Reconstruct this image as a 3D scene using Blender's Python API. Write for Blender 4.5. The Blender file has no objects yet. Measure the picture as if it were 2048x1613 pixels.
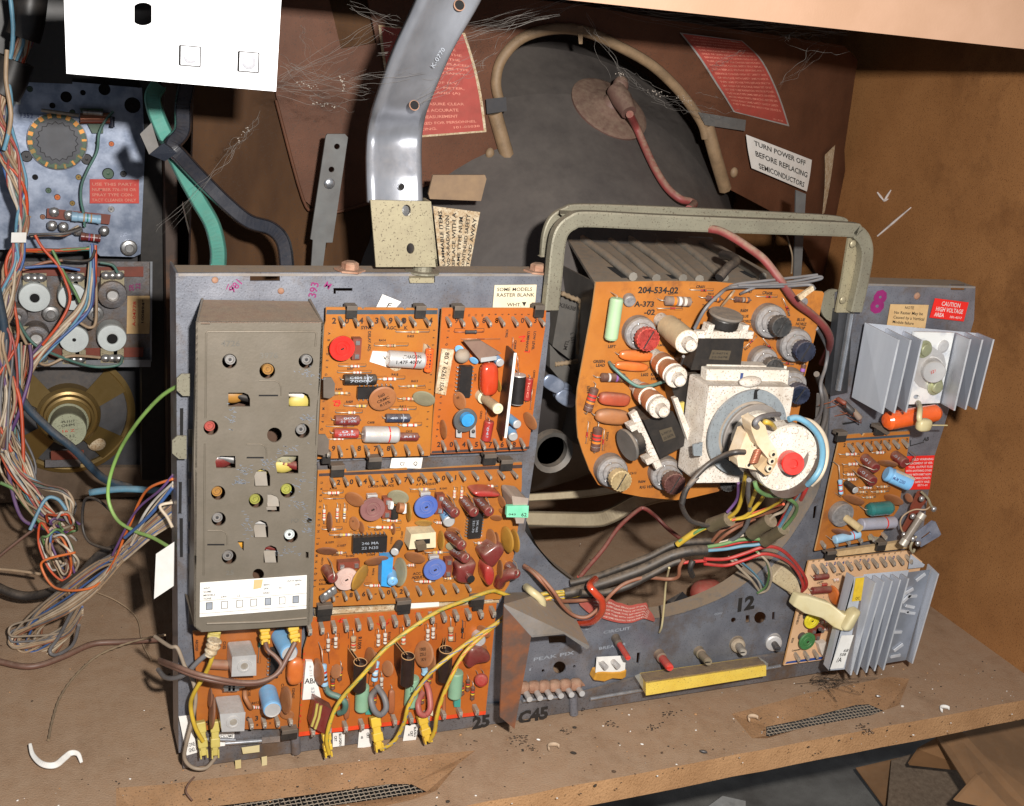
import bpy, math, random
from mathutils import Vector, Matrix
from mathutils.geometry import delaunay_2d_cdt
random.seed(7)
scene = bpy.context.scene
# ---------------------------------------------------------------- camera
F = 2350.0
_rx, _ry, _rz = .3311, -.4263, .1157
def _mat3(r): return Matrix(r)
from math import sin, cos, pi, radians, sqrt, acos
_R = (Matrix(((cos(_rz), -sin(_rz), 0), (sin(_rz), cos(_rz), 0), (0, 0, 1))) @
      Matrix(((1, 0, 0), (0, cos(_rx), -sin(_rx)), (0, sin(_rx), cos(_rx)))) @
      Matrix(((cos(_ry), 0, sin(_ry)), (0, 1, 0), (-sin(_ry), 0, cos(_ry)))))
def c2w(v):
    v = Vector(v)
    return Vector((_R.col[0].dot(v), _R.col[2].dot(v), -_R.col[1].dot(v)))
def ray(x, y): return c2w((x - 1024, y - 806, F))
_d0 = ray(365, 1538); _s = .35275343e-3
CAM = -_d0 * _s
RIGHT, DOWN, FWD = c2w((1, 0, 0)), c2w((0, 1, 0)), c2w((0, 0, 1))
cd = bpy.data.cameras.new('camera'); cam = bpy.data.objects.new('camera', cd)
scene.collection.objects.link(cam)
mw = Matrix.Identity(4)
for i in range(3):
    mw[i][0] = RIGHT[i]; mw[i][1] = -DOWN[i]; mw[i][2] = -FWD[i]; mw[i][3] = CAM[i]
cam.matrix_world = mw
cd.sensor_width = 36; cd.lens = F / 2048 * 36; cd.clip_start = .01; cd.clip_end = 50
scene.camera = cam
# ---------------------------------------------------------------- light
world = bpy.data.worlds.new('World'); scene.world = world; world.use_nodes = True
bg = world.node_tree.nodes['Background']
bg.inputs[0].default_value = (.80, .88, 1, 1); bg.inputs[1].default_value = .225
fl = bpy.data.lights.new('camera_flash', 'AREA'); fl.energy = 14.2; fl.size = .024; fl.size_y = .016; fl.shape = 'RECTANGLE'
fl.color = (1, .965, .92)
flo = bpy.data.objects.new('camera_flash', fl); scene.collection.objects.link(flo)
mf = mw.copy(); fp = CAM + RIGHT * .075 - DOWN * .055 - FWD * .01
for i in range(3): mf[i][3] = fp[i]
flo.matrix_world = mf
scene.view_settings.view_transform = 'Standard'; scene.view_settings.look = 'None'
scene.view_settings.exposure = 0; scene.view_settings.gamma = 1
# ---------------------------------------------------------------- pixel -> place
OX, OY, SC = 0., 0., 1.
CROPS = dict(f=(0, 0, 1), c1=(0, 0, 3.303), c2=(0, 440, 3.1025), c3=(520, 0, 2.987), c4=(980, 0, 2.844), c5=(330, 500, 2.068),
             c6=(620, 580, 4.18), c7=(610, 900, 4.357), c8=(330, 1200, 3.012), d1=(1080, 400, 3.012), d2=(1120, 560, 3.665),
             d3=(1340, 560, 3.667), d4=(1000, 960, 3.103), d5=(1640, 540, 4.48), d6=(1620, 850, 5.973), d7=(1560, 1090, 5.973),
             d8=(0, 940, 2.397), e1=(1000, 1300, 1.954), e2=(330, 1400, 2.56))
def crop(n):
    global OX, OY, SC
    OX, OY, SC = CROPS[n]
def R_(x, y): return ray(OX + x / SC, OY + y / SC)
def P(x, y, Y=0.):
    d = R_(x, y); return CAM + d * ((Y - CAM.y) / d.y)
def PZ(x, y, Z=0.):
    d = R_(x, y); return CAM + d * ((Z - CAM.z) / d.z)
def PX(x, y, X=0.):
    d = R_(x, y); return CAM + d * ((X - CAM.x) / d.x)
def mpx(x, y, Y=0.):
    "metres per pixel of the current view at that place"
    p = P(x, y, Y); return (p - CAM).dot(FWD) / F / SC
# ---------------------------------------------------------------- materials
MATS = {}
def nd(t, k, **kw):
    n = t.nodes.new(k)
    for a, b in kw.items(): setattr(n, a, b)
    return n
DUST = (.26, .19, .13)
def mat(name, col, rough=.5, metal=0., dust=.35, col2=None, scale=60., bump=.0, bscale=400., spec=.5, coat=0., dustcol=DUST, fac=(.35, .65), trans=0., detail=4., stain=None, dscale=190., speck=0., speckcol=(.05, .03, .02), stretch=None, alpha=1.):
    m = bpy.data.materials.new(name); m.use_nodes = True; t = m.node_tree
    b = t.nodes['Principled BSDF']; L = t.links.new
    b.inputs['Metallic'].default_value = metal
    b.inputs['Roughness'].default_value = rough
    b.inputs['Specular IOR Level'].default_value = spec
    b.inputs['Coat Weight'].default_value = coat
    b.inputs['Coat Roughness'].default_value = .15
    if trans: b.inputs['Transmission Weight'].default_value = trans
    if alpha < 1: b.inputs['Alpha'].default_value = alpha
    geo = nd(t, 'ShaderNodeNewGeometry')
    pos = geo.outputs['Position']
    if stretch:
        mp = nd(t, 'ShaderNodeMapping'); mp.inputs['Scale'].default_value = stretch; L(pos, mp.inputs['Vector']); pos = mp.outputs[0]
    n1 = nd(t, 'ShaderNodeTexNoise'); n1.inputs['Scale'].default_value = scale; n1.inputs['Detail'].default_value = detail; n1.inputs['Roughness'].default_value = .6
    L(pos, n1.inputs['Vector'])
    r1 = nd(t, 'ShaderNodeMapRange'); r1.inputs['From Min'].default_value = fac[0]; r1.inputs['From Max'].default_value = fac[1]
    L(n1.outputs[0], r1.inputs[0])
    mx = nd(t, 'ShaderNodeMix', data_type='RGBA')
    c2 = col2 or tuple(c * .72 for c in col)
    mx.inputs[6].default_value = (*col, 1); mx.inputs[7].default_value = (*c2, 1)
    L(r1.outputs[0], mx.inputs[0]); out = mx.outputs[2]
    if speck > 0:
        vn = nd(t, 'ShaderNodeTexNoise'); vn.inputs['Scale'].default_value = 900; vn.inputs['Detail'].default_value = 3
        L(geo.outputs['Position'], vn.inputs['Vector'])
        rr = nd(t, 'ShaderNodeMapRange'); rr.inputs['From Min'].default_value = .62 - .1 * speck; rr.inputs['From Max'].default_value = .68
        L(vn.outputs[0], rr.inputs[0])
        m3 = nd(t, 'ShaderNodeMix', data_type='RGBA'); m3.inputs[7].default_value = (*speckcol, 1)
        ml = nd(t, 'ShaderNodeMath', operation='MULTIPLY'); ml.inputs[1].default_value = .8; L(rr.outputs[0], ml.inputs[0])
        L(ml.outputs[0], m3.inputs[0]); L(out, m3.inputs[6]); out = m3.outputs[2]
    if stain:
        sn = nd(t, 'ShaderNodeTexNoise'); sn.inputs['Scale'].default_value = stain[1]; sn.inputs['Detail'].default_value = 8; sn.inputs['Roughness'].default_value = .7
        L(geo.outputs['Position'], sn.inputs['Vector']); sr = nd(t, 'ShaderNodeMapRange'); sr.inputs['From Min'].default_value = stain[2]; sr.inputs['From Max'].default_value = stain[2] + .14; sr.inputs['To Max'].default_value = stain[3]
        L(sn.outputs[0], sr.inputs[0]); sm = nd(t, 'ShaderNodeMix', data_type='RGBA'); sm.inputs[7].default_value = (*stain[0], 1); L(sr.outputs[0], sm.inputs[0]); L(out, sm.inputs[6]); out = sm.outputs[2]
    if dust > 0:
        sx = nd(t, 'ShaderNodeSeparateXYZ'); L(geo.outputs['Normal'], sx.inputs[0])
        up = nd(t, 'ShaderNodeMapRange'); up.inputs['From Min'].default_value = -.1; up.inputs['From Max'].default_value = .75
        up.inputs['To Min'].default_value = .16; up.inputs['To Max'].default_value = 1.5
        L(sx.outputs[2], up.inputs[0])
        n2 = nd(t, 'ShaderNodeTexNoise'); n2.inputs['Scale'].default_value = dscale; n2.inputs['Detail'].default_value = 5; n2.inputs['Roughness'].default_value = .75
        L(geo.outputs['Position'], n2.inputs['Vector'])
        r2 = nd(t, 'ShaderNodeMapRange'); r2.inputs['From Min'].default_value = .3; r2.inputs['From Max'].default_value = .72; r2.inputs['To Min'].default_value = .15
        L(n2.outputs[0], r2.inputs[0])
        ma = nd(t, 'ShaderNodeMath', operation='MULTIPLY'); L(up.outputs[0], ma.inputs[0]); L(r2.outputs[0], ma.inputs[1])
        mb = nd(t, 'ShaderNodeMath', operation='MULTIPLY', use_clamp=True); L(ma.outputs[0], mb.inputs[0]); mb.inputs[1].default_value = dust * 1.6
        m2 = nd(t, 'ShaderNodeMix', data_type='RGBA'); m2.inputs[7].default_value = (*dustcol, 1)
        L(mb.outputs[0], m2.inputs[0]); L(out, m2.inputs[6]); out = m2.outputs[2]
        ra = nd(t, 'ShaderNodeMapRange'); ra.inputs['To Min'].default_value = rough; ra.inputs['To Max'].default_value = .95
        L(mb.outputs[0], ra.inputs[0]); L(ra.outputs[0], b.inputs['Roughness'])
        if metal:
            rm = nd(t, 'ShaderNodeMapRange'); rm.inputs['To Min'].default_value = metal; rm.inputs['To Max'].default_value = 0
            L(mb.outputs[0], rm.inputs[0]); L(rm.outputs[0], b.inputs['Metallic'])
    L(out, b.inputs['Base Color'])
    if bump > 0:
        nb = nd(t, 'ShaderNodeTexNoise'); nb.inputs['Scale'].default_value = bscale; nb.inputs['Detail'].default_value = 4
        L(geo.outputs['Position'], nb.inputs['Vector'])
        bp = nd(t, 'ShaderNodeBump'); bp.inputs['Strength'].default_value = bump; bp.inputs['Distance'].default_value = .001
        L(nb.outputs[0], bp.inputs['Height']); L(bp.outputs[0], b.inputs['Normal'])
    MATS[name] = m
    return m
m_ = mat
m_('floorboard', (.34, .21, .125), .9, 0, .5, (.25, .15, .088), 14, .5, 700, .2, stain=((.15, .10, .06), 17, .56, .7), dscale=60., dustcol=(.345, .235, .155), speck=.35)
m_('rawboard', (.50, .28, .135), .85, 0, .1, (.40, .215, .10), 30, .7, 500, .2, speck=.3, speckcol=(.2, .09, .03))
m_('sidewood', (.33, .15, .052), .55, 0, .1, (.255, .11, .036), 16, .3, 900, .35, speck=.55, speckcol=(.10, .035, .01), stain=((.12, .045, .014), 9, .52, .6), detail=10, fac=(.3, .7))
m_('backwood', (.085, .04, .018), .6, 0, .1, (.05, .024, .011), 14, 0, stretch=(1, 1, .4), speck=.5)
m_('topboard', (.46, .28, .185), .6, 0, .0, (.41, .245, .155), 20, .1, 700)
m_('ground', (.22, .21, .19), .9, 0, 0, (.10, .09, .08), 12, speck=.3)
m_('cardboard', (.34, .17, .07), .85, 0, .1, (.2, .1, .04), 12, .1, 300)
m_('zinc', (.30, .315, .36), .36, .55, .16, (.17, .18, .215), 38, .12, 700, fac=(.32, .68), detail=9, speck=.35, speckcol=(.09, .09, .10), stain=((.17, .12, .085), 22, .52, .75))
m_('zinc_dirty', (.22, .22, .24), .4, .5, .3, (.11, .105, .11), 30, .15, 500, fac=(.3, .7), detail=9, speck=.4, speckcol=(.07, .06, .06), stain=((.15, .09, .05), 26, .50, .8))
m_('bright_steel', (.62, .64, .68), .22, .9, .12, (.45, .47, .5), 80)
m_('spangle', (.38, .43, .54), .33, .5, .06, (.19, .23, .32), 55, .05, 300, fac=(.38, .62), detail=6)
m_('aluminium', (.58, .61, .67), .42, .3, .14, (.50, .53, .59), 60, stretch=(1, 1, .08))
m_('rust', (.27, .12, .07), .85, .1, .3, (.42, .24, .16), 120, .5, 800)
m_('rusty_steel', (.17, .10, .075), .5, .4, .2, (.34, .12, .05), 40, .2, 500, fac=(.42, .6))
m_('olive_steel', (.26, .245, .18), .4, .3, .25, (.21, .195, .145), 40, .1, 600, speck=.05)
m_('brass_steel', (.40, .35, .225), .42, .35, .1, (.34, .29, .19), 60, .05, 600, speck=.08)
m_('tin_brown', (.175, .150, .118), .42, .25, .2, (.15, .128, .098), 50, .1, 700)
m_('paint_scratch', (.32, .36, .43), .4, .5, 0, None, 200)
m_('tan_label', (.55, .36, .17), .7, 0, .1)
m_('white', (.82, .81, .78), .5, 0, .1, (.74, .72, .68), 50)
m_('panel_white', (.9, .9, .92), .4, 0, 0, (.86, .86, .88), 30)
m_('dirty_white', (.72, .67, .60), .55, 0, .35, (.55, .48, .40), 70, .15, 500, speck=.55, speckcol=(.16, .09, .05))
m_('cream', (.70, .62, .42), .5, 0, .2, (.60, .50, .32), 80)
m_('paper', (.80, .78, .74), .8, 0, .06, (.72, .69, .64), 60)
m_('oldpaper', (.62, .53, .38), .85, 0, .12, (.42, .29, .16), 200, speck=.9, speckcol=(.2, .1, .04))
m_('paper_cream', (.72, .64, .46), .8, 0, .05, (.66, .56, .38), 60)
m_('manila', (.62, .42, .20), .75, 0, .08, (.52, .33, .15), 60)
m_('red_label', (.62, .055, .035), .55, 0, .1, (.50, .04, .03), 60)
m_('red_faded', (.40, .055, .042), .6, 0, .2, (.31, .045, .033), 50)
m_('red_caution', (.78, .02, .015), .45, 0, .03, (.68, .02, .015), 40)
m_('ink', (.012, .011, .011), .6, 0, .1)
m_('ink_brown', (.032, .014, .009), .6, 0, .0)
m_('ink_pink', (.75, .28, .2), .6, 0, .0)
m_('ink_white', (.8, .72, .68), .6, 0, .0)
m_('ink_tan', (.66, .48, .40), .6, 0, .0)
m_('ink_purple', (.26, .015, .13), .6, 0, .0)
m_('ink_red', (.62, .03, .012), .6, 0, .0)
m_('ink_grey', (.42, .45, .5), .5, .3, .0)
m_('ink_blue', (.05, .08, .22), .6, 0, .0)
m_('pcb', (.42, .155, .018), .38, 0, .12, (.34, .105, .018), 24, .05, 400, fac=(.3, .7), detail=7, stain=((.24, .075, .018), 55, .56, .55))
m_('pcb_red', (.45, .12, .014), .38, 0, .1, (.36, .082, .013), 24, .05, 400, fac=(.3, .7), detail=7, stain=((.26, .06, .014), 55, .56, .55))
m_('pcb_dark', (.38, .115, .017), .45, 0, .14, (.27, .072, .011), 24, .05, 400, fac=(.35, .7), detail=5)
m_('pcb_amber', (.43, .155, .025), .4, 0, .12, (.35, .115, .018), 28, .05, 400, stain=((.16, .055, .02), 32, .56, .75))
m_('pcb_cream', (.72, .46, .27), .5, 0, .08, (.62, .38, .21), 30, .05, 400)
m_('pcb_edge', (.62, .33, .12), .8, 0, .2)
m_('stripe_navy', (.04, .065, .09), .5, 0, .15)
m_('stripe_black', (.05, .03, .03), .5, 0, .15)
m_('stripe_red', (.75, .06, .012), .5, 0, .05)
m_('stripe_blue', (.02, .07, .28), .5, 0, .05)
m_('black', (.014, .013, .014), .35, 0, .1)
m_('black_plastic', (.016, .015, .015), .4, 0, .14)
m_('void', (.008, .007, .007), .9, 0, 0)
m_('charcoal', (.035, .035, .04), .5, 0, .12)
m_('darkmetal', (.06, .065, .075), .4, .5, .2)
m_('dkblue', (.018, .028, .06), .4, 0, .25)
m_('brown_cap', (.17, .018, .018), .25, 0, .26, (.13, .015, .015), 80, coat=.4)
m_('red_cap', (.36, .024, .02), .22, 0, .22, (.34, .02, .018), 80, coat=.5)
m_('red_gloss', (.55, .055, .015), .15, 0, .08, (.46, .04, .012), 60, coat=.8)
m_('orange_cap', (.62, .16, .03), .3, 0, .12, (.52, .12, .02), 60, coat=.3)
m_('orange_gloss', (.85, .13, .02), .2, 0, .06, (.72, .1, .015), 60, coat=.6)
m_('disc', (.36, .14, .05), .45, 0, .2, (.29, .105, .04), 90)
m_('disc_brown', (.30, .12, .06), .5, 0, .3, (.24, .09, .045), 90)
m_('mustard', (.48, .25, .04), .4, 0, .12, (.38, .19, .03), 80)
m_('olive', (.30, .28, .18), .5, 0, .25, (.24, .22, .14), 80)
m_('res_tan', (.52, .38, .22), .5, 0, .15)
m_('res_white', (.72, .64, .55), .5, 0, .1)
m_('res_brown', (.13, .055, .04), .45, 0, .2)
m_('res_blue', (.36, .60, .80), .4, 0, .12)
m_('blue_cap', (.20, .47, .75), .28, 0, .15, (.16, .4, .68), 60)
m_('blue_bright', (.04, .34, .72), .35, 0, .1)
m_('blue_trim', (.09, .15, .42), .45, 0, .24, (.05, .11, .4), 60)
m_('purple_trim', (.24, .10, .095), .5, 0, .2)
m_('pink_trim', (.62, .43, .37), .5, 0, .18)
m_('red_trim', (.66, .024, .018), .3, 0, .08, (.56, .018, .013), 60)
m_('red_knob', (.72, .07, .055), .5, 0, .25)
m_('maroon_knob', (.16, .055, .05), .5, 0, .3)
m_('blue_knob', (.03, .045, .095), .5, 0, .22)
m_('grey_knob', (.07, .075, .08), .5, 0, .3)
m_('cream_knob', (.66, .50, .26), .5, 0, .2)
m_('pot_grey', (.17, .165, .17), .45, .25, .45, (.28, .27, .27), 300, .3, 600)
m_('green_cap', (.25, .43, .28), .4, 0, .18, (.2, .37, .24), 60)
m_('green_res', (.36, .52, .30), .5, 0, .12, (.32, .46, .27), 80)
m_('teal', (.02, .16, .15), .18, 0, .06, coat=.7)
m_('teal_flat', (.05, .30, .24), .4, 0, .12, (.04, .25, .2), 30)
m_('silver_can', (.68, .67, .66), .28, .45, .28, (.55, .54, .53), 60)
m_('solder', (.60, .60, .60), .28, .85, .12, (.42, .41, .4), 200)
m_('pin', (.50, .46, .39), .35, .45, .25, (.38, .33, .27), 200)
m_('lead', (.55, .47, .38), .35, .7, .1)
m_('copper', (.55, .22, .09), .4, .5, .25, (.42, .15, .06), 120, stretch=(.3, 4, .3))
m_('copper_wire', (.45, .16, .09), .35, .5, .1)
m_('phenolic', (.20, .035, .018), .5, 0, .15, (.15, .03, .015), 60)
m_('band_red', (.65, .03, .02), .5, 0, .08)
m_('band_yellow', (.78, .52, .03), .5, 0, .05)
m_('band_orange', (.75, .22, .02), .5, 0, .05)
m_('band_violet', (.3, .12, .4), .5, 0, .05)
m_('band_black', (.02, .02, .02), .5, 0, .05)
m_('band_white', (.75, .75, .72), .5, 0, .05)
m_('band_brown', (.2, .07, .03), .5, 0, .05)
m_('yellow', (.68, .45, .03), .38, 0, .14, (.58, .35, .02), 60)
m_('yellow_bar', (.86, .62, .10), .4, 0, .32, (.8, .54, .07), 60, speck=.12)
m_('yellow_old', (.52, .42, .10), .45, 0, .15, (.44, .35, .08), 80)
m_('amber', (.66, .32, .04), .3, 0, .1)
m_('nylon', (.62, .55, .33), .35, 0, .12, (.52, .42, .2), 40)
m_('shieldbrown', (.125, .048, .024), .6, 0, .08, (.075, .028, .014), 20, .15, 900, speck=.35, fac=(.35, .7), detail=7, spec=.25)
m_('shieldtrim', (.24, .155, .085), .6, 0, .2, (.17, .11, .06), 90, .2, 500)
m_('aquadag', (.066, .058, .056), .42, 0, .30, (.048, .042, .040), 8, .02, 900, dscale=14., dustcol=(.13, .11, .095), fac=(.2, .8))
m_('capred', (.13, .065, .052), .55, 0, .3, (.10, .05, .042), 60)
m_('flapbrown', (.28, .18, .10), .7, 0, .2, (.2, .13, .08), 60)
m_('gold', (.25, .165, .055), .33, .6, .1, (.25, .16, .05), 30)
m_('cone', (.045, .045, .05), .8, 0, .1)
m_('greywhite', (.62, .67, .66), .45, .1, .2, (.54, .58, .58), 60)
m_('strapgrey', (.13, .135, .135), .5, .3, .2, (.1, .1, .1), 60)
m_('strapblack', (.018, .022, .032), .25, 0, .05, (.014, .017, .026), 40)
m_('strapcream', (.58, .50, .34), .5, 0, .3, (.5, .42, .28), 40)
m_('clear', (.55, .55, .5), .12, 0, .2, alpha=.35)
m_('web', (.22, .20, .18), .8, 0, 0)
m_('dustclump', (.36, .31, .26), .95, 0, 0)
m_('bluegrey_ring', (.34, .38, .40), .4, .3, .18, (.26, .29, .31), 80, speck=.2)
m_('glass_neck', (.075, .045, .035), .2, 0, .3, (.12, .10, .09), 50)
m_('oldwire', (.34, .29, .23), .6, .2, .3)
m_('paper_grey', (.35, .35, .34), .8, 0, .1)
m_('zinc_dusty', (.27, .26, .26), .5, .3, .75, (.2, .18, .16), 40, .15, 500, detail=6)
m_('tab_brown', (.13, .105, .085), .6, .2, .2)
m_('arm_steel', (.42, .44, .49), .3, .6, .14, (.27, .28, .31), 30, .03, 300, stretch=(1, 1, .2))
m_('hv_red', (.24, .035, .035), .5, 0, .5, (.17, .025, .028), 60, .1, 500)
m_('label_grey', (.32, .29, .27), .7, 0, .1)
m_('lime', (.3, .75, .05), .5, 0, 0)
m_('cage_dust', (.24, .225, .195), .7, .15, .6, (.15, .14, .12), 60, .2, 600)
m_('cage_side', (.12, .115, .105), .5, .3, .25, (.09, .085, .08), 40)
m_('rope', (.24, .17, .1), .9, 0, .3)
m_('dusty_module', (.20, .115, .085), .8, 0, .5)
m_('slider', (.10, .07, .04), .5, 0, .3)
m_('can_beige', (.44, .35, .29), .5, .2, .3, (.36, .29, .24), 80)
m_('mint', (.22, .66, .42), .5, 0, .15, (.16, .56, .34), 80)
m_('tube_black', (.022, .010, .009), .3, 0, .15)
m_('orange_brown', (.36, .11, .04), .45, 0, .2)
m_('olive_yel', (.30, .30, .06), .4, 0, .1)
m_('tab_tin', (.22, .20, .17), .4, .4, .2)
m_('cover_top', (.20, .155, .12), .75, .1, .5, (.24, .14, .10), 60, .2, 700, fac=(.4, .62))
m_('emb_text', (.17, .155, .13), .5, .2, .1)
m_('res_dusty', (.22, .15, .12), .8, 0, .5)
m_('red_cap_flat', (.42, .07, .03), .4, 0, .25)
m_('stamp', (.08, .06, .035), .7, 0, .1)
m_('pot_dust_dark', (.13, .12, .11), .8, .1, .4)
m_('white_speck', (.68, .64, .56), .5, 0, .22, (.62, .55, .46), 50, .08, 500, speck=.4, speckcol=(.2, .13, .08))
m_('glass_dusty', (.22, .20, .185), .5, 0, .3)
m_('neck_brown', (.10, .065, .055), .3, 0, .3, (.2, .16, .14), 40)
m_('lever_cream', (.66, .56, .42), .5, 0, .2, (.56, .42, .26), 70)
m_('lever_tan', (.52, .38, .22), .5, 0, .25, (.4, .26, .13), 70)
m_('paste_white', (.78, .78, .76), .55, .05, .12, (.50, .53, .58), 40, fac=(.45, .6))
m_('alu_edge', (.80, .82, .86), .35, .4, .05)
m_('alu_smooth', (.40, .43, .49), .3, .6, .15, (.30, .33, .38), 45)
m_('nut_yellow', (.50, .52, .32), .35, .5, .15)
m_('grey_cap', (.42, .42, .50), .3, .2, .2, (.36, .36, .43), 60)
m_('oldpaper_light', (.62, .55, .45), .85, 0, .1, (.52, .43, .32), 100, speck=.5, speckcol=(.3, .2, .12))
m_('pcb_edge_light', (.60, .42, .22), .8, 0, .2, (.5, .33, .16), 200)
m_('glass_dim', (.30, .26, .22), .15, 0, .35, alpha=.75)
m_('yellow_trim', (.80, .66, .03), .4, 0, .08)
m_('green_trim', (.05, .20, .06), .4, 0, .12)
m_('nylon_old', (.50, .42, .26), .45, 0, .4, (.36, .27, .15), 50, .1, 400, speck=.3)
m_('bar_dust', (.20, .13, .08), .95, 0, .3, (.34, .23, .10), 90, .5, 500, speck=.6, speckcol=(.1, .05, .03))
m_('red_shaft', (.62, .04, .03), .45, 0, .2)
m_('nylon_dirty', (.20, .17, .10), .7, 0, .6)
m_('dirty_nut', (.45, .38, .28), .7, .2, .5, (.3, .24, .17), 200, .4, 700)
m_('slotwood', (.40, .225, .115), .85, 0, .12, (.29, .155, .072), 30, .4, 500, .2, speck=.3)
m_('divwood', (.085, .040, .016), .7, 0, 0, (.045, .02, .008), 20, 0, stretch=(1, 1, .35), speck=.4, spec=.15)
m_('darkwood', (.12, .075, .045), .8, 0, .4, (.08, .05, .03), 40)
m_('darkrust', (.05, .028, .02), .5, .1, .2, (.16, .06, .02), 26, fac=(.55, .7))
m_('greenish', (.06, .12, .07), .4, 0, .1)
m_('wheelgrey', (.085, .09, .105), .5, .1, .15)
m_('copper_pad', (.75, .32, .06), .35, .3, .05)
m_('ink_redtan', (.72, .28, .2), .6, 0, 0)
m_('bright_steel2', (.42, .44, .48), .3, .7, .2, (.32, .34, .37), 60)
m_('cone_grey', (.085, .085, .09), .9, 0, .2, (.06, .06, .065), 60)
m_('magnet', (.34, .36, .24), .5, .2, .2, (.28, .3, .2), 90, speck=.3)
m_('strapteal', (.09, .33, .27), .35, 0, .1, (.07, .27, .22), 30)
m_('clampgrey', (.16, .155, .15), .7, 0, .3)
m_('w_dkteal', (.025, .06, .10), .4, 0, .3)
m_('w_greytan', (.34, .27, .20), .5, 0, .3)
m_('w_blackdust', (.018, .017, .017), .42, 0, .28)
m_('w_copper', (.30, .11, .06), .45, 0, .25)
m_('w_charcoal', (.075, .07, .07), .5, 0, .4)
m_('sleeve_olive', (.11, .09, .05), .4, 0, .35)
m_('flake', (.55, .40, .27), .7, 0, 0)
m_('crumb_dark', (.04, .03, .022), .9, 0, 0)
m_('fastener', (.62, .62, .66), .3, .2, 0)
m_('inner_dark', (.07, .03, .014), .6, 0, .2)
m_('crumb_brown', (.10, .06, .035), .9, 0, 0)
m_('slug_grey', (.30, .29, .28), .35, .3, .25)
m_('slug_amber', (.36, .17, .03), .4, 0, .25)
m_('slug_red', (.34, .05, .04), .4, 0, .3)
WC = dict(w_black=(.02, .02, .022), w_grey=(.16, .16, .17), w_tan=(.46, .32, .20), w_beige=(.66, .54, .40), w_blue=(.05, .14, .38), w_sky=(.15, .36, .50),
          w_red=(.55, .03, .03), w_dred=(.19, .03, .028), w_orange=(.72, .16, .03), w_orangered=(.66, .08, .02), w_yellow=(.62, .41, .035), w_green=(.14, .30, .10), w_lime=(.28, .50, .12),
          w_violet=(.13, .06, .2), w_brown=(.16, .075, .055), w_rust=(.34, .14, .08), w_white=(.62, .58, .52), w_teal=(.08, .2, .17), w_pinkred=(.45, .09, .08))
for k, c in WC.items(): m_(k, c, .4, 0, .2)
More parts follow.
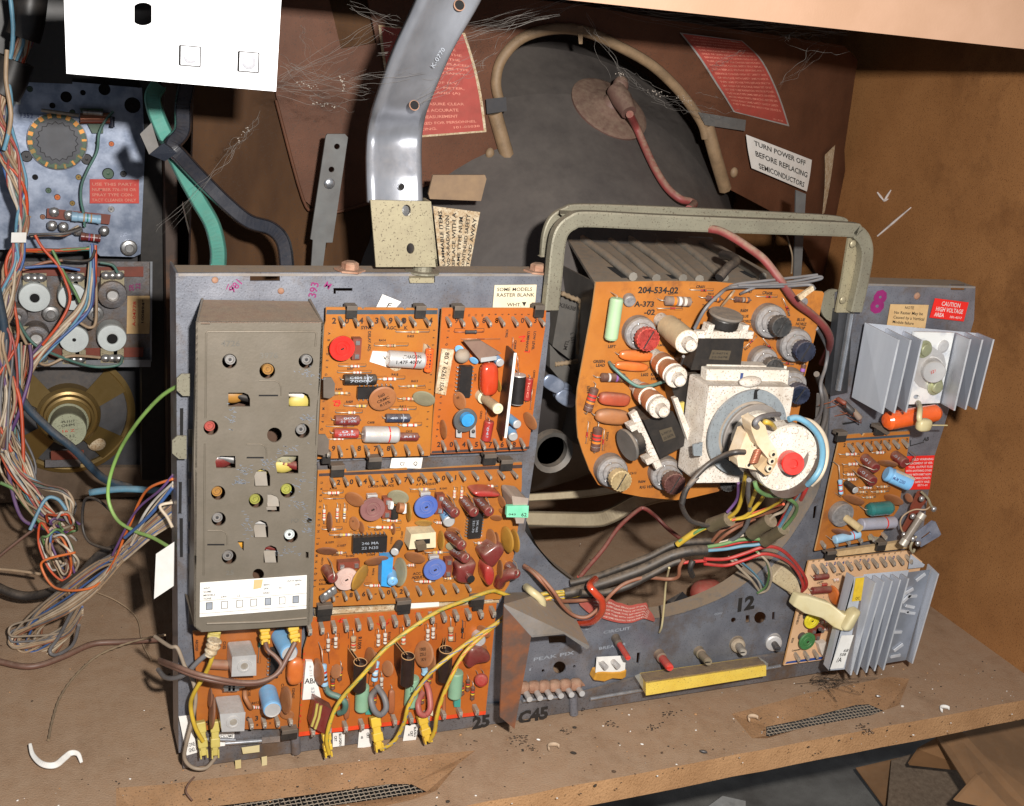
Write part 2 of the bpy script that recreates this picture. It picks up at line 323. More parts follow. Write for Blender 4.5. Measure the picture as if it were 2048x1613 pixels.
# ---------------------------------------------------------------- mesh builder
class MB:
    def __init__(s): s.v = []; s.f = []; s.m = []; s.sm = []; s.ml = []
    def mi(s, n):
        if n not in s.ml: s.ml.append(n)
        return s.ml.index(n)
    def add(s, vs, fs, mt, smooth=False):
        o = len(s.v); s.v += [tuple(v) for v in vs]; k = s.mi(mt)
        for f in fs: s.f.append(tuple(i + o for i in f)); s.m.append(k); s.sm.append(smooth)
        return s
    def hexa(s, a, b, mt, mfront=None):
        "a, b: two quads of 4 points (front, back)"
        s.add(list(a) + list(b), [(7, 6, 5, 4), (0, 4, 5, 1), (1, 5, 6, 2), (2, 6, 7, 3), (3, 7, 4, 0)], mt)
        s.add(list(a), [(0, 1, 2, 3)], mfront or mt)
        return s
    def box(s, c, ax, mt):
        c = Vector(c); x, y, z = [Vector(a) for a in ax]
        a = [c - x + y * k - z for k in ()]
        vs = [c + x * i + y * j + z * k for i in (-1, 1) for j in (-1, 1) for k in (-1, 1)]
        s.add(vs, [(0, 1, 3, 2), (4, 6, 7, 5), (0, 4, 5, 1), (2, 3, 7, 6), (0, 2, 6, 4), (1, 5, 7, 3)], mt)
        return s
    def tube(s, pts, r, mt, n=8, caps=True, flat=None):
        pts = [Vector(p) for p in pts]; N = len(pts); rs = r if isinstance(r, (list, tuple)) else [r] * N
        t0 = (pts[1] - pts[0]).normalized()
        up = Vector((0, 0, 1)) if abs(t0.z) < .9 else Vector((0, 1, 0))
        nx = t0.cross(up).normalized(); vs = []
        for i, p in enumerate(pts):
            t = (pts[min(i + 1, N - 1)] - pts[max(i - 1, 0)])
            t = t.normalized() if t.length > 1e-9 else t0
            nx = (nx - t * nx.dot(t))
            nx = nx.normalized() if nx.length > 1e-6 else t.orthogonal().normalized()
            ny = t.cross(nx)
            for k in range(n):
                a = 2 * pi * k / n; vs.append(p + (nx * cos(a) + ny * sin(a)) * rs[i])
        fs = [(i * n + k, i * n + (k + 1) % n, (i + 1) * n + (k + 1) % n, (i + 1) * n + k) for i in range(N - 1) for k in range(n)]
        s.add(vs, fs, mt, True)
        if caps: s.add([vs[k] for k in range(n)], [tuple(range(n))[::-1]], mt); s.add(vs[-n:], [tuple(range(n))], mt)
        return s
    def lathe(s, c, axis, prof, mt, n=20, xd=None, sx=1., smooth=True, jag=None):
        "prof: (radius, along, material or None)"
        c = Vector(c); a = Vector(axis).normalized()
        x = Vector(xd) if xd is not None else a.orthogonal()
        x = (x - a * x.dot(a)).normalized(); y = a.cross(x)
        rings = []
        for q in prof:
            rings.append([c + a * q[1] + (x * cos(2 * pi * k / n) * sx + y * sin(2 * pi * k / n)) * q[0] * (1 if not jag or k % 2 else jag) for k in range(n)])
        for i in range(len(prof) - 1):
            q = prof[i + 1]; mm = q[2] if len(q) > 2 and q[2] else mt
            s.add(rings[i] + rings[i + 1], [(k, (k + 1) % n, n + (k + 1) % n, n + k) for k in range(n)], mm, smooth)
        for i, rv in ((0, True), (-1, False)):
            if prof[i][0] > 1e-6:
                q = prof[i]; s.add(rings[i], [tuple(range(n))[::-1] if rv else tuple(range(n))], q[2] if len(q) > 2 and q[2] else mt)
        return s
    def ball(s, c, ax, mt, n=14, m=8, pw=1.):
        c = Vector(c); x, y, z = [Vector(a) for a in ax]; vs = []
        sg = lambda t: (1 if t >= 0 else -1) * abs(t) ** pw
        for j in range(m + 1):
            ph = pi * j / m
            for k in range(n):
                th = 2 * pi * k / n
                vs.append(c + x * sg(sin(ph)) * sg(cos(th)) + y * sg(sin(ph)) * sg(sin(th)) + z * sg(cos(ph)))
        s.add(vs, [(j * n + k, j * n + (k + 1) % n, (j + 1) * n + (k + 1) % n, (j + 1) * n + k) for j in range(m) for k in range(n)], mt, True)
        return s
    def build(s, name, parent=None, bevel=0., seg=2, **tags):
        me = bpy.data.meshes.new(name); o = bpy.data.objects.new(name, me); scene.collection.objects.link(o)
        base = Vector(parent['_base']) if parent is not None and '_base' in parent else Vector((0, 0, 0))
        own = Vector(s.v[0]) if parent is None else base
        if parent is None:
            xs = list(zip(*s.v)); own = Vector(((min(xs[0]) + max(xs[0])) / 2, (min(xs[1]) + max(xs[1])) / 2, min(xs[2])))
            o.location = own
        me.from_pydata([tuple(Vector(v) - own) for v in s.v], [], s.f)
        for n in s.ml: me.materials.append(MATS[n])
        me.polygons.foreach_set('material_index', s.m); me.polygons.foreach_set('use_smooth', s.sm)
        me.update()
        if parent is not None: o.parent = parent; o['_base'] = tuple(base)
        else: o['_base'] = tuple(own)
        if bevel:
            bv = o.modifiers.new('edge', 'BEVEL'); bv.width = bevel; bv.segments = seg; bv.limit_method = 'ANGLE'; bv.angle_limit = radians(50)
        for k, v in tags.items(): o[k] = v
        return o
def thing(name, label, cat, loc=(0, 0, 0), group=None):
    o = bpy.data.objects.new(name, None); scene.collection.objects.link(o); o.location = loc; o['_base'] = tuple(loc)
    o.empty_display_size = .01
    o['label'] = label; o['category'] = cat
    if group: o['group'] = group
    return o
def tag(o, label, cat, group=None):
    o['label'] = label; o['category'] = cat
    if group: o['group'] = group
    return o
def inpoly(x, y, L):
    c = False; j = len(L) - 1
    for i in range(len(L)):
        xi, yi = L[i]; xj, yj = L[j]
        if (yi > y) != (yj > y) and x < (xj - xi) * (y - yi) / (yj - yi) + xi: c = not c
        j = i
    return c
def circ(cx, cy, r, n=16, ry=None): return [(cx + r * cos(2 * pi * k / n), cy + (ry or r) * sin(2 * pi * k / n)) for k in range(n)]
def sheet(mb, loop2, holes2, f3, th, mt, grid=0, mside=None):
    "loop2/holes2: 2D loops; f3(a,b)->3D front; th: thickness vector"
    V = []; E = []
    loops = [loop2] + list(holes2)
    for L in loops:
        o = len(V); V += [Vector(p) for p in L]; E += [(o + i, o + (i + 1) % len(L)) for i in range(len(L))]
    if grid:
        xs = [p[0] for p in loop2]; ys = [p[1] for p in loop2]; x = min(xs) + grid / 2
        while x < max(xs):
            y = min(ys) + grid / 2
            while y < max(ys):
                if inpoly(x, y, loop2) and not any(inpoly(x, y, h) for h in holes2): V.append(Vector((x, y)))
                y += grid
            x += grid
    ov, oe, of, *_ = delaunay_2d_cdt(V, E, [], 0, 1e-7)
    fs = []
    for f in of:
        cx = sum(ov[i][0] for i in f) / len(f); cy = sum(ov[i][1] for i in f) / len(f)
        if inpoly(cx, cy, loop2) and not any(inpoly(cx, cy, h) for h in holes2): fs.append(tuple(f))
    vs = [f3(v[0], v[1]) for v in ov]; th = Vector(th)
    # orient front faces against the thickness
    a, b, c = [Vector(vs[i]) for i in fs[0][:3]]
    if (b - a).cross(c - a).dot(th) > 0: fs = [f[::-1] for f in fs]
    mb.add(vs, fs, mt, bool(grid)); mb.add([Vector(v) + th for v in vs], [f[::-1] for f in fs], mt, bool(grid))
    for L in loops:
        q = [Vector(f3(*p)) for p in L]; n = len(q)
        mb.add(q + [p + th for p in q], [(i, (i + 1) % n, n + (i + 1) % n, n + i) for i in range(n)], mside or mt)
    return mb
def plate(mb, pts, Y, th, mt, holes=(), mside=None, grid=0):
    "flat plate parallel to the chassis, outline given where it stands in the photograph"
    to = lambda p: (P(*p, Y).x, P(*p, Y).z)
    return sheet(mb, [to(p) for p in pts], [[to(p) for p in h] for h in holes], lambda a, b: Vector((a, Y, b)), (0, th, 0), mt, grid, mside)
def spline(pts, k=6):
    pts = [Vector(p) for p in pts]; out = []
    for i in range(len(pts) - 1):
        p0 = pts[max(i - 1, 0)]; p1 = pts[i]; p2 = pts[i + 1]; p3 = pts[min(i + 2, len(pts) - 1)]
        for j in range(k):
            t = j / k
            out.append(.5 * ((2 * p1) + (p2 - p0) * t + (2 * p0 - 5 * p1 + 4 * p2 - p3) * t * t + (3 * p1 - p0 - 3 * p2 + p3) * t ** 3))
    out.append(pts[-1]); return out
# ---------------------------------------------------------------- lettering
GL = {}
def glyphs(bold):
    key = bold
    if key in GL: return GL[key]
    D = {}; chars = ''.join(chr(c) for c in range(33, 127))
    cu = bpy.data.curves.new('t', 'FONT'); ob = bpy.data.objects.new('t', cu); scene.collection.objects.link(ob)
    cu.resolution_u = 2; cu.offset = bold; cu.fill_mode = 'FRONT'
    def ev(b):
        cu.body = b; bpy.context.view_layer.update()
        dg = bpy.context.evaluated_depsgraph_get(); oe = ob.evaluated_get(dg); me = oe.to_mesh()
        r = [(v.co.x, v.co.y) for v in me.vertices], [tuple(p.vertices) for p in me.polygons]
        oe.to_mesh_clear(); return r
    bar = max(x for x, y in ev('|')[0])
    for c in chars:
        v, f = ev(c)
        adv = max(x for x, y in ev(c + '|')[0]) - bar
        D[c] = (v, f, adv)
    D[' '] = ([], [], .3)
    bpy.data.objects.remove(ob); bpy.data.curves.remove(cu)
    GL[key] = D; return D
def text2d(s, bold=.012, gap=0.):
    D = glyphs(bold); x = 0; V = []; Fs = []
    for c in s:
        v, f, a = D.get(c, D[' ']); o = len(V)
        V += [(px + x, py) for px, py in v]; Fs += [tuple(i + o for i in q) for q in f]; x += a + gap
    return V, Fs, x
def text_map(mb, s, fn, mt, x0, y0, h, w=None, sx=1., bold=.012, align='l', gap=0.):
    "fn(fx, fy)->3D; h cap height; y0 baseline; fy grows upward"
    V, Fs, W = text2d(s, bold, gap)
    if not V: return
    k = h / .70; kx = k * sx
    if w: kx = w / W
    if align == 'c': x0 = x0 - W * kx / 2
    if align == 'r': x0 = x0 - W * kx
    mb.add([fn(x0 + a * kx, y0 + b * k) for a, b in V], Fs, mt)
def quadmap(q, lift=.0):
    "unit square (0,0 bottom-left) onto quad tl,tr,br,bl"
    tl, tr, br, bl = [Vector(p) for p in q]; n = (tr - tl).cross(bl - tl).normalized()
    if n.dot(CAM - tl) < 0: n = -n
    return lambda x, y: (tl * (1 - x) + tr * x) * y + (bl * (1 - x) + br * x) * (1 - y) + n * lift
def sticker(name, parent, q, mt, lines=(), th=.0004, ink='ink', border=None, label=None):
    "q: 3D quad tl tr br bl;  lines: (text, x, baseline y, cap height, width or None, align[, ink])"
    mb = MB(); q = [Vector(p) for p in q]; n = (q[1] - q[0]).cross(q[3] - q[0]).normalized()
    if n.dot(CAM - q[0]) < 0: n = -n
    f = [p + n * th for p in q]
    if border:
        mb.hexa(f, q, border); g = quadmap(f); b = .035
        f2 = [g(b, 1 - b), g(1 - b, 1 - b), g(1 - b, b), g(b, b)]
        mb.hexa([p + n * .0002 for p in f2], f2, mt); f = [p + n * .0002 for p in f]
    else: mb.hexa(f, q, mt)
    g = quadmap(f, .00015)
    asp = (q[1] - q[0]).length / (q[3] - q[0]).length
    for L in lines:
        s, x, y, h, w, al = L[:6]; ik = L[6] if len(L) > 6 else ink
        if w: text_map(mb, s, g, ik, x, y, h, w=w, align=al)
        else: text_map(mb, s, g, ik, x, y, h, sx=1 / asp, align=al)
    o = mb.build(name, parent)
    if label: o['label'] = label
    return o
def q4(pts, Y): return [P(x, y, Y) for x, y in pts]
def proj(p):
    w = Vector(p) - CAM; d = w.dot(FWD)
    return ((1024 + F * w.dot(RIGHT) / d - OX) * SC, (806 + F * w.dot(DOWN) / d - OY) * SC)
def autoH(x, y, tx, ty, Y):
    q = P(x, y, Y); e = proj(q + Vector((0, -.01, 0)))
    return .01 * math.hypot(tx - x, ty - y) / max(math.hypot(e[0] - x, e[1] - y), 1e-6)
UP = Vector((0, 0, 1)); XX = Vector((1, 0, 0)); OUT = Vector((0, -1, 0))
def cyltext(mb, c, ax, r, s, h, mt, w=None, off=0., flip=False):
    "lettering wrapped on the side of a cylinder that faces the camera; c centre"
    c = Vector(c); a = Vector(ax).normalized(); v = (CAM - c); v = (v - a * v.dot(a)).normalized(); t = a.cross(v)
    if t.dot(UP) < 0 and not flip: t = -t
    fn = lambda x, y: c + a * x + (v * cos((y + off) / r) + t * sin((y + off) / r)) * (r + .00012)
    text_map(mb, s, fn, mt, 0, -h / 2, h, w=w, align='c', bold=.02)
class Board:
    def __init__(s, label, poly, Y, mt, group='circuit boards of the chassis', th=.0016, name='circuit_board', cat='circuit board', edge='pcb_edge', holes=()):
        s.Y = Y; c = P(*poly[0], Y); s.t = thing(name, label, cat, c, group)
        s.mb = MB(); s.mt = mt
        plate(s.mb, poly, Y, th, mt, holes, edge)
    def p(s, x, y, h=0.): return P(x, y, s.Y - h)
    def m(s, x, y): return mpx(x, y, s.Y)
    def txt(s, t, x, y, h, rot=0, mt='ink_brown', w=None, bold=.035, align='l', gap=0., sx=1.):
        m = s.m(x, y); o = s.p(x, y, .00018); r = radians(rot)
        u = Vector((cos(r), 0, -sin(r))); v = Vector((sin(r), 0, cos(r)))
        text_map(s.mb, t, lambda a, b: o + u * a + v * b, mt, 0, 0, h * m, w=w * m if w else None, bold=bold, align=align, gap=gap, sx=sx)
    def line(s, pts, w, mt='ink_brown', lift=.00012):
        q = [s.p(x, y, lift) for x, y in pts]; m = s.m(*pts[0]) * w / 2
        for a, b in zip(q, q[1:]):
            d = (b - a)
            if d.length < 1e-6: continue
            d.normalize(); n = d.cross(OUT) * m
            s.mb.add([a - n, a + n, b + n, b - n], [(0, 1, 2, 3)], mt)
    def patch(s, pts, mt, lift=.0001):
        q = [s.p(x, y, lift) for x, y in pts]; s.mb.add(q, [tuple(range(len(q)))], mt)
    def finish(s):
        return s.mb.build('substrate', s.t)
def lead_to_board(mb, b, p, dx=0., mt='lead', r=.00032):
    p = Vector(p); q = Vector((p.x + dx, b.Y, p.z)); mb.tube([p, (p + q) / 2 + Vector((dx * .3, 0, 0)), q], r, mt, 6, False)
def res(b, x1, y1, x2, y2, r=9, mt='res_white', bands=('band_red', 'band_brown', 'band_red'), bf=(.3, .7), name='resistor', mark=True, h=None, ld='lead', dog=.12):
    m = b.m(x1, y1); R = r * m; h = R + .0009 if h is None else h
    A = b.p(x1, y1, h); B = b.p(x2, y2, h); d = B - A; Ln = d.length; a = d.normalized()
    mb = MB(); s0, s1 = Ln * bf[0], Ln * bf[1]; bl = s1 - s0
    lr = min(.00034, R * .35)
    mb.tube([Vector((A.x, b.Y, A.z)), A + a * lr, A + a * s0], lr, ld, 6, False)
    mb.tube([A + a * s1, B - a * lr, Vector((B.x, b.Y, B.z))], lr, ld, 6, False)
    n = len(bands); prof = [(R * .35, s0), (R, s0 + bl * .05), (R, s0 + bl * .15), (R * (1 - dog), s0 + bl * .22)]
    lo, hi = .24, .84
    for i, bd in enumerate(bands):
        c = lo + (hi - lo) * (i + .5) / n; w = (hi - lo) / n * .26
        rr = R * (1 - dog)
        prof += [(rr, s0 + bl * (c - w)), (rr * 1.01, s0 + bl * (c - w)), (rr * 1.01, s0 + bl * (c + w), bd), (rr, s0 + bl * (c + w))]
    prof += [(R * (1 - dog), s0 + bl * .8), (R, s0 + bl * .87), (R, s0 + bl * .96), (R * .35, s1)]
    prof.sort(key=lambda q: q[1])
    mb.lathe(A, a, prof, mt, 12)
    if mark:
        k = random.choice((-1, 1, 1)); nx, ny = (y2 - y1), -(x2 - x1); l = math.hypot(nx, ny); o = r * 1.7 * k
        nx, ny = nx / l * o, ny / l * o; ux, uy = (x2 - x1) * .06, (y2 - y1) * .06
        b.line([(x1, y1), (x1 + nx, y1 + ny), (x1 + ux * 6 + nx, y1 + uy * 6 + ny)], r * .22)
        b.line([(x2, y2), (x2 + nx, y2 + ny), (x2 - ux * 6 + nx, y2 - uy * 6 + ny)], r * .22)
    if mark and name == 'resistor' and random.random() < .45 and b.m(x1, y1) > 8e-5:
        vert = abs(y2 - y1) > abs(x2 - x1); s_ = 'R%d' % random.choice((401, 405, 1003, 1012, 1020, 1031, 408, 412, 416, 1009))
        if vert: b.txt(s_, (x1 + x2) / 2 + r * 1.6, (y1 + y2) / 2 - 30, r * 1.3, rot=90)
        else: b.txt(s_, (x1 + x2) / 2 - 30, min(y1, y2) - r * 1.5, r * 1.35)
    return mb.build(name, b.t)
def axial(b, x1, y1, x2, y2, r, mt, name='capacitor', h=None, leads=True, endm=None, ring=None, text=None, tm='ink_grey', rnd=.25, boxy=0., lx=18, dx=0., bev=.35):
    m = b.m(x1, y1); R = r * m; h = R + .0008 if h is None else h
    A = b.p(x1, y1, h); B = b.p(x2, y2, h); d = B - A; L = d.length; a = d.normalized(); mb = MB(); e = R * rnd; em = endm or mt
    prof = [(R * bev, 0, em), (R * (1 - rnd * .35), e * .25, em), (R, e, em if endm else None)]
    if ring: prof += [(R, L * .68), (R * 1.012, L * .68), (R * 1.012, L * .72, ring), (R, L * .72)]
    prof += [(R, L - e), (R * (1 - rnd * .35), L - e * .25, em), (R * bev, L, em)]
    if boxy:
        c = (A + B) / 2; yy = a.cross(OUT).normalized()
        mb.ball(c, (a * L / 2, yy * R, OUT * R * .8), mt, 20, 12, boxy)
    else: mb.lathe(A, a, prof, mt, 22)
    if leads:
        k = lx * m
        for p, s in ((A, -1), (B, 1)):
            q = p + a * s * k; mb.tube([p, q, Vector((q.x, b.Y, q.z))], .0003, 'lead', 6, False)
    if text:
        ts = text if isinstance(text, (list, tuple)) else [text]
        for i, t in enumerate(ts):
            hh = R * .42; cyltext(mb, (A + B) / 2, XX if abs(a.x) > abs(a.z) else -UP, R, t, hh, tm, w=L * .7, off=((len(ts) - 1) / 2 - i) * hh * 1.5)
    return mb.build(name, b.t)
def disc(b, cx, cy, a, bb, ang, mt, name='disc_capacitor', h=None, th=.22, leads=True, text=None, flip=1):
    m = b.m(cx, cy); A = a * m; h = max(A * .9, .003) if h is None else h
    c = b.p(cx, cy, h); v = (CAM - c).normalized()
    A = a * (c - CAM).dot(FWD) / F / SC
    e1 = (RIGHT - v * RIGHT.dot(v)).normalized(); e2 = -v.cross(e1) if v.cross(e1).dot(DOWN) < 0 else v.cross(e1)
    r = radians(ang); u = e1 * cos(r) + e2 * sin(r); w = -e1 * sin(r) + e2 * cos(r)
    t = acos(min(1, max(.12, (bb / a)))); n = v * cos(t) + w * sin(t) * flip
    mb = MB(); T = A * th; y = n.cross(u).normalized()
    prof = [(A * .001, -T * .5), (A * .6, -T * .47), (A * .88, -T * .32), (A, -T * .05), (A, T * .05), (A * .88, T * .32), (A * .6, T * .47), (A * .001, T * .5)]
    mb.lathe(c, n, prof, mt, 24, xd=u)
    if leads:
        for k in (-.45, .45):
            p = c + u * A * k + (y * A * .8 if y.dot(OUT) < 0 else -y * A * .8)
            q = Vector((p.x, b.Y, p.z)); mb.tube([c + u * A * k, p, (p + q) / 2 + UP * .0008, q], .0003, 'lead', 6, False)
    if text:
        yy = y if y.dot(DOWN) < 0 else -y; uu = u if u.dot(RIGHT) > 0 else -u
        if abs(u.dot(DOWN)) > .75: yy, uu = (u if u.dot(DOWN) < 0 else -u), (y if y.dot(RIGHT) > 0 else -y)
        nn = n if n.dot(v) > 0 else -n
        for i, s in enumerate(text):
            o = c + nn * (T * .5 + .0001) + yy * A * (.34 - .38 * i)
            text_map(mb, s, lambda q, z: o + uu * q + yy * z, 'ink_brown', 0, -A * .1, A * .24, align='c', bold=.02)
    return mb.build(name, b.t)
def cyl(b, bx, by, tx, ty, r, mt, name='capacitor', prof=None, top=None, wire=None, n=22, text=None, tm='ink_grey', H=None, r0=None, sidetext=None):
    H = autoH(bx, by, tx, ty, b.Y) if H is None else H
    A = b.p(bx, by); B = b.p(tx, ty, H); d = B - A; L = d.length; a = d.normalized(); R = r * mpx(tx, ty, b.Y - H); mb = MB()
    if prof is None: prof = [(R * .96, 0), (R, L * .03), (R, L - R * .22), (R * .9, L - R * .05, top), (R * .8, L, top), (.0002, L, top)]
    else: prof = [(q[0] * R, q[1] * L) + tuple(q[2:]) for q in prof]
    mb.lathe(A, a, prof, mt, n)
    if wire:
        q = b.p(*wire); mid = B + a * .001 + (q - A) * .5
        mb.tube([B - a * .001, B + a * .0016, B + a * .0016 + (q - A) * .35, q + (B - A) * .55, q], .0004, 'lead', 6, False)
    if sidetext: cyltext(mb, A + a * L * .5, a, R, sidetext, R * .5, tm, w=L * .6)
    return mb.build(name, b.t)
def boxc(b, quad, H, mt, name, front=None, bevel=.0005, h0=0., sub=None, **kw):
    f = [b.p(x, y, H) for x, y in quad]; k = [Vector((p.x, b.Y - h0, p.z)) for p in f]
    mb = MB(); mb.hexa(f, k, mt, front); o = mb.build(name, sub or b.t, bevel=bevel); o['_f'] = [c for p in f for c in p]
    return o
def ic(b, quad, n, H=.0042, text=(), rot=0, side='top', socket=True):
    f = [b.p(x, y, H) for x, y in quad]; k = [Vector((p.x, b.Y - .001, p.z)) for p in f]
    mb = MB(); mb.hexa(f, k, 'black'); 
    tl, tr, br, bl = f
    long = (tr - tl).length > (bl - tl).length
    for i in range(n):
        t = (i + .5) / n
        for s in (0, 1):
            p = (tl.lerp(tr, t) if s == 0 else bl.lerp(br, t)) if long else (tl.lerp(bl, t) if s == 0 else tr.lerp(br, t))
            o = ((tl - bl) if long else (tl - tr)).normalized() * (.0011 if s == 0 else -.0011)
            q = Vector((p.x, b.Y - H * .55, p.z)) + o
            w = ((tr - tl) if long else (tl - bl)).normalized() * .0004
            mb.box(q, (w, o * .6, OUT * .0004), 'solder'); mb.box(Vector((q.x, b.Y - H * .25, q.z)) + o * .5, (w * .6, o * .12, OUT * H * .28), 'solder')
    g = quadmap(f, .00015)
    if long:
        for i, s in enumerate(text): text_map(mb, s, g, 'ink_grey', .5, .52 - .3 * i, .17, w=.5, align='c')
    else:
        g2 = lambda x, y: g(y, 1 - x)
        for i, s in enumerate(text): text_map(mb, s, g2, 'ink_grey', .5, .52 - .3 * i, .17, w=.5, align='c')
    return mb.build('integrated_circuit', b.t, bevel=.0002)
def pins(b, x0, y0, x1, y1, n, dx=42, dy=52, w=17, skip=(), xs=None, ys=None, mt='pin'):
    proto = None
    for i in range(n):
        if i in skip: continue
        x = xs[i] if xs else x0 + (x1 - x0) * i / (n - 1)
        y = y0 + (y1 - y0) * ((x - (xs[0] if xs else x0)) / ((xs[-1] if xs else x1) - (xs[0] if xs else x0)))
        A = b.p(x, y)
        if proto is None:
            H = autoH(x, y, x + dx, y + dy, b.Y); B = b.p(x + dx, y + dy, H); d = B - A; m = b.m(x, y); W = w * m * 1.28
            mb = MB(); base = Vector(b.t['_base'])
            zz = UP; a = d
            t = W * .22
            lo = [-XX * W * .55 + UP * W * .7, XX * W * .2 + UP * W * .7, XX * W * .2 - UP * W * .3, -XX * W * .55 - UP * W * .3]
            hi = [d - XX * W * .45 + UP * W * .7, d + XX * W * .45 + UP * W * .7, d + XX * W * .45 - UP * W * .6, d - XX * W * .45 - UP * W * .6]
            o = A - base
            mb.hexa([o + base + p for p in hi], [o + base + p for p in lo], mt)
            c = A + d; mb.box(c + OUT * .0004 - UP * W * .15, (XX * W * .26, OUT * .0005, UP * W * .42), 'solder')
            mb.box(c + OUT * .0006 - UP * W * .3, (XX * W * .12, OUT * .0005, UP * W * .1), 'void')
            mb.box(A + d * .5 + UP * W * .72, (XX * W * .5, d * .45, UP * W * .12), mt)
            proto = mb.build('terminal_pin', b.t, bevel=.00015, seg=1); A0 = A
        else:
            c = proto.copy(); scene.collection.objects.link(c); c.parent = b.t; c.location = (A - A0)
            s = random.uniform(.92, 1.08)
def trim(b, cx, cy, r, mt, side=(1, 0), H=.0085, name='trimmer', plate=True):
    m = b.m(cx, cy); c = b.p(cx, cy, H); R = r * m * .96
    mb = MB()
    if plate:
        q = b.p(cx + side[0] * r * 1.05, cy + side[1] * r * 1.05, H * .45); q2 = Vector((q.x, b.Y - H * .3, q.z))
        ax = (XX * R * .35, UP * R * .85) if abs(side[0]) > abs(side[1]) else (XX * R * .9, UP * R * .35)
        mb.box(q2, (ax[0], ax[1], OUT * H * .3), 'phenolic')
        for s in (-1, 1):
            o = UP * R * .55 * s if abs(side[0]) > abs(side[1]) else XX * R * .6 * s
            mb.box(q2 + o + OUT * H * .35, (XX * R * .16, UP * R * .16, OUT * .0012), 'solder')
    mb.lathe(Vector((c.x, b.Y, c.z)), OUT, [(R * .5, 0), (R * .5, H * .8), (.0002, H * .8)], 'charcoal', 16)
    o = mb.build(name, b.t); k = MB()
    a = (c - Vector((c.x, b.Y, c.z))).normalized()
    k.lathe(c + OUT * -.0016, OUT, [(R * .95, 0), (R, .0004), (R, .0016), (R * .96, .0021), (R * .62, .0021), (R * .58, .0016), (R * .53, .0016), (R * .49, .0022), (R * .34, .0022), (R * .30, .0016), (R * .12, .0016), (R * .12, .0010), (.0002, .0010)], mt, 32)
    k.box(c + OUT * .0008, ((XX * .9 + UP * .4) * R * .13, (UP * .9 - XX * .4) * R * .05, OUT * .0003), 'ink_brown')
    k.build('knob', o); return o
def potk(b, bx, by, kx, ky, r, rk, mt, name='potentiometer'):
    "a tall ribbed control with a serrated coloured knob, from its base to the face of the knob"
    H = autoH(bx, by, kx, ky, b.Y) + .006; A = b.p(bx, by); B = b.p(kx, ky, H); d = B - A; L = d.length; a = d.normalized(); R = r * b.m(bx, by); Rk = rk * mpx(kx, ky, b.Y - H)
    mb = MB(); mb.lathe(A, a, [(R * .92, 0), (R, L * .06), (R, L * .34), (R * .93, L * .40), (R * .70, L * .42), (R * .66, L * .46), (R * .45, L * .47), (R * .40, L * .52), (R * .3, L * .53), (R * .3, L * .8)], 'pot_grey', 26)
    for k in range(3): mb.ball(A + a * L * .4 + (XX * cos(k * 2) + UP * sin(k * 2)) * R * .7, (XX * .0012, UP * .001, a * .001), 'solder', 8, 5)
    o = mb.build(name, b.t); k = MB()
    k.lathe(A, a, [(Rk * .7, L * .62), (Rk * .8, L * .66), (Rk * .97, L * .74)], mt, 40, jag=.9)
    k.lathe(A, a, [(Rk * .97, L * .74), (Rk, L * .97), (Rk * .94, L * 1.0)], mt, 40, jag=.9)
    k.lathe(A, a, [(Rk * .9, L * 1.0), (Rk * .2, L * 1.0), (Rk * .18, L * .97), (.0002, L * .97)], mt, 24)
    x = (RIGHT - a * RIGHT.dot(a)).normalized(); y = a.cross(x); dd = (x * .5 + y * .86)
    k.box(A + a * (L + .0001), (dd * Rk * .8, dd.cross(a) * Rk * .05, a * .0002), 'ink')
    k.build('knob', o); return o
def coil(b, bx, by, tx, ty, r, dusty=False, name='coil'):
    H = autoH(bx, by, tx, ty, b.Y) * 1.0; A = b.p(bx, by, .001); B = b.p(tx, ty, H); d = B - A; L = d.length; a = d.normalized(); R = r * mpx(tx, ty, b.Y - H)
    w = 'pot_dust' if dusty else 'copper'
    mb = MB()
    mb.lathe(A, a, [(R * .62, 0), (R * .62, L * .2), (R * .85, L * .21), (R * .85, L * .25), (R * .72, L * .26), (R * .95, L * .28), (R * .95, L * .45, w), (R * .8, L * .46), (R * .8, L * .55, w), (R * .98, L * .57, w), (R * .98, L * .72, w), (R * .7, L * .74)], 'dirty_white', 22)
    if dusty: mb.lathe(A, a, [(R * .97, L * .26), (R * 1.02, L * .5), (R * 1.02, L * .85), (R * .8, L * .86)], 'res_tan', 22)
    mb.lathe(A, a, [(R * .9, L * .78), (R, L * .79), (R, L * .85), (R * .95, L * .86), (R * .55, L * .865), (R * .52, L * 1.0), (R * .44, L * 1.01), (R * .42, L * .98), (.0002, L * .98)], 'dirty_white', 22)
    return mb.build(name, b.t)
def WY(x, y, Y): return P(x, y, Y) if not isinstance(Y, str) else PZ(x, y, float(Y[1:] or 0) + .001)
def wire(parent, pts, r, mt, name='wire', k=6, n=8, rs=None, label=None):
    q = spline([WY(*p) for p in pts], k); R = r * ((q[0] - CAM).dot(FWD) / F / SC) * 1.0
    if parent is not None and rs is None and R < .004: R *= .92
    mb = MB(); mb.tube(q, [R * s for s in rs] if rs else R, mt, n)
    return mb.build(name, parent) if not label else tag(mb.build(name, parent), *label)
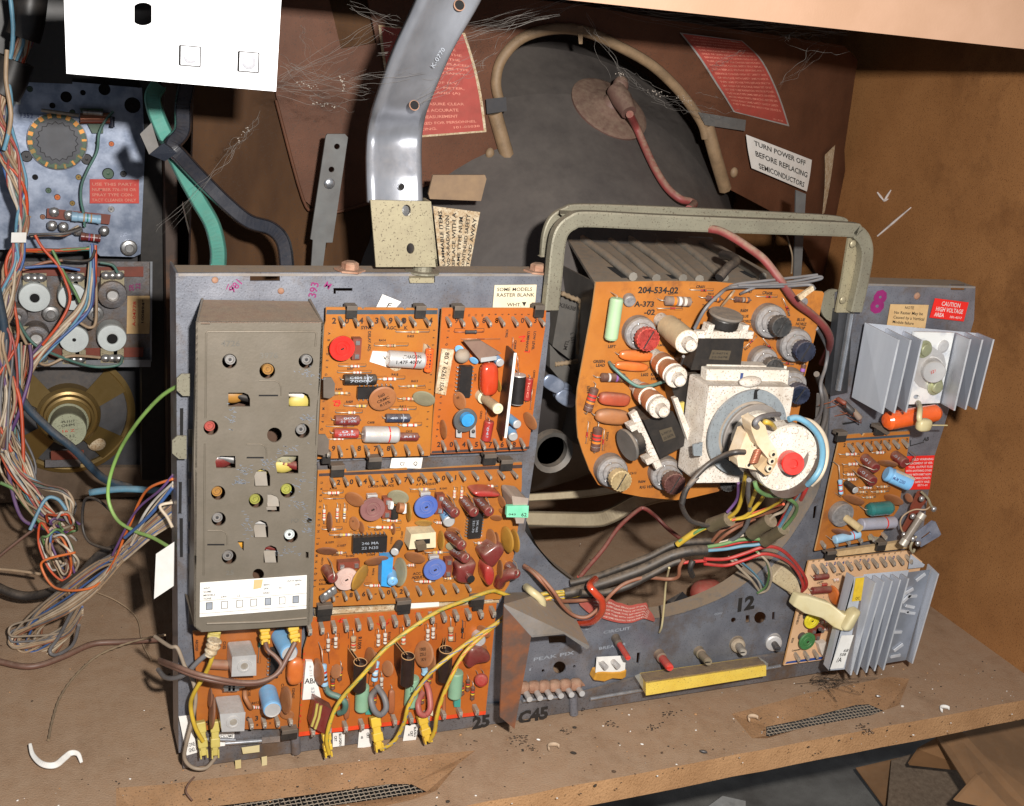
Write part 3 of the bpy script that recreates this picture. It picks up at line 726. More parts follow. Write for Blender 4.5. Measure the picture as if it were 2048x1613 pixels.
def stripwire(parent, pts, wd, th, mt, name='strap', k=6, nrm=None, label=None, hw=None):
    "flat cable: ribbon of given width (px) facing the camera"
    q = spline([WY(*p) for p in pts], k); mb = MB(); vs = []; N = len(q)
    for i, p in enumerate(q):
        t = (q[min(i + 1, N - 1)] - q[max(i - 1, 0)]).normalized(); v = (CAM - p).normalized()
        s = t.cross(nrm or v).normalized(); nn = s.cross(t).normalized()
        W = wd * ((p - CAM).dot(FWD) / F / SC) / 2 * (hw(i / (N - 1)) if hw else 1)
        for a, c in ((-1, -.5), (-.82, .5), (-.7, .15), (.7, .15), (.82, .5), (1, -.5)): vs.append(p + s * W * a + nn * th * c)
    fs = [(i * 6 + j, i * 6 + (j + 1) % 6, (i + 1) * 6 + (j + 1) % 6, (i + 1) * 6 + j) for i in range(N - 1) for j in range(6)]
    mb.add(vs, fs + [tuple(range(6)), tuple(range((N - 1) * 6, N * 6))], mt, False)
    o = mb.build(name, parent)
    if label: tag(o, *label)
    return o
m_('pot_dust', (.36, .30, .24), .9, 0, .5)
# ================================================================ the cabinet
crop('f')
XW = .752
fe = [PZ(-300, 1800), PZ(1000, 1599), PZ(1512, 1520), PZ(2048, 1400)]
sl = (fe[3].y - fe[1].y) / (fe[3].x - fe[1].x)
yl = lambda x: fe[1].y + sl * (x - fe[1].x)
outline = [(-.75, yl(-.75))] + [(x, yl(x) + random.uniform(-.0007, .0007)) for x in [-.4 + .03 * i for i in range(38)]] + [(XW + .02, yl(XW + .02)), (XW + .02, .6), (-.75, .6)]
crop('e1'); H1 = [(905, 250), (1200, 170), (1520, 105), (1600, 112), (1560, 215), (1450, 255), (1200, 300), (1045, 345), (985, 345)]
I1 = [(1040, 300), (1180, 272), (1390, 215), (1440, 212), (1505, 240), (1420, 266), (1200, 305), (1050, 338), (1040, 335)]
ho1 = [PZ(*p) for p in H1]; hi1 = [PZ(*p, -.0035) for p in I1]
crop('e2'); H2 = [(-250, 450), (0, 432), (700, 345), (1590, 258), (1500, 330), (1390, 465), (1270, 510), (700, 640), (-250, 800)]
I2 = [(-150, 590), (250, 545), (700, 490), (1150, 430), (1260, 430), (1340, 470), (1200, 492), (700, 565), (-150, 720)]
ho2 = [PZ(*p) for p in H2]; hi2 = [PZ(*p, -.0035) for p in I2]
mb = MB()
sheet(mb, outline, [[(p.x, p.y) for p in ho1], [(p.x, p.y) for p in ho2]], lambda a, b: Vector((a, b, 0)), (0, 0, -.021), 'floorboard', 0, 'rawboard')
for ho, hi in ((ho1, hi1), (ho2, hi2)):
    n = len(ho); mb.add(ho + hi, [(i, n + i, n + (i + 1) % n, (i + 1) % n) for i in range(n)], 'slotwood')
fl = mb.build('floor'); fl['kind'] = 'structure'
vl = ['fine wire vent mesh in the routed slot below the yellow bar, at the right', 'fine wire vent mesh in the long routed slot at the bottom edge below the chassis']
for hi, lb in ((hi1, vl[0]), (hi2, vl[1])):
    mb = MB(); L = [(p.x, p.y) for p in hi]; xs = [p[0] for p in L]; ys = [p[1] for p in L]; s = .0037
    for ax in (0, 1):
        c = (min(xs), min(ys))[ax]; hi_ = (max(xs), max(ys))[ax]
        while c < hi_:
            o = (min(ys), min(xs))[ax]; run = []
            e = (max(ys), max(xs))[ax]
            while o < e:
                pt = (c, o) if ax == 0 else (o, c)
                if inpoly(*pt, L): run.append(Vector((*pt, -.0038 + .0003 * sin(o * 1700 + c * 849))))
                elif len(run) > 1: mb.tube(run, .0004, 'oldwire', 5, False); run = []
                else: run = []
                o += s / 3
            if len(run) > 1: mb.tube(run, .0004, 'oldwire', 5, False)
            c += s
    tag(mb.build('vent_mesh'), lb, 'vent mesh', 'vent meshes in the cabinet floor')
def quadobj(name, q, mt, th=(0, 0, -.01), kind='structure'):
    mb = MB(); mb.hexa(q, [Vector(p) + Vector(th) for p in q], mt); o = mb.build(name)
    if kind: o['kind'] = kind
    return o
V = Vector
o = quadobj('side_wall', [V((XW, -.2, -.0)), V((XW, .62, 0)), V((XW, .62, .75)), V((XW, -.2, .75))], 'sidewood', (.018, 0, 0))
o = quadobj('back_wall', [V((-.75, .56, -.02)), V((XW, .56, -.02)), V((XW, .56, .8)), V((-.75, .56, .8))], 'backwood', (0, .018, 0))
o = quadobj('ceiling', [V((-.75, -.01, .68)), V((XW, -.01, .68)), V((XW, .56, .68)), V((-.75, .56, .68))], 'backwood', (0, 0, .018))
crop('f')
a, b_, c_ = P(1120, -2, -.09), P(1560, 45, -.09), P(2048, 98, -.09)
mb = MB(); dz = (c_.z - a.z) / (c_.x - a.x); zz = lambda x: a.z + dz * (x - a.x)
q = [V((-.3, -.09, .66)), V((XW - .002, -.09, .66)), V((XW - .002, -.09, zz(XW))), V((-.3, -.09, zz(-.3)))]
mb.hexa(q, [p + V((0, .018, 0)) for p in q], 'topboard'); tag(mb.build('cabinet_rail', bevel=.001), 'pale tan board across the top right corner of the cabinet opening', 'cabinet rail')
# under the shelf
o = quadobj('ground', [V((-2, -1.5, -.34)), V((2, -1.5, -.34)), V((2, 1.2, -.34)), V((-2, 1.2, -.34))], 'ground', (0, 0, -.02))
crop('e1')
def flap(pts, zs, lb, mt='cardboard'):
    mb = MB(); q = [PZ(x, y, z) for (x, y), z in zip(pts, zs)]
    sub = [q[i] for i in range(4)]; n = (q[1] - q[0]).cross(q[3] - q[0]).normalized(); n = n if n.dot(CAM - q[0]) > 0 else -n
    mb.hexa(sub, [p - n * .003 for p in sub], mt); tag(mb.build('cardboard_flap'), lb, 'cardboard', 'scraps of cardboard and board under the shelf')
flap([(1790, 330), (2200, 180), (2260, 700), (2090, 680)], (-.16, -.16, -.2, -.2), 'wide brown cardboard panel at the bottom right corner under the shelf')
flap([(1700, 330), (1790, 300), (2130, 680), (1960, 740)], (-.165, -.155, -.195, -.2), 'narrow lighter strip of cardboard beside the wide panel under the shelf')
flap([(1640, 390), (1740, 335), (1880, 480), (1600, 450)], (-.20, -.18, -.22, -.23), 'raised cardboard flap with a pointed tip under the shelf edge')
flap([(1530, 430), (1760, 360), (2150, 720), (1500, 760)], (-.27, -.26, -.28, -.29), 'large dusty tan board lying lowest beneath the shelf', 'darkwood')
flap([(1390, 460), (1560, 420), (1560, 560), (1500, 610)], (-.30, -.28, -.30, -.31), 'dark cardboard triangle lowest under the shelf', 'cardboard')
flap([(1870, 490), (1890, 480), (2010, 640), (1780, 590)], (-.17, -.17, -.19, -.19), 'small curled cardboard flap with a white edge under the shelf')
flap([(800, 620), (870, 570), (960, 590), (960, 660)], (-.32, -.31, -.32, -.33), 'crumpled grey paper lying on the ground below the shelf', 'paper_grey')
crop('f')
# chalk mark on the side wall
mb = MB()
for L in ([(1755, 472), (1822, 415)], [(1755, 385), (1768, 402), (1776, 398)], [(1768, 402), (1782, 380)]):
    q = [PX(x, y, XW - .0004) for x, y in L]
    for s, e in zip(q, q[1:]): mb.tube([s, s.lerp(e, .5), e], [.0009, .0014, .0006], 'ink_white', 6)
tag(mb.build('chalk_mark'), 'white chalk scrawl on the brown side wall above the handle corner', 'chalk mark')
# ================================================================ the steel chassis
ch = thing('metal_chassis', 'dusty galvanised steel television chassis standing upright and carrying the circuit boards', 'chassis', P(365, 1538, 0))
out = [(357, 546), (700, 545), (1099, 547), (1100, 650), (1088, 760), (1072, 900), (1060, 983), (1050, 1062), (1068, 1089), (1106, 1134), (1151, 1169), (1190, 1200), (1240, 1225), (1300, 1240),
       (1370, 1227), (1451, 1195), (1515, 1150), (1573, 1089), (1612, 1031), (1641, 976), (1655, 900), (1662, 800), (1668, 700), (1672, 585), (1729, 567), (1951, 573), (1948, 640), (1925, 720), (1887, 857), (1868, 915), (1857, 985), (1846, 1060), (1800, 1110), (1790, 1200), (1785, 1300), (1560, 1346), (1040, 1430), (362, 1505)]
hl = [[(500, 546.5), (560, 546.5), (560, 562), (500, 562)], [(818, 547), (870, 547), (870, 565), (820, 565)], [(667, 576), (705, 576), (705, 582), (672, 582), (672, 588), (667, 588)]]
crop('d4'); hd = [circ(370, 1165, 40, 14), circ(1615, 855, 38, 14), circ(1450, 870, 17, 10), [(1525, 840), (1550, 838), (1550, 885), (1525, 888)], [(1690, 820), (1708, 818), (1705, 868), (1688, 868)], circ(272, 912, 9, 8),
      [(1948, 165), (1972, 155), (1960, 240), (1940, 245)], [(300, 970), (410, 965), (412, 1012), (305, 1018)], [(850, 1072), (872, 1070), (862, 1140), (846, 1135)], circ(268, 1185, 11, 8), circ(462, 1157, 9, 8)]
cv = lambda L: [(OX + x / SC, OY + y / SC) for x, y in L]
hd = [cv(h) for h in hd]; hd = [h for h in hd if all(inpoly(x, y, out) for x, y in h)]
crop('d5'); h5 = cv([(1170, 132), (1308, 132), (1304, 182), (1172, 180)]); crop('f')
mb = MB(); plate(mb, out, 0., .0016, 'zinc', [h for h in hl] + hd + [h5]); mb.build('back_plate', ch)
# top flanges
def lip(name, pts, dep, mt, Y=0., th=.0016, down=0., bev=.0008):
    mb = MB(); q = [P(x, y, Y) for x, y in pts]
    for a, b in zip(q, q[1:]):
        up = V((0, dep, -down)); n = V((0, 0, th))
        mb.hexa([a, b, b - n, a - n], [a + up, b + up, b + up - n, a + up - n], mt)
    return mb.build(name, ch, bevel=bev)
lip('top_flange', [(357, 547), (1100, 548)], .022, 'zinc_dusty', -.0004)
lip('top_flange', [(1729, 567), (1951, 573)], .022, 'zinc_dusty', -.0004)
# left side wall of the chassis with tabs
mb = MB(); a, b = P(357, 546), P(362, 1505); a2, b2 = a + V((0, .03, 0)), b + V((0, .03, 0)); n = V((-.0016, 0, 0))
mb.hexa([a + n, a, b, b + n], [a2 + n, a2, b2, b2 + n], 'zinc'); mb.build('side_flange', ch, bevel=.0006)
for (x, y, w, h) in ((368, 770, 24, 44), (360, 895, 26, 46)):
    mb = MB(); pl = [(x - w * .6, y - h * .3), (x - w * .2, y - h * .5), (x + w * .5, y - h * .5), (x + w * .5, y + h * .5), (x - w * .1, y + h * .5), (x - w * .6, y + h * .25)]
    plate(mb, [(px, py + 0) for px, py in pl], -.012, .0012, 'olive_steel'); mb.build('clip_tab', ch)
for (x, y) in ((657, 777), (645, 891)):
    mb = MB(); plate(mb, [(x - 10, y - 22), (x + 6, y - 22), (x + 13, y - 10), (x + 12, y + 14), (x + 2, y + 20), (x - 10, y + 18)], -.028, .0012, 'tab_brown'); mb.build('clip_tab', ch)
for y in (860, 910, 960, 1010, 1060, 1110, 1160, 1215):
    mb = MB(); plate(mb, [(378, y), (388, y), (388, y + 34), (378, y + 34)], -.01, .002, 'tin_brown'); mb.build('clip_tab', ch)
crop('c5')
mb = MB()
for L in ([(62, 655), (76, 655), (74, 860), (62, 860)], [(58, 960), (70, 960), (68, 1090), (56, 1090)], [(60, 1110), (74, 1110), (74, 1270), (62, 1270)]):
    plate(mb, L, -.0006, .0003, 'void')
mb.build('slot', ch)
crop('f')
# lower rail and fold
mb = MB(); out2 = [(364, 1470), (596, 1457), (596, 1450), (980, 1412), (1040, 1408), (1060, 1392), (1160, 1388), (1290, 1352), (1560, 1308), (1790, 1272), (1790, 1320), (1570, 1357), (1160, 1421), (960, 1452), (366, 1537)]
plate(mb, out2, -.004, .003, 'zinc_dirty', [[(757, 1449), (768, 1447), (768, 1462), (757, 1464)], [(800, 1440), (832, 1437), (832, 1450), (800, 1453)]]); mb.build('lower_rail', ch, bevel=.0008)
mb = MB()
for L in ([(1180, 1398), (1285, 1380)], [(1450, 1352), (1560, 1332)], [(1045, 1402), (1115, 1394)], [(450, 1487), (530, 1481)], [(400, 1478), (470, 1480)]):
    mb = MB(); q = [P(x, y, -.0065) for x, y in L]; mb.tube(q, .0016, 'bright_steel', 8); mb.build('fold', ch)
mb = MB(); mb.hexa(q4([(524, 1475), (560, 1472), (560, 1484), (524, 1487)], -.009), q4([(524, 1475), (560, 1472), (560, 1484), (524, 1487)], -.004), 'bright_steel'); mb.build('spring_clip', ch, bevel=.0006)
for qd in ([(483, 1495), (519, 1490), (519, 1504), (486, 1508)], [(470, 1521), (482, 1519), (482, 1536), (471, 1538)], [(523, 1514), (534, 1512), (534, 1530), (524, 1532)]):
    mb = MB(); mb.hexa(q4(qd, -.010), q4(qd, -.004), 'nylon'); mb.build('nylon_clip', ch, bevel=.0008)
for x in (1146, 590):
    mb = MB(); a = P(x, 1392 if x > 1000 else 1458, -.005); e = P(x + 2, 1428 if x > 1000 else 1505, -.006); mb.tube([a, e], .0035, 'zinc', 12); mb.build('rib', ch)
# bolts on the top flange
for x, y, r, mt in ((700, 535, 12, 'rust'), (845, 538, 14, 'olive_steel'), (1076, 538, 12, 'rust')):
    c = P(x, y, .006); mb = MB(); k = r / 2400
    mb.lathe(c - UP * .002, UP, [(k * 2.0, 0), (k * 2.0, .0012), (k * 1.1, .0013), (k * 1.1, .005), (k * .8, .006), (.0002, .006)], mt, 6 if mt != 'olive_steel' else 16, smooth=False); mb.build('bolt', ch)
for x, y in ((1060, 541), (672, 541), (1870, 572), (538, 574)):
    pass
for x, y, r in ((1834, 592, 7), (562, 582, 5), (430, 560, 5)):
    c = P(x, y, 0); mb = MB(); mb.ball(c, (XX * r / 2300, OUT * r / 4000, UP * r / 2300), 'rust', 10, 6); mb.build('rivet', ch)
mb = MB(); mb.hexa(q4([(818, 556), (868, 556), (868, 566), (820, 566)], -.004), q4([(818, 546), (868, 546), (868, 552), (820, 552)], .004), 'brass_steel'); mb.build('spring_clip', ch, bevel=.0006)
# arc lip behind the round opening
arc = [(1050, 1045), (1068, 1089), (1106, 1134), (1151, 1169), (1190, 1200), (1240, 1225), (1300, 1240), (1370, 1227), (1451, 1195), (1515, 1150), (1573, 1089), (1612, 1031), (1641, 976), (1655, 900), (1662, 800)]
mb = MB(); q = spline([P(x, y, 0) for x, y in arc], 4); k = len(q); b = [p + V((0, .017, 0)) for p in q]; 
nn = []
for i in range(k):
    t = (q[min(i + 1, k - 1)] - q[max(i - 1, 0)]).normalized(); nn.append(t.cross(V((0, 1, 0))).normalized() * .0016)
mb.add(q + b, [(i, i + 1, k + i + 1, k + i) for i in range(k - 1)], 'zinc_dusty', True)
mb.add([p + n for p, n in zip(q, nn)] + [p + n for p, n in zip(b, nn)], [(i, i + 1, k + i + 1, k + i) for i in range(k - 1)], 'zinc_dusty', True)
mb.add(b + [p + n for p, n in zip(b, nn)], [(i, i + 1, k + i + 1, k + i) for i in range(k - 1)], 'zinc_dusty')
mb.build('curved_flange', ch)
# stencils and scribbles (they belong to the plate)
def ptext(s, x, y, h, rot=0, mt='ink', Y=-.0002, w=None, bold=.02, parent=None, name='lettering', sx=1., align='l', build=True):
    m = mpx(x, y, Y); o_ = P(x, y, Y); r = radians(rot); u = V((cos(r), 0, -sin(r))); v = V((sin(r), 0, cos(r))); mb = MB()
    text_map(mb, s, lambda a, b: o_ + u * a + v * b, mt, 0, 0, h * m, w=w * m if w else None, bold=bold, sx=sx, align=align)
    mb2 = MB(); mb2.add(mb.v, mb.f, mt); return mb2.build(name, parent or ch)
ptext('25', 945, 1458, 26, -4, Y=-.0044, bold=.05); ptext('C45', 1036, 1448, 27, -4, Y=-.0044, bold=.05)
crop('d4'); ptext('12', 1455, 820, 90, -6, bold=.05, sx=1.1)
ptext('CIRCUIT', 640, 955, 20, -3, 'ink_grey', w=190); ptext('BREAKER', 612, 1055, 20, -3, 'ink_grey', w=190); ptext('PEAK PIX', 205, 1125, 24, -3, 'ink_grey', w=280); ptext('D', 505, 1435, 22, -4, 'ink', Y=-.0044)
ptext('LP', 530, 930, 20, -3, 'ink_grey'); ptext('8', 180, 1185, 18, 0, 'ink_grey'); ptext('CONV', 1330, 840, 14, -4, 'ink_grey')
crop('d5'); ptext('8', 440, 365, 195, 8, 'ink_purple', bold=.05, sx=1.05)
crop('d6'); ptext('AB', 1350, 195, 48, -4, bold=.03)
mb = MB(); q = [P(x, y, -.0003) for x, y in ((1205, 180), (1197, 250), (1360, 205))]; mb.tube(q, .0004, 'ink', 4); mb.build('lettering', ch)
crop('c5'); ptext('393', 622, 200, 32, -80, 'ink_purple', bold=0.02); ptext('M', 655, 150, 26, 30, 'ink_purple', bold=0.02); ptext('1X', 245, 160, 26, 20, 'ink_purple', bold=0); ptext('981', 282, 180, 30, -50, 'ink_purple', bold=.01)
# handle
crop('f')
hb = thing('handle', 'dull olive steel carrying handle bent over the slatted cage and riveted to the chassis', 'handle', P(1690, 790, -.01))
def bar(name, pts, wz, dy, mt, parent, k=5, round_=.3, bev=.0012):
    q = spline(pts, k); mb = MB(); N = len(q); vs = []
    for i, p in enumerate(q):
        t = (q[min(i + 1, N - 1)] - q[max(i - 1, 0)]); t.y = 0; t.normalize(); s = t.cross(V((0, 1, 0))).normalized()
        for a, c in ((-1, -1), (-.75, -1.12), (.75, -1.12), (1, -1), (1, 1), (-1, 1)): vs.append(p + s * wz / 2 * a + V((0, dy / 2 * c, 0)))
    mb.add(vs, [(i * 6 + j, i * 6 + (j + 1) % 6, (i + 1) * 6 + (j + 1) % 6, (i + 1) * 6 + j) for i in range(N - 1) for j in range(6)] + [tuple(range(6)), tuple(range((N - 1) * 6, N * 6))], mt)
    return mb.build(name, parent, bevel=bev)
bar('grip', [P(x, y, -.012) for x, y in ((1100, 618), (1106, 560), (1113, 490), (1122, 460), (1142, 443), (1170, 437), (1300, 443), (1500, 451), (1690, 458), (1712, 464), (1726, 482), (1730, 510), (1722, 560), (1708, 622))], .0105, .006, 'olive_steel', hb)
bar('rear_flange', [P(x, y, .006) for x, y in ((1090, 512), (1094, 470), (1106, 440), (1130, 424), (1160, 418), (1300, 422), (1500, 431), (1660, 440), (1690, 448))], .0075, .004, 'olive_steel', hb)
mb = MB(); mb.hexa(q4([(1120, 428), (1680, 447), (1690, 452), (1130, 436)], -.008), q4([(1118, 420), (1670, 440), (1680, 446), (1120, 426)], .004), 'olive_steel'); mb.build('web', hb)
mb = MB(); plate(mb, [(1698, 470), (1718, 470), (1708, 625), (1672, 625), (1684, 560)], -.008, .002, 'brass_steel'); mb.build('side_tab', hb, bevel=.0006)
for x, y in ((1706, 488), (1686, 600)):
    mb = MB(); mb.ball(P(x, y, -.012), (XX * .003, OUT * .0012, UP * .003), 'brass_steel', 12, 6); mb.build('rivet', hb)
mb = MB(); a = [(1678, 622), (1706, 622), (1695, 785), (1660, 792)]; plate(mb, a, -.006, .008, 'darkmetal'); mb.build('post', hb, bevel=.002)
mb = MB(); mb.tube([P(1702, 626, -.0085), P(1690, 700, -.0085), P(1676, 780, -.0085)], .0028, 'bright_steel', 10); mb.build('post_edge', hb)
mb = MB(); mb.lathe(P(1665, 610, .004), OUT, [(.0145, 0), (.0145, .002), (.0002, .002)], 'olive_steel', 20, sx=.8); mb.build('wing', hb)
# tan sleeve and bent support arm
sb = thing('support_bracket', 'shiny bent steel support arm rising from a tan sleeve behind the chassis top', 'bracket', P(805, 530, .01))
def profile(name, rows, mt, parent, flange=.006, th=.0012, mt2=None):
    "rows: (xl, xr, y, Y): channel following the rows"
    L = spline([P(xl, y, Y) for xl, xr, y, Y in rows], 6); Rr = spline([P(xr, y, Y) for xl, xr, y, Y in rows], 6); N = len(L); vs = []; mb = MB()
    for i in range(N):
        j, k2 = max(i - 1, 0), min(i + 1, N - 1); t = (L[k2] - L[j]).normalized(); s = (Rr[i] - L[i]).normalized(); n = s.cross(t).normalized()
        if n.y > 0: n = -n
        l, r = L[i], Rr[i]; w = r - l
        for p in (l - n * flange, l - n * .002, l + w * .05, l + w * .13 + n * .0006, l + w * .2 - n * .0012, r - w * .2 - n * .0012, r - w * .13 + n * .0006, r - w * .05, r - n * .002, r - n * flange): vs.append(p)
    m = 10
    mb.add(vs, [(i * m + j, i * m + j + 1, (i + 1) * m + j + 1, (i + 1) * m + j) for i in range(N - 1) for j in range(m - 1)], mt, True)
    o = mb.build(name, parent); so = o.modifiers.new('solid', 'SOLIDIFY'); so.thickness = th; so.offset = -1; return o
profile('arm', [(738, 848, 405, .003), (736, 846, 355, .006), (735, 845, 315, .013), (737, 846, 280, .017), (742, 850, 250, .013), (752, 860, 215, -.002), (790, 905, 110, -.03), (835, 962, 10, -.045), (866, 1000, -70, -.058)], 'arm_steel', sb)
mb = MB(); plate(mb, [(741, 400), (862, 403), (876, 534), (752, 534)], -.004, .0015, 'brass_steel', [circ(813, 421, 9, 12, 12), circ(821, 497, 8, 12, 11)]); o = mb.build('sleeve', sb, bevel=.0005)
mb = MB(); a = q4([(862, 403), (876, 534)], -.004); b2 = [p + V((0, .012, 0)) for p in a]; mb.hexa([a[0], b2[0], b2[1], a[1]], [p - V((.0015, 0, 0)) for p in (a[0], b2[0], b2[1], a[1])], 'brass_steel'); mb.build('sleeve_side', sb)
def hole(x, y, r, Y, parent, ry=None, rim='rust', tilt=0.):
    mb = MB(); c = P(x, y, Y); m = mpx(x, y, Y)
    n = V((0, -1, tilt)).normalized(); 
    mb.lathe(c, n, [(r * m * 1.18, 0), (r * m * 1.18, .0007), (r * m, .0009), (r * m, .0004, 'void'), (.0002, .0003, 'void')], rim, 18, xd=XX, sx=1.); return mb.build('hole', parent)
mb = MB(); plate(mb, [(800, 406), (824, 406), (826, 436), (803, 436)], .0036, .001, 'bright_steel'); mb.build('tongue', sb)
hole(802, 373, 6, .0018, sb, rim='bright_steel'); hole(828, 211, 9, -.0175, sb, tilt=.35); hole(918, 11, 10, -.0465, sb, tilt=.35)
ptext('K-0770', 868, 137, 9, -62, 'ink_grey', Y=-.0315, parent=sb, w=44, bold=-.01)
# grey strap with two holes
st = MB(); plate(st, [(655, 268), (690, 268), (696, 275), (665, 485), (652, 485), (645, 540), (622, 540), (626, 480), (621, 478), (652, 272)], .16, .002, 'strapgrey', [circ(674, 293, 6, 10), circ(663, 339, 6, 10)])
o = tag(st.build('hanger_strap'), 'grey perforated metal strap with a bright rivet, left of the bent arm', 'metal strap')
mb = MB(); mb.ball(P(659, 367, .158), (XX * .0042, OUT * .0015, UP * .0042), 'bright_steel', 12, 6); mb.build('rivet', o)
# white panel
wp = thing('white_panel', 'bright white metal panel with one oblong hole and two square fasteners', 'panel', P(340, 160, -.05))
mb = MB(); ob = []
for k in range(24):
    a = 2 * pi * k / 24; ob.append((286 + max(-17.5, min(17.5, 26 * cos(a))), 28 + 23 * sin(a)))
plate(mb, [(126, -60), (566, -60), (552, 183), (133, 147)], -.05, .0018, 'panel_white', [ob]); mb.build('panel', wp, bevel=.0006)
for x, y in ((380, 112), (497, 124)):
    mb = MB(); m = mpx(x, y, -.05); c = P(x, y, -.05)
    for sx_, sz, w, h in ((-1, 0, .10, 1), (1, 0, .07, 1), (0, 1, 1, .06), (0, -1, 1, .07)):
        mb.box(c + XX * sx_ * 20 * m + UP * sz * 19 * m + OUT * .0002, (XX * 20 * m * (w), UP * 19 * m * h, OUT * .0004), 'void' if sx_ < 0 else 'charcoal')
    mb.lathe(c, OUT, [(17 * m, .0003), (17 * m, .0008), (15.5 * m, .0008)], 'aluminium', 24); mb.ball(c, (XX * 15 * m, OUT * .0035, UP * 15.5 * m), 'fastener', 16, 8); mb.build('fastener', wp)
# ================================================================ picture tube, shield
axp = P(1490, 880, -.095); AX, AZ = axp.x, axp.z
tube_ = thing('picture_tube', 'dark grey coated glass picture tube behind the chassis', 'picture tube', (AX, .05, AZ))
mb = MB()
pr = [(.0185, -.15), (.0185, .02), (.022, .035), (.036, .055), (.056, .08), (.082, .11), (.115, .15), (.152, .20), (.19, .25), (.225, .31), (.24, .36), (.245, .40), (.0003, .41)]
mb.lathe((AX, 0, AZ), (0, 1, 0), pr[:2], 'glass_neck', 32); mb.lathe((AX, 0, AZ), (0, 1, 0), pr[1:], 'aquadag', 64, xd=XX, sx=1.1)
mb.build('glass', tube_)
# anode cup: sits on the funnel surface where the camera sees it
def on_funnel(x, y):
    d = R_(x, y).normalized(); t = .4
    def rr(Y):
        for (r0, y0), (r1, y1) in zip(pr, pr[1:]):
            if y0 <= Y <= y1: return r0 + (r1 - r0) * (Y - y0) / (y1 - y0)
        return 0
    while t < 2:
        p = CAM + d * t
        if p.y > .02 and math.hypot((p.x - AX) / 1.1, p.z - AZ) < rr(p.y): return p
        t += .0008
    return P(x, y, .3)
ac = on_funnel(1218, 218); e = .004
nrm = ((on_funnel(1225, 218) - on_funnel(1195, 218)).cross(on_funnel(1210, 205) - on_funnel(1210, 235))).normalized()
if nrm.dot(CAM - ac) < 0: nrm = -nrm
an = thing('anode_cap', 'brown rubber suction cup with the high voltage lead on the picture tube', 'anode cap', ac)
mb = MB(); mb.lathe(ac, nrm, [(.037, -.002), (.0375, .001), (.035, .002), (.020, .0045), (.010, .008), (.008, .012), (.0002, .013)], 'capred', 32); mb.build('cup', an)
crop('c4'); mb = MB(); pk = [ac + nrm * .018, (P(745, 560, ac.y - .03)), P(800, 660, ac.y - .045)]
mb.tube([P(712, 505, ac.y - .012), P(750, 565, ac.y - .022), P(790, 640, ac.y - .035)], [.008, .009, .0068], 'capred', 16); mb.build('boot', an); mb = MB()
mb.ball(P(742, 490, ac.y - .012), (XX * .0075, OUT * .006, UP * .009), 'capred', 14, 8); mb.build('ridge', an)
YB = ac.y - .045
L_ = [P(795, 650, YB)] + [on_funnel(x, y) + (CAM - on_funnel(x, y)).normalized() * h for x, y, h in ((835, 730, .022), (900, 880, .016), (950, 980, .016), (1010, 1070, .02), (1080, 1130, .03), (1135, 1145, .04), (1160, 1160, .05), (1130, 1190, .06))]
mb = MB(); mb.tube(spline(L_), .0034, 'hv_red', 10); mb.build('lead_wire', an)
crop('d1'); YH = -.004
wire(an, [(940, 120, .03), (1000, 168, -.008), (1080, 185, -.02), (1170, 230, -.03), (1260, 290, -.04), (1340, 350, -.05), (1400, 420, -.055), (1460, 500, -.06), (1540, 610, -.06), (1640, 690, -.055), (1710, 760, -.05), (1745, 830, -.04), (1740, 890, -.02), (1700, 980, .02)], 26, 'hv_red', 'lead_wire')
crop('f')
sh = thing('tube_shield', 'brown fibreboard shield with an arched opening around the picture tube', 'shield', P(1010, 330, .22))
XC = P(1200, 200, .22).x; YS = .21
def sY(X, Z): return YS + (.55 if X > XC else .12) * (X - XC) ** 2 + (.25 * max(0, X - XC - .12) if X > XC else 0)
def SP(x, y, lift=0.):
    Y = YS
    for _ in range(12):
        p = P(x, y, Y); Y = Y * .4 + (sY(p.x, p.z) - lift) * .6
    return P(x, y, Y)
so = [(530, -80), (552, 190), (606, 398), (632, 420), (675, 424), (860, 368), (1020, 327), (1003, 245), (987, 205), (990, 150), (1008, 108), (1048, 72), (1108, 54), (1170, 60), (1235, 88), (1305, 128), (1362, 182), (1402, 240), (1420, 290), (1440, 350), (1454, 376), (1560, 432), (1600, 480), (1640, 560), (1700, 560), (1690, 300), (1716, 120), (1690, 92), (1520, 66), (1350, 42), (1150, 8), (960, -12), (900, -80)]
so3 = [SP(*p) for p in so]; hw_ = [SP(*p) for p in ((658, -3), (735, -3), (754, 86), (682, 97))]
mb = MB(); sheet(mb, [(p.x, p.z) for p in so3], [[(p.x, p.z) for p in hw_]], lambda a, b: V((a, sY(a, b), b)), (0, .003, 0), 'shieldbrown', .03); mb.build('panel', sh)
def strip(pts, r, mt, name, lift=.004):
    mb = MB(); q = spline([SP(x, y, lift) for x, y in pts], 5); mb.tube(q, r, mt, 8); return mb.build(name, sh)
strip([(1000, 205), (992, 165), (1004, 118), (1045, 76), (1108, 58), (1170, 63), (1235, 91), (1305, 131), (1362, 186), (1402, 243), (1412, 275)], .0045, 'shieldtrim', 'rim')
strip([(990, 226), (1008, 290), (1030, 362)], .0062, 'shieldtrim', 'rim'); strip([(1414, 250), (1430, 310), (1450, 378)], .0062, 'shieldtrim', 'rim')
strip([(552, 200), (606, 398), (632, 420), (675, 424), (860, 368), (1020, 327)], .0013, 'shieldbrown', 'edge_tape', .001)
mb = MB(); mb.hexa([SP(x, y, .012) for x, y in ((972, 198), (1012, 194), (1014, 222), (974, 228))], [SP(x, y, .002) for x, y in ((972, 198), (1012, 194), (1014, 222), (974, 228))], 'charcoal'); mb.build('clip', sh, bevel=.001)
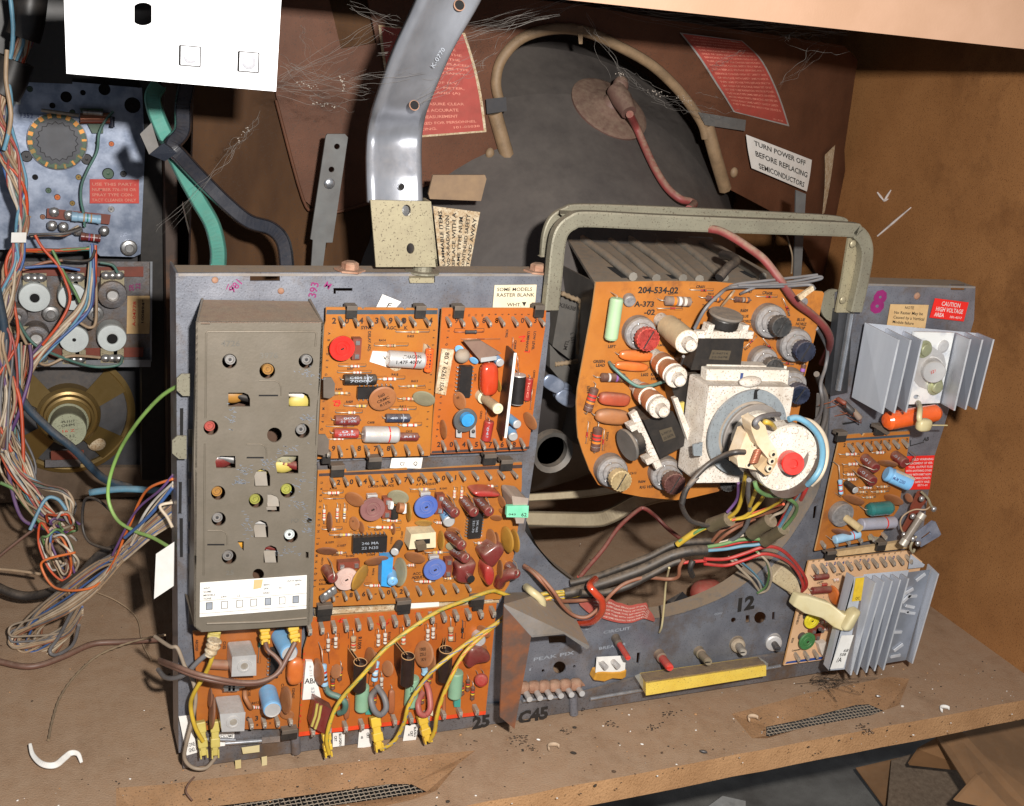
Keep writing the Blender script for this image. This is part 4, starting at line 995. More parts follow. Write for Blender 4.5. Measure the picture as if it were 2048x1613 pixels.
mb = MB(); mb.hexa([SP(x, y, .012) for x, y in ((1396, 224), (1492, 240), (1490, 262), (1410, 250))], [SP(x, y, .002) for x, y in ((1396, 224), (1492, 240), (1490, 262), (1410, 250))], 'strapgrey'); mb.build('clip', sh, bevel=.001)
mb = MB(); mb.hexa([SP(x, y, .008) for x, y in ((1154, 52), (1166, 52), (1165, 88), (1158, 88))], [SP(x, y, .001) for x, y in ((1154, 52), (1166, 52), (1165, 88), (1158, 88))], 'shieldtrim'); mb.build('clip', sh)
for x, y in ((980, 307), (1468, 345)):
    mb = MB(); mb.ball(SP(x, y, .002), (XX * .004, OUT * .003, UP * .005), 'shieldtrim', 10, 6); mb.build('rivet', sh)
def curvelabel(L, R2, mt, border, lines, ink, label, lift=.002, name='label', bd=.03):
    "L, R2: px points down the left and right edges"
    A = spline([SP(x, y, lift) for x, y in L], 5); B = spline([SP(x, y, lift) for x, y in R2], 5); n = len(A)
    def at(u, v, dz=0.):
        k = (1 - v) * (n - 1); i = min(int(k), n - 2); f = k - i
        a = A[i].lerp(A[i + 1], f); b = B[i].lerp(B[i + 1], f); p = a.lerp(b, u); p.y = sY(p.x, p.z) - lift; return p + (CAM - p).normalized() * dz
    mb = MB()
    def grid(u0, u1, v0, v1, dz, m2):
        vs = []; N = 14
        for i in range(N + 1):
            for j in range(5): vs.append(at(u0 + (u1 - u0) * j / 4, v1 + (v0 - v1) * i / N, dz))
        mb.add(vs, [(i * 5 + j, i * 5 + j + 1, i * 5 + 6 + j, i * 5 + 5 + j) for i in range(N) for j in range(4)], m2, True)
    if border: grid(0, 1, 0, 1, 0, border); grid(bd, 1 - bd, bd * .8, 1 - bd * .8, .0004, mt)
    else: grid(0, 1, 0, 1, 0, mt)
    for s, x, y, h, w, al in lines: text_map(mb, s, lambda a, b: at(a, b, .0008), ink, x, y, h, w=w, align=al)
    o = mb.build(name, sh); o['label'] = label; return o
def junk(n, w=(7, 11)):
    words_ = 'THE FOR OF AND HIGH VOLTAGE SERVICE SET POWER CHASSIS METER REPLACE SAFETY TYPE WITH TUBE PARTS SAME RADIATION SERVICING BEFORE ONLY'.split(); return ' '.join(random.choice(words_) for _ in range(n))
t1 = ['SERVICE WARNING', 'HIGH VOLTAGE AND X-RAY', 'DO NOT EXCEED THE', 'RATED HIGH VOLTAGE', 'OF THIS RECEIVER. THE', 'PICTURE TUBE IN THE', 'CHASSIS IS TO BE REPLACED', 'ONLY WITH THE SAME TYPE', 'FOR CONTINUED SAFETY.', '', 'THE USE OF H.V.', 'METER, H.V. METER,', 'CHASSIS AND (A)', '', 'TO MEASURE CLEAR', 'THE ACCURATE', 'MEASUREMENT', 'REQUIRED FOR PERSONNEL', 'SERVICING.        101-05030']
curvelabel([(757, 50), (764, 110), (778, 190), (800, 278)], [(930, 66), (950, 130), (964, 195), (973, 264)], 'red_faded', 'oldpaper', [(s, .5, .92 - i * .047, .021, min(.86, len(s) * .036), 'c') for i, s in enumerate(t1) if s], 'ink_pink', 'faded red warning label with a tan border, behind the bent arm')
curvelabel([(1359, 65), (1397, 114), (1438, 178), (1467, 224)], [(1484, 81), (1524, 120), (1556, 184), (1579, 253)], 'red_faded', 'label_grey', [('X-RADIATION WARNING', .5, .92, .022, .7, 'c')] + [(junk(7)[:36], .5, .87 - i * .042, .019, .84, 'c') for i in range(18)] + [('101-4130', .8, .05, .02, .2, 'c')], 'ink_pink', 'curved red warning label with a grey border on the right side of the shield')
curvelabel([(1492, 269), (1496, 300), (1503, 336)], [(1624, 320), (1620, 352), (1614, 383)], 'paper', None, [('TURN POWER OFF', .5, .72, .15, .8, 'c'), ('BEFORE REPLACING', .53, .42, .15, .86, 'c'), ('SEMICONDUCTORS', .53, .12, .15, .8, 'c')], 'ink', 'white paper label reading TURN POWER OFF BEFORE REPLACING SEMICONDUCTORS', lift=.012)
curvelabel([(1650, 310), (1650, 370), (1645, 430)], [(1671, 290), (1662, 360), (1650, 425)], 'oldpaper', None, [], 'ink', 'narrow cream paper label at the far right fold of the shield', lift=.004)
# behind the window in the shield
mb = MB(); q = q4([(630, -20), (760, -20), (775, 110), (660, 120)], .33); mb.hexa(q, [p + V((0, .003, 0)) for p in q], 'charcoal'); w0 = tag(mb.build('shield_backing'), 'dark board seen through the square window of the shield', 'board')
mb = MB(); q = [P(x, y, .32) for x, y in ((727, 33), (738, 33), (744, 62), (733, 62))]; mb.hexa(q, [p + V((0, .004, 0)) for p in q], 'lime'); tag(mb.build('green_tab'), 'small bright green plastic tab seen through the shield window', 'tab')
mb = MB(); q = [P(x, y, .32) for x, y in ((650, -8), (735, -2), (738, 28), (700, 22))]; mb.hexa(q, [p + V((0, .004, 0)) for p in q], 'cardboard'); tag(mb.build('wood_strip'), 'tan wood strip above the dark board in the shield window', 'wood strip')
# flap + speckled label behind the sleeve
mb = MB(); plate(mb, [(866, 350), (970, 350), (973, 358), (962, 402), (860, 398), (857, 388)], .13, .002, 'flapbrown'); tag(mb.build('fibre_flap', bevel=.0006), 'small blank brown fibre flap beside the tan sleeve', 'flap')
mb = MB(); q = q4([(866, 412), (960, 424), (938, 540), (880, 540)], .12)
sticker('notice_card', None, q, 'oldpaper', [(s, .0 + .17 * i + .1, .02, .10, None, 'l') for i, s in ()]).name
nc = bpy.data.objects['notice_card']; tag(nc, 'speckled tan card with vertical printed notice, right of the tan sleeve', 'notice card')
g = quadmap(q, .0012); mb = MB()
for i, s in enumerate(('FLAMMABLE ITEMS', 'WD X-RADIATION', 'REPLACE WITH A', 'SAME TYPE NUM', 'CONTINUED SAFETY', 'STAND AWAY')):
    text_map(mb, s, lambda x, y: g(.17 + .155 * i - y, x), 'ink', .02, 0, .085, w=.92 - .05 * (i % 2), bold=.02)
    # mirrored axes keep the reading direction upward
for f in mb.f: pass
ob_ = mb.build('lettering', nc)
# ================================================================ high voltage cage
cg = thing('voltage_cage', 'dusty grey steel cage with a slatted lid behind the convergence board', 'cage', P(1150, 800, .03))
crop('d1')
def CP(x, y, Z): return PZ(x, y, Z)
zt = P(340, 495, -.01).z
mb = MB(); pl = [(125, 195), (1040, 225), (1460, 480), (330, 500), (110, 420)]
top3 = [P(140, 190, .15), P(1010, 230, .15), P(1500, 500, .01), P(330, 500, .01)]
mb.hexa(top3, [p - UP * .003 for p in top3], 'cage_dust'); mb.build('lid', cg, bevel=.001)
for (x0, y0, x1, y1) in ((245, 235, 560, 470), (400, 240, 700, 480), (520, 232, 860, 480), (690, 265, 960, 485), (830, 258, 1110, 480), (975, 265, 1340, 470)):
    a = P(x0, y0, .13); b = P(x1, y1, .015); mb = MB(); mb.tube([a + UP * .001, a.lerp(b, .5) + UP * .002, b + UP * .001], .0034, 'cage_dust', 8); mb.build('slat', cg)
    a = P(x0 + 10, y0 + 62, .11); b = P(x1 - 40, y1 - 2, .02); mb = MB(); s = UP * .0006; w = XX * .0035; mb.hexa([a - w + s, a + w + s, b + w + s, b - w + s], [a - w, a + w, b + w, b - w], 'void'); mb.build('slot', cg)
mb = MB(); q = q4([(530, 205), (700, 208), (705, 262), (545, 262)], .13); mb.hexa(q, [p + V((0, .004, -.001)) for p in q], 'tab_brown'); mb.build('vent_cover', cg, bevel=.001)
mb = MB(); a = [P(125, 195, .15), P(335, 500, .01), P(240, 1200, .01), P(110, 1100, .15)]
mb.hexa([P(80, 370, .14), P(335, 500, .01), P(290, 1500, .01), P(80, 1400, .14)], [p + XX * .002 for p in (P(80, 370, .14), P(335, 500, .01), P(290, 1500, .01), P(80, 1400, .14))], 'cage_side'); mb.build('side_panel', cg)
mb = MB(); q = q4([(100, 180), (1040, 225), (1040, 240), (100, 250)], .152); mb.hexa(q, [p + V((0, .002, 0)) for p in q], 'zinc_dusty'); mb.build('rear_edge', cg)
mb = MB(); q = q4([(130, 560), (270, 640), (205, 980), (75, 880)], .06); mb.hexa(q, [p + V((.002, .03, 0)) for p in q], 'cage_side'); o = mb.build('transformer', cg, bevel=.001)
ptext('X3563I8', 112, 640, 24, 14, 'ink', Y=.0585, parent=cg); ptext('L 351', 185, 800, 22, 80, 'ink', Y=.0585, parent=cg); ptext('MTL', 160, 905, 24, -80, 'ink', Y=.0585, parent=cg)
mb = MB(); q = spline([P(x, y, .05) for x, y in ((130, 560), (195, 590), (245, 620), (240, 760), (230, 900), (245, 960), (200, 975), (130, 985), (90, 990))], 5)
mb.tube(q, [.0022 if i % 2 else .0014 for i in range(len(q))], 'rope', 8); mb.build('cord', cg)
mb = MB(); q = q4([(60, 870), (240, 1080), (240, 1220), (60, 1010)], .05); mb.hexa(q, [p + V((0, .01, 0)) for p in q], 'cage_side'); mb.build('brace', cg)
crop('d1'); wg = thing('wing_nut', 'bright steel wing nut between the chassis and the convergence board', 'wing nut', P(115, 1150, .02))
mb = MB(); mb.lathe(P(130, 1150, .03), OUT, [(.0075, 0), (.0075, .004), (.0055, .009), (.003, .0095), (.003, .012), (.0002, .012)], 'spangle', 20); mb.build('hub', wg)
for x, y, r in ((82, 1108, 1), (160, 1195, 1)):
    mb = MB(); mb.ball(P(x, y, .017), (V((.9, 0, -.5)) * .0095, V((.5, 0, .9)) * .0055, OUT * .0016), 'spangle', 16, 8, .7); mb.build('wing', wg)
crop('f')
mb = MB(); mb.lathe(P(1098, 898, .035), OUT, [(.0125, 0), (.0125, .006), (.0165, .008), (.0165, 0)], 'cage_side', 24); tag(mb.build('rubber_grommet'), 'dark ring grommet just right of the chroma board', 'grommet')
# ================================================================ circuit boards
def clip(b, x, y, name='edge_clip', sz=1.):
    m = mpx(x, y, b.Y); c = P(x, y, b.Y - .001); mb = MB(); w = .0035 * sz
    mb.box(c + UP * .002, (XX * w, OUT * .004, UP * .0016), 'tab_brown'); mb.box(c - UP * .001 + OUT * .002, (XX * w, OUT * .0015, UP * .004), 'black_plastic')
    return mb.build(name, b.t, bevel=.0003)
WR = ('band_red', 'band_white', 'band_red')
# ---------------- A
crop('c6')
A = Board('orange circuit board with a big red control dial, beside the tuner cover', [(135, 145), (430, 146), (445, 165), (462, 147), (780, 150), (795, 168), (812, 151), (1068, 155), (1070, 300), (1003, 1385), (62, 1412), (120, 300), (132, 262)], -.012, 'pcb')
b = A
b.patch([(140, 166), (1066, 168), (1064, 203), (136, 203)], 'stripe_navy')
for s, x in zip('2043980K4', (183, 290, 410, 540, 655, 760, 770, 885, 990)):
    if s != 'K': b.txt(s, x, 280, 50)
for s, x in zip('9-8-7-8', (180, 300, 395, 480, 530, 590, 640)): b.txt(s, x, 1345, 44)
pins(b, 243, 232, 950, 232, 7, 42, 60); pins(b, 125, 1312, 905, 1300, 8, 28, 72)
for i, c in enumerate('ABCDEFGHJKLMNPQR'): b.txt(c, 152 - i * 4.4, 355 + i * 57, 20, rot=90, mt='ink')
for i, c in enumerate('34567891234567'): b.txt(c, 1030 - i * 4.6, 330 + i * 62, 18, rot=90, mt='ink')
for s, x, y, h in (('R414', 575, 430, 20), ('R403', 812, 396, 20), ('R409', 300, 944, 20), ('R402', 213, 840, 20), ('R411', 748, 983, 20), ('C408', 478, 1118, 20), ('R413', 845, 772, 20), ('R418', 680, 716, 20), ('SYNC', 425, 328, 28), ('AGC', 640, 330, 28), ('R407', 310, 668, 18), ('C415', 800, 1190, 18), ('K', 785, 330, 30)): b.txt(s, x, y, h)
b.txt('DELAY ADJ.', 486, 345, 24, rot=86, mt='ink')
b.line([(190, 930), (250, 925), (240, 970), (200, 965), (215, 935), (258, 950)], 12, 'ink_red')
trim(b, 270, 490, 112, 'red_trim', (1, 0))
res(b, 720, 350, 1000, 350, 12, 'res_tan', ('band_brown', 'band_orange', 'band_yellow'), (.45, .68)); res(b, 540, 465, 822, 465, 13, 'res_tan', ('band_red', 'band_brown', 'band_black'), (.36, .62))
res(b, 240, 636, 470, 638, 12, bands=WR, bf=(.42, .75)); res(b, 230, 690, 515, 690, 11, bands=WR, bf=(.45, .7)); res(b, 560, 745, 795, 742, 14, bands=('band_red', 'res_white', 'band_red'), bf=(.2, .68))
res(b, 180, 862, 335, 862, 13, 'res_tan', ('band_yellow', 'band_white', 'band_orange'), (.15, .88)); res(b, 285, 968, 480, 970, 14, 'res_tan', ('band_yellow', 'band_black', 'band_yellow'), (.5, .95))
res(b, 215, 1025, 440, 1025, 13, 'res_white', ('band_yellow', 'band_red', 'band_black'), (.45, .72)); res(b, 735, 908, 880, 910, 14, 'res_tan', WR, (.25, .9)); res(b, 670, 996, 890, 997, 13, 'res_tan', ('band_brown', 'band_red', 'band_red'), (.3, .7))
res(b, 740, 1130, 935, 1130, 14, bands=WR, bf=(.15, .8)); res(b, 745, 805, 965, 800, 12, 'res_tan', ('band_brown', 'band_white', 'band_yellow'), (.3, .7)); res(b, 135, 1140, 370, 1140, 8, 'phenolic', (), (.6, .75), name='diode'); res(b, 150, 1247, 440, 1240, 10, bands=WR, bf=(.15, .45))
axial(b, 280, 748, 552, 748, 46, 'black_plastic', ring='ink_grey', text=('C404 50V', '7000V'))
axial(b, 632, 1070, 832, 1070, 37, 'dkblue', ring='ink_grey', text='40 16')
axial(b, 205, 1085, 410, 1088, 42, 'brown_cap', text=('100V', '.01 10%')); axial(b, 195, 1195, 402, 1200, 42, 'red_cap', text=('.01', '220%')); axial(b, 735, 1225, 902, 1228, 36, 'brown_cap', text='.R61')
boxc(b, [(525, 512), (672, 520), (655, 648), (500, 600)], .0012, 'paper', 'paper_wrap', bevel=0); disc(b, 950, 540, 95, 55, 85, 'oldpaper', name='paper_wrap', th=.03, leads=False, h=.0015); disc(b, 715, 640, 50, 38, 0, 'oldpaper', name='paper_wrap', th=.03, leads=False, h=.0015)
axial(b, 648, 572, 955, 592, 70, 'silver_can', ring='band_red', rnd=.25, text=('MARTHAGON', '1.47F 400V'), tm='ink', bev=.7)
axial(b, 446, 1205, 738, 1210, 70, 'silver_can', ring='band_red', rnd=.25, text='200 MFD', tm='ink_tan', bev=.7)
axial(b, 1003, 490, 985, 682, 35, 'orange_gloss', text=('16V 2.2', 'ISMF'), tm='ink', rnd=.3, lx=10, h=.007)
disc(b, 608, 908, 118, 96, -25, 'disc', text=('560', 'CRMC', 'R10%')); disc(b, 952, 908, 96, 60, 14, 'olive', th=.16)
ic(b, [(402, 820), (700, 815), (700, 905), (396, 912)], 8)
clip(b, 340, 165); clip(b, 915, 165); clip(b, 130, 1380, sz=.8)
b.finish()
# ---------------- B
B = Board('red-orange circuit board with a long standing black strip and a blue centred dial', [(1106, 150), (1976, 152), (1968, 300), (1920, 620), (1830, 1300), (1810, 1340), (1012, 1372), (1030, 1100), (1082, 500)], -.015, 'pcb_red')
b = B; b.patch([(1022, 1346), (1836, 1308), (1830, 1330), (1012, 1368)], 'stripe_black')
pins(b, 1140, 235, 1912, 235, 8, 38, 58); pins(b, 1102, 1270, 1755, 1248, 7, 30, 68)
for s, x in zip('988803', (1208, 1438, 1545, 1545, 1760, 1868)): b.txt(s, x, 275, 44, bold=.02)
for i in range(15): b.txt(str(15 - i), 1160 + i * 55, 198, 17, rot=90, mt='ink')
for s, x in zip('2045768', (1060, 1165, 1270, 1375, 1490, 1590, 1690)): b.txt(s, x, 1312, 44)
for i, c in enumerate('TRQPNMLKJHGFEDCBA'): b.txt(c, 1148 - i * 6, 335 + i * 55, 18, rot=90, mt='ink')
b.txt('LOW LEVEL', 1872, 345, 22, rot=90, mt='ink'); b.txt('LUMINANCE', 1820, 345, 22, rot=90, mt='ink'); b.txt('IC902', 1640, 330, 20, rot=90, mt='ink'); b.txt('CR904', 1708, 420, 20, rot=86, mt='ink'); b.txt('IC901', 1375, 700, 20, rot=90, mt='ink'); b.txt('L902', 1335, 437, 20); b.txt('CR903', 1425, 1010, 18, rot=90); b.txt('CR902', 1868, 670, 18, rot=88)
b.line([(1745, 395), (1800, 385), (1760, 430), (1800, 425)], 12, 'ink_red'); b.line([(1790, 515), (1835, 520), (1835, 500)], 9, 'ink_red')
res(b, 1210, 352, 1455, 350, 17, 'charcoal', (), (.35, .75), ld='copper_wire'); res(b, 1265, 410, 1590, 408, 5, 'phenolic', (), (.4, .6), name='jumper')
g_ = boxc(b, [(1105, 492), (1205, 500), (1135, 880), (1048, 862)], .0022, 'oldpaper', 'tag'); 
q = [V(g_['_f'][i:i + 3]) for i in (0, 3, 6, 9)]; g = quadmap(q, .0003); mb = MB(); text_map(mb, '80 7 6261 ISA', lambda x, y: g(.28 + y, 1 - x), 'ink_brown', .06, 0, .38, w=.88); mb.build('lettering', g_)
disc(b, 1250, 500, 42, 34, 40, 'blue_cap', h=.006); mb = MB(); mb.ball(b.p(1275, 550, .008), (XX * .0052, OUT * .004, UP * .005), 'pot_dust', 14, 8); mb.build('glue_blob', b.t)
cyl(b, 1545, 560, 1592, 610, 36, 'blue_cap', top='silver_can'); disc(b, 1370, 590, 40, 25, 30, 'blue_cap', h=.006)
boxc(b, [(1290, 432), (1430, 425), (1600, 530), (1425, 592)], .016, 'dusty_module', 'dusty_module', h0=.012); boxc(b, [(1430, 568), (1560, 552), (1560, 585), (1428, 605)], .0165, 'silver_can', 'dusty_module', h0=.0125)
ic(b, [(1262, 640), (1362, 640), (1338, 900), (1240, 900)], 8, .005)
axial(b, 1497, 605, 1492, 878, 76, 'red_gloss', 'coil_can', boxy=.6, h=.0095, lx=6); 
cyl(b, 1428, 880, 1575, 995, 46, 'cream', 'coil', prof=[(1.2, 0), (1.2, .18), (.75, .2), (.9, .25), (.95, .9, 'res_tan'), (1, .92), (1, .98), (.55, .99), (.5, .95), (.01, .95)])
f4 = [b.p(1662, 470, .022), b.p(1704, 525, .026), b.p(1622, 1235, .026), b.p(1560, 1160, .006)]; k4 = [b.p(1640, 465, .001), b.p(1704, 525, .026), b.p(1622, 1235, .026), b.p(1558, 1160, .001)]
mb = MB(); mb.hexa(k4, [p + XX * .0014 for p in k4], 'black_plastic'); o = mb.build('resistor_network', b.t); k = MB()
e_ = [V(k4[1]), V(k4[1]) + XX * .0018, V(k4[2]) + XX * .0018, V(k4[2])]; k.hexa([p + OUT * .0006 for p in e_], e_, 'paper'); k.build('edge', o)
axial(b, 1750, 705, 1728, 950, 58, 'black', ring=None, rnd=.15, endm='silver_can', lx=14, h=.009); axial(b, 1838, 735, 1810, 920, 33, 'red_cap', text='JCC', lx=16, tm='ink_pink')
axial(b, 1500, 1092, 1470, 1258, 42, 'red_cap', text='.047', lx=12)
disc(b, 1250, 925, 78, 52, 70, 'disc', text=('100',)); disc(b, 1840, 1095, 84, 44, 58, 'disc'); disc(b, 1115, 1165, 82, 28, 82, 'disc'); disc(b, 1580, 800, 50, 18, 80, 'mustard')
trim(b, 1300, 1090, 108, 'grey_knob', (0, .2), plate=False); mb = MB(); c = b.p(1318, 1085, .0125)
mb.lathe(c, OUT, [(.0046, -.003), (.0046, .001), (.0028, .001), (.0028, .0004), (.0002, .0004)], 'blue_bright', 24); mb.build('hub', b.t)
for x in (1245, 1362):
    mb = MB(); q = q4([(x - 22, 1125), (x + 22, 1125), (x + 24, 1235), (x - 22, 1230)], b.Y - .007); mb.hexa(q, [p + V((0, .0012, 0)) for p in q], 'silver_can'); mb.ball(q[0].lerp(q[2], .5) + OUT * .0005, (XX * .0014, OUT * .001, UP * .0014), 'charcoal', 8, 6); mb.build('bracket_leg', b.t, bevel=.0003)
cyl(b, 1660, 1065, 1735, 1125, 38, 'blue_cap', top='silver_can'); cyl(b, 1680, 1165, 1700, 1230, 40, 'blue_cap', top='silver_can')
for (x1, y1, x2, y2) in ((1700, 400, 1690, 520), (1735, 550, 1745, 700), (1860, 830, 1840, 1000), (1475, 985, 1470, 1080)): res(b, x1, y1, x2, y2, 7, 'copper_wire', (), (.4, .6), name='jumper')
clip(b, 1235, 165); clip(b, 1905, 160)
b.finish()
# ---------------- C
crop('c7')
C = Board('wide orange circuit board with two blue dials and a cream slide switch', [(112, 180), (360, 168), (362, 192), (890, 160), (892, 184), (1060, 162), (1725, 118), (1890, 108), (1890, 300), (1862, 640), (1780, 1170), (1700, 1300), (62, 1370), (90, 700)], -.0135, 'pcb')
b = C; b.patch([(122, 205), (1895, 128), (1893, 158), (120, 230)], 'stripe_black')
pins(b, 222, 245, 1795, 180, 15, 38, 62, 17); pins(b, 115, 1250, 1400, 1165, 13, 32, 65, 17, skip=(0,)); pins(b, 1520, 1150, 1520, 1150, 1, 32, 60) if 0 else None
for s, x in zip('204-570-01', (275, 388, 507, 620, 742, 862, 975, 1085, 1190, 1295)): b.txt(s, x, 303 - (x - 275) * .04, 46)
for s, x in zip('-86-02', (272, 385, 495, 605, 712, 822)): b.txt(s, x, 1292 - (x - 272) * .07, 44)
for s, x, y, h in (('CROSS-TALK ADJ.', 548, 330, 21), ('A P C ADJUST', 968, 312, 21), ('R1041', 1172, 346, 19), ('R1039', 178, 817, 20), ('C1037', 280, 845, 20), ('R1002', 358, 935, 20), ('C1004', 535, 925, 20), ('R1016', 600, 706, 19), ('R1001', 230, 925, 19), ('R1005', 250, 770, 19), ('COLOR', 122, 1145, 21), ('KILLER', 120, 1178, 21), ('3.58', 120, 1225, 21), ('ADJ', 262, 1245, 21), ('ACC', 940, 1090, 24), ('ADJUST', 930, 1123, 24), ('R1028', 1510, 845, 17), ('L1003', 1512, 890, 17), ('C1016', 1020, 910, 17), ('R1015', 1020, 1170, 17), ('R1038', 215, 345, 17), ('CR1002', 215, 408, 17)): b.txt(s, x, y, h, mt='ink_brown')
for s, x, y in (('C1007', 850, 770), ('C1008', 757, 820), ('C1034', 155, 1000), ('R1044', 600, 1090), ('C1022', 545, 1100)): b.txt(s, x, y, 18, rot=-88)
for i, c in enumerate('UABCDEFGHJKLMNPQRT'): b.txt(c, 155 - i * 3.6, 295 + i * 53, 21, rot=-90, mt='ink')
for (x1, y1, x2, y2, kw) in ((155, 376, 335, 372, {}), (168, 480, 165, 645, {}), (285, 470, 278, 630, {}), (348, 470, 340, 630, dict(mt='res_white', bands=('band_yellow', 'band_black', 'band_brown'))), (1305, 325, 1300, 435, {}), (1368, 320, 1362, 445, {}), (1478, 317, 1682, 315, {}), (675, 612, 838, 616, {}), (555, 672, 832, 676, {}), (1125, 630, 1205, 635, {}), (1476, 810, 1602, 812, {}), (520, 1182, 702, 1180, {}), (955, 1147, 1135, 1145, {}), (880, 1005, 965, 1003, {})):
    res(b, x1, y1, x2, y2, 14, kw.get('mt', 'res_white'), kw.get('bands', ('band_red', 'res_tan', 'band_red')), (.22, .8))
for (x1, y1, x2, y2) in ((920, 342, 1140, 340), (215, 742, 490, 735), (150, 692, 325, 690), (250, 897, 362, 895), (1048, 892, 1262, 890), (1210, 1120, 1300, 1118)): res(b, x1, y1, x2, y2, 14, 'res_tan', ('band_yellow', 'band_violet', 'band_white'), (.3, .7))
res(b, 165, 425, 345, 422, 8, 'res_brown', (), (.45, .6), name='diode', ld='solder')
ic(b, [(420, 768), (718, 750), (712, 885), (416, 900)], 8, .005, ('246 MA', '22 N35')); ic(b, [(1445, 560), (1555, 555), (1530, 768), (1425, 775)], 8, .005, ('24K N65', '221-70'))
trim(b, 590, 518, 116, 'purple_trim', (1, -.15)); trim(b, 1056, 495, 110, 'blue_trim', (1, -.25)); trim(b, 362, 1128, 110, 'pink_trim', (.15, -1.1)); trim(b, 1133, 1042, 106, 'blue_trim', (1, -.2))
for x, y in ((583, 400), (1045, 378), (1120, 930)):
    mb = MB(); mb.box(b.p(x, y, .004), (XX * .0035, OUT * .002, UP * .0015), 'silver_can'); mb.build('terminal', b.t, bevel=.0003)
D_ = disc
disc(b, 432, 430, 88, 55, 28, 'disc'); disc(b, 812, 412, 94, 62, 10, 'olive'); disc(b, 213, 625, 86, 24, 88, 'disc_brown'); disc(b, 430, 640, 62, 44, 72, 'disc', text=('56',)); disc(b, 490, 672, 52, 26, 75, 'disc')
disc(b, 904, 540, 84, 24, 86, 'mustard'); disc(b, 770, 686, 50, 20, 86, 'disc'); disc(b, 1035, 637, 76, 26, 2, 'mustard'); disc(b, 1185, 785, 84, 30, 88, 'mustard'); disc(b, 192, 880, 92, 30, 2, 'disc_brown', leads=False)
disc(b, 625, 965, 105, 36, -12, 'disc', leads=False); disc(b, 478, 1110, 122, 46, -62, 'mustard'); disc(b, 958, 938, 92, 46, 15, 'disc'); disc(b, 1275, 842, 50, 36, 10, 'olive'); disc(b, 1622, 772, 86, 44, 80, 'disc'); disc(b, 1668, 790, 76, 26, 85, 'disc')
disc(b, 1762, 780, 118, 52, 78, 'mustard'); disc(b, 1830, 790, 105, 38, 80, 'mustard'); disc(b, 1700, 1040, 82, 26, 88, 'disc'); disc(b, 1668, 592, 52, 25, 5, 'disc'); disc(b, 1735, 535, 48, 28, 20, 'disc'); disc(b, 1715, 450, 62, 28, 65, 'disc'); disc(b, 1292, 702, 62, 30, 15, 'disc')
for bx, by, tx, ty in ((1205, 445, 1310, 552), (1378, 435, 1476, 545), (1500, 425, 1608, 540), (1250, 735, 1370, 832), (1292, 872, 1405, 945), (1775, 1010, 1840, 1085)):
    cyl(b, bx, by, tx, ty, 47, 'brown_cap', wire=(bx + 30, by - 60), sidetext='.047')
cyl(b, 180, 1035, 245, 1120, 48, 'brown_cap', wire=(195, 940)); cyl(b, 1220, 550, 1258, 628, 53, 'blue_cap', top='silver_can', sidetext='C4', tm='ink_blue'); cyl(b, 822, 812, 780, 890, 36, 'charcoal', top='silver_can')
def blob(b, pts, H, mt, name='dipped_capacitor', h0=.002):
    mb = MB(); m = [b.p(x, y, H) for x, y in pts]; c = sum(m, V()) / len(m)
    lo = [V((p.x, b.Y - h0, p.z)) for p in m]; up = [c + (p - c) * .8 + OUT * .002 for p in m]; n = len(m)
    mb.add(up + m + lo, [(i, (i + 1) % n, n + (i + 1) % n, n + i) for i in range(n)] + [(n + i, n + (i + 1) % n, 2 * n + (i + 1) % n, 2 * n + i) for i in range(n)] + [tuple(range(n))[::-1]], mt, True)
    o = mb.build(name, b.t); s = o.modifiers.new('smooth', 'SUBSURF'); s.levels = s.render_levels = 2; return o
blob(b, [(1445, 375), (1480, 350), (1620, 345), (1725, 385), (1700, 410), (1560, 400), (1490, 410)], .012, 'red_cap')
blob(b, [(1695, 782), (1765, 870), (1700, 935), (1640, 1055), (1570, 1000), (1512, 912), (1600, 870)], .014, 'brown_cap'); blob(b, [(1560, 985), (1650, 1000), (1655, 1120), (1620, 1205), (1555, 1170)], .014, 'red_cap')
blob(b, [(1310, 1000), (1400, 990), (1490, 960), (1500, 1000), (1460, 1090), (1480, 1150), (1400, 1175), (1300, 1150), (1330, 1080)], .01, 'brown_cap'); cyl(b, 1375, 1040, 1450, 1130, 36, 'brown_cap', top='void')
mb = MB(); mb.tube(spline([b.p(x, y, h) for x, y, h in ((1690, 1165, .001), (1720, 1110, .006), (1780, 1080, .01), (1830, 1075, .012))]), .0045, 'brown_cap', 12); mb.build('dipped_capacitor', b.t)
o = boxc(b, [(925, 735), (1140, 715), (1140, 850), (905, 865)], .012, 'cream', 'slide_switch', bevel=.0004); o['label'] = 'cream slide switch with a brown slider'
mb = MB(); q = q4([(965, 785), (1090, 775), (1090, 815), (962, 825)], b.Y - .0124); mb.hexa(q, [p + V((0, .001, 0)) for p in q], 'void'); mb.build('slot', o)
mb = MB(); q = q4([(975, 830), (1058, 815), (1062, 870), (985, 880)], b.Y - .0185); mb.hexa(q, [V((p.x, b.Y - .012, p.z)) for p in q], 'slider'); mb.build('slider', o, bevel=.0004)
boxc(b, [(672, 945), (770, 935), (750, 1195), (664, 1185)], .009, 'blue_bright', 'film_capacitor', bevel=.001); disc(b, 822, 1062, 125, 66, 90, 'olive', th=.2, h=.007); cyl(b, 745, 1045, 765, 1150, 45, 'res_blue', 'coil', prof=[(.8, 0), (1, .02), (1, .3, 'red_cap'), (1, .5, 'blue_cap'), (1, .95, 'blue_cap'), (.6, 1.0, 'blue_cap'), (.2, 1, 'blue_cap'), (.2, .9), (.01, .9)])
mb = MB(); a, c = b.p(770, 500, .003), b.p(775, 590, .003); mb.tube([a, c], .0032, 'black_plastic', 10); mb.tube([b.p(810, 500, .009), b.p(855, 505, .009)], .0035, 'copper', 12)
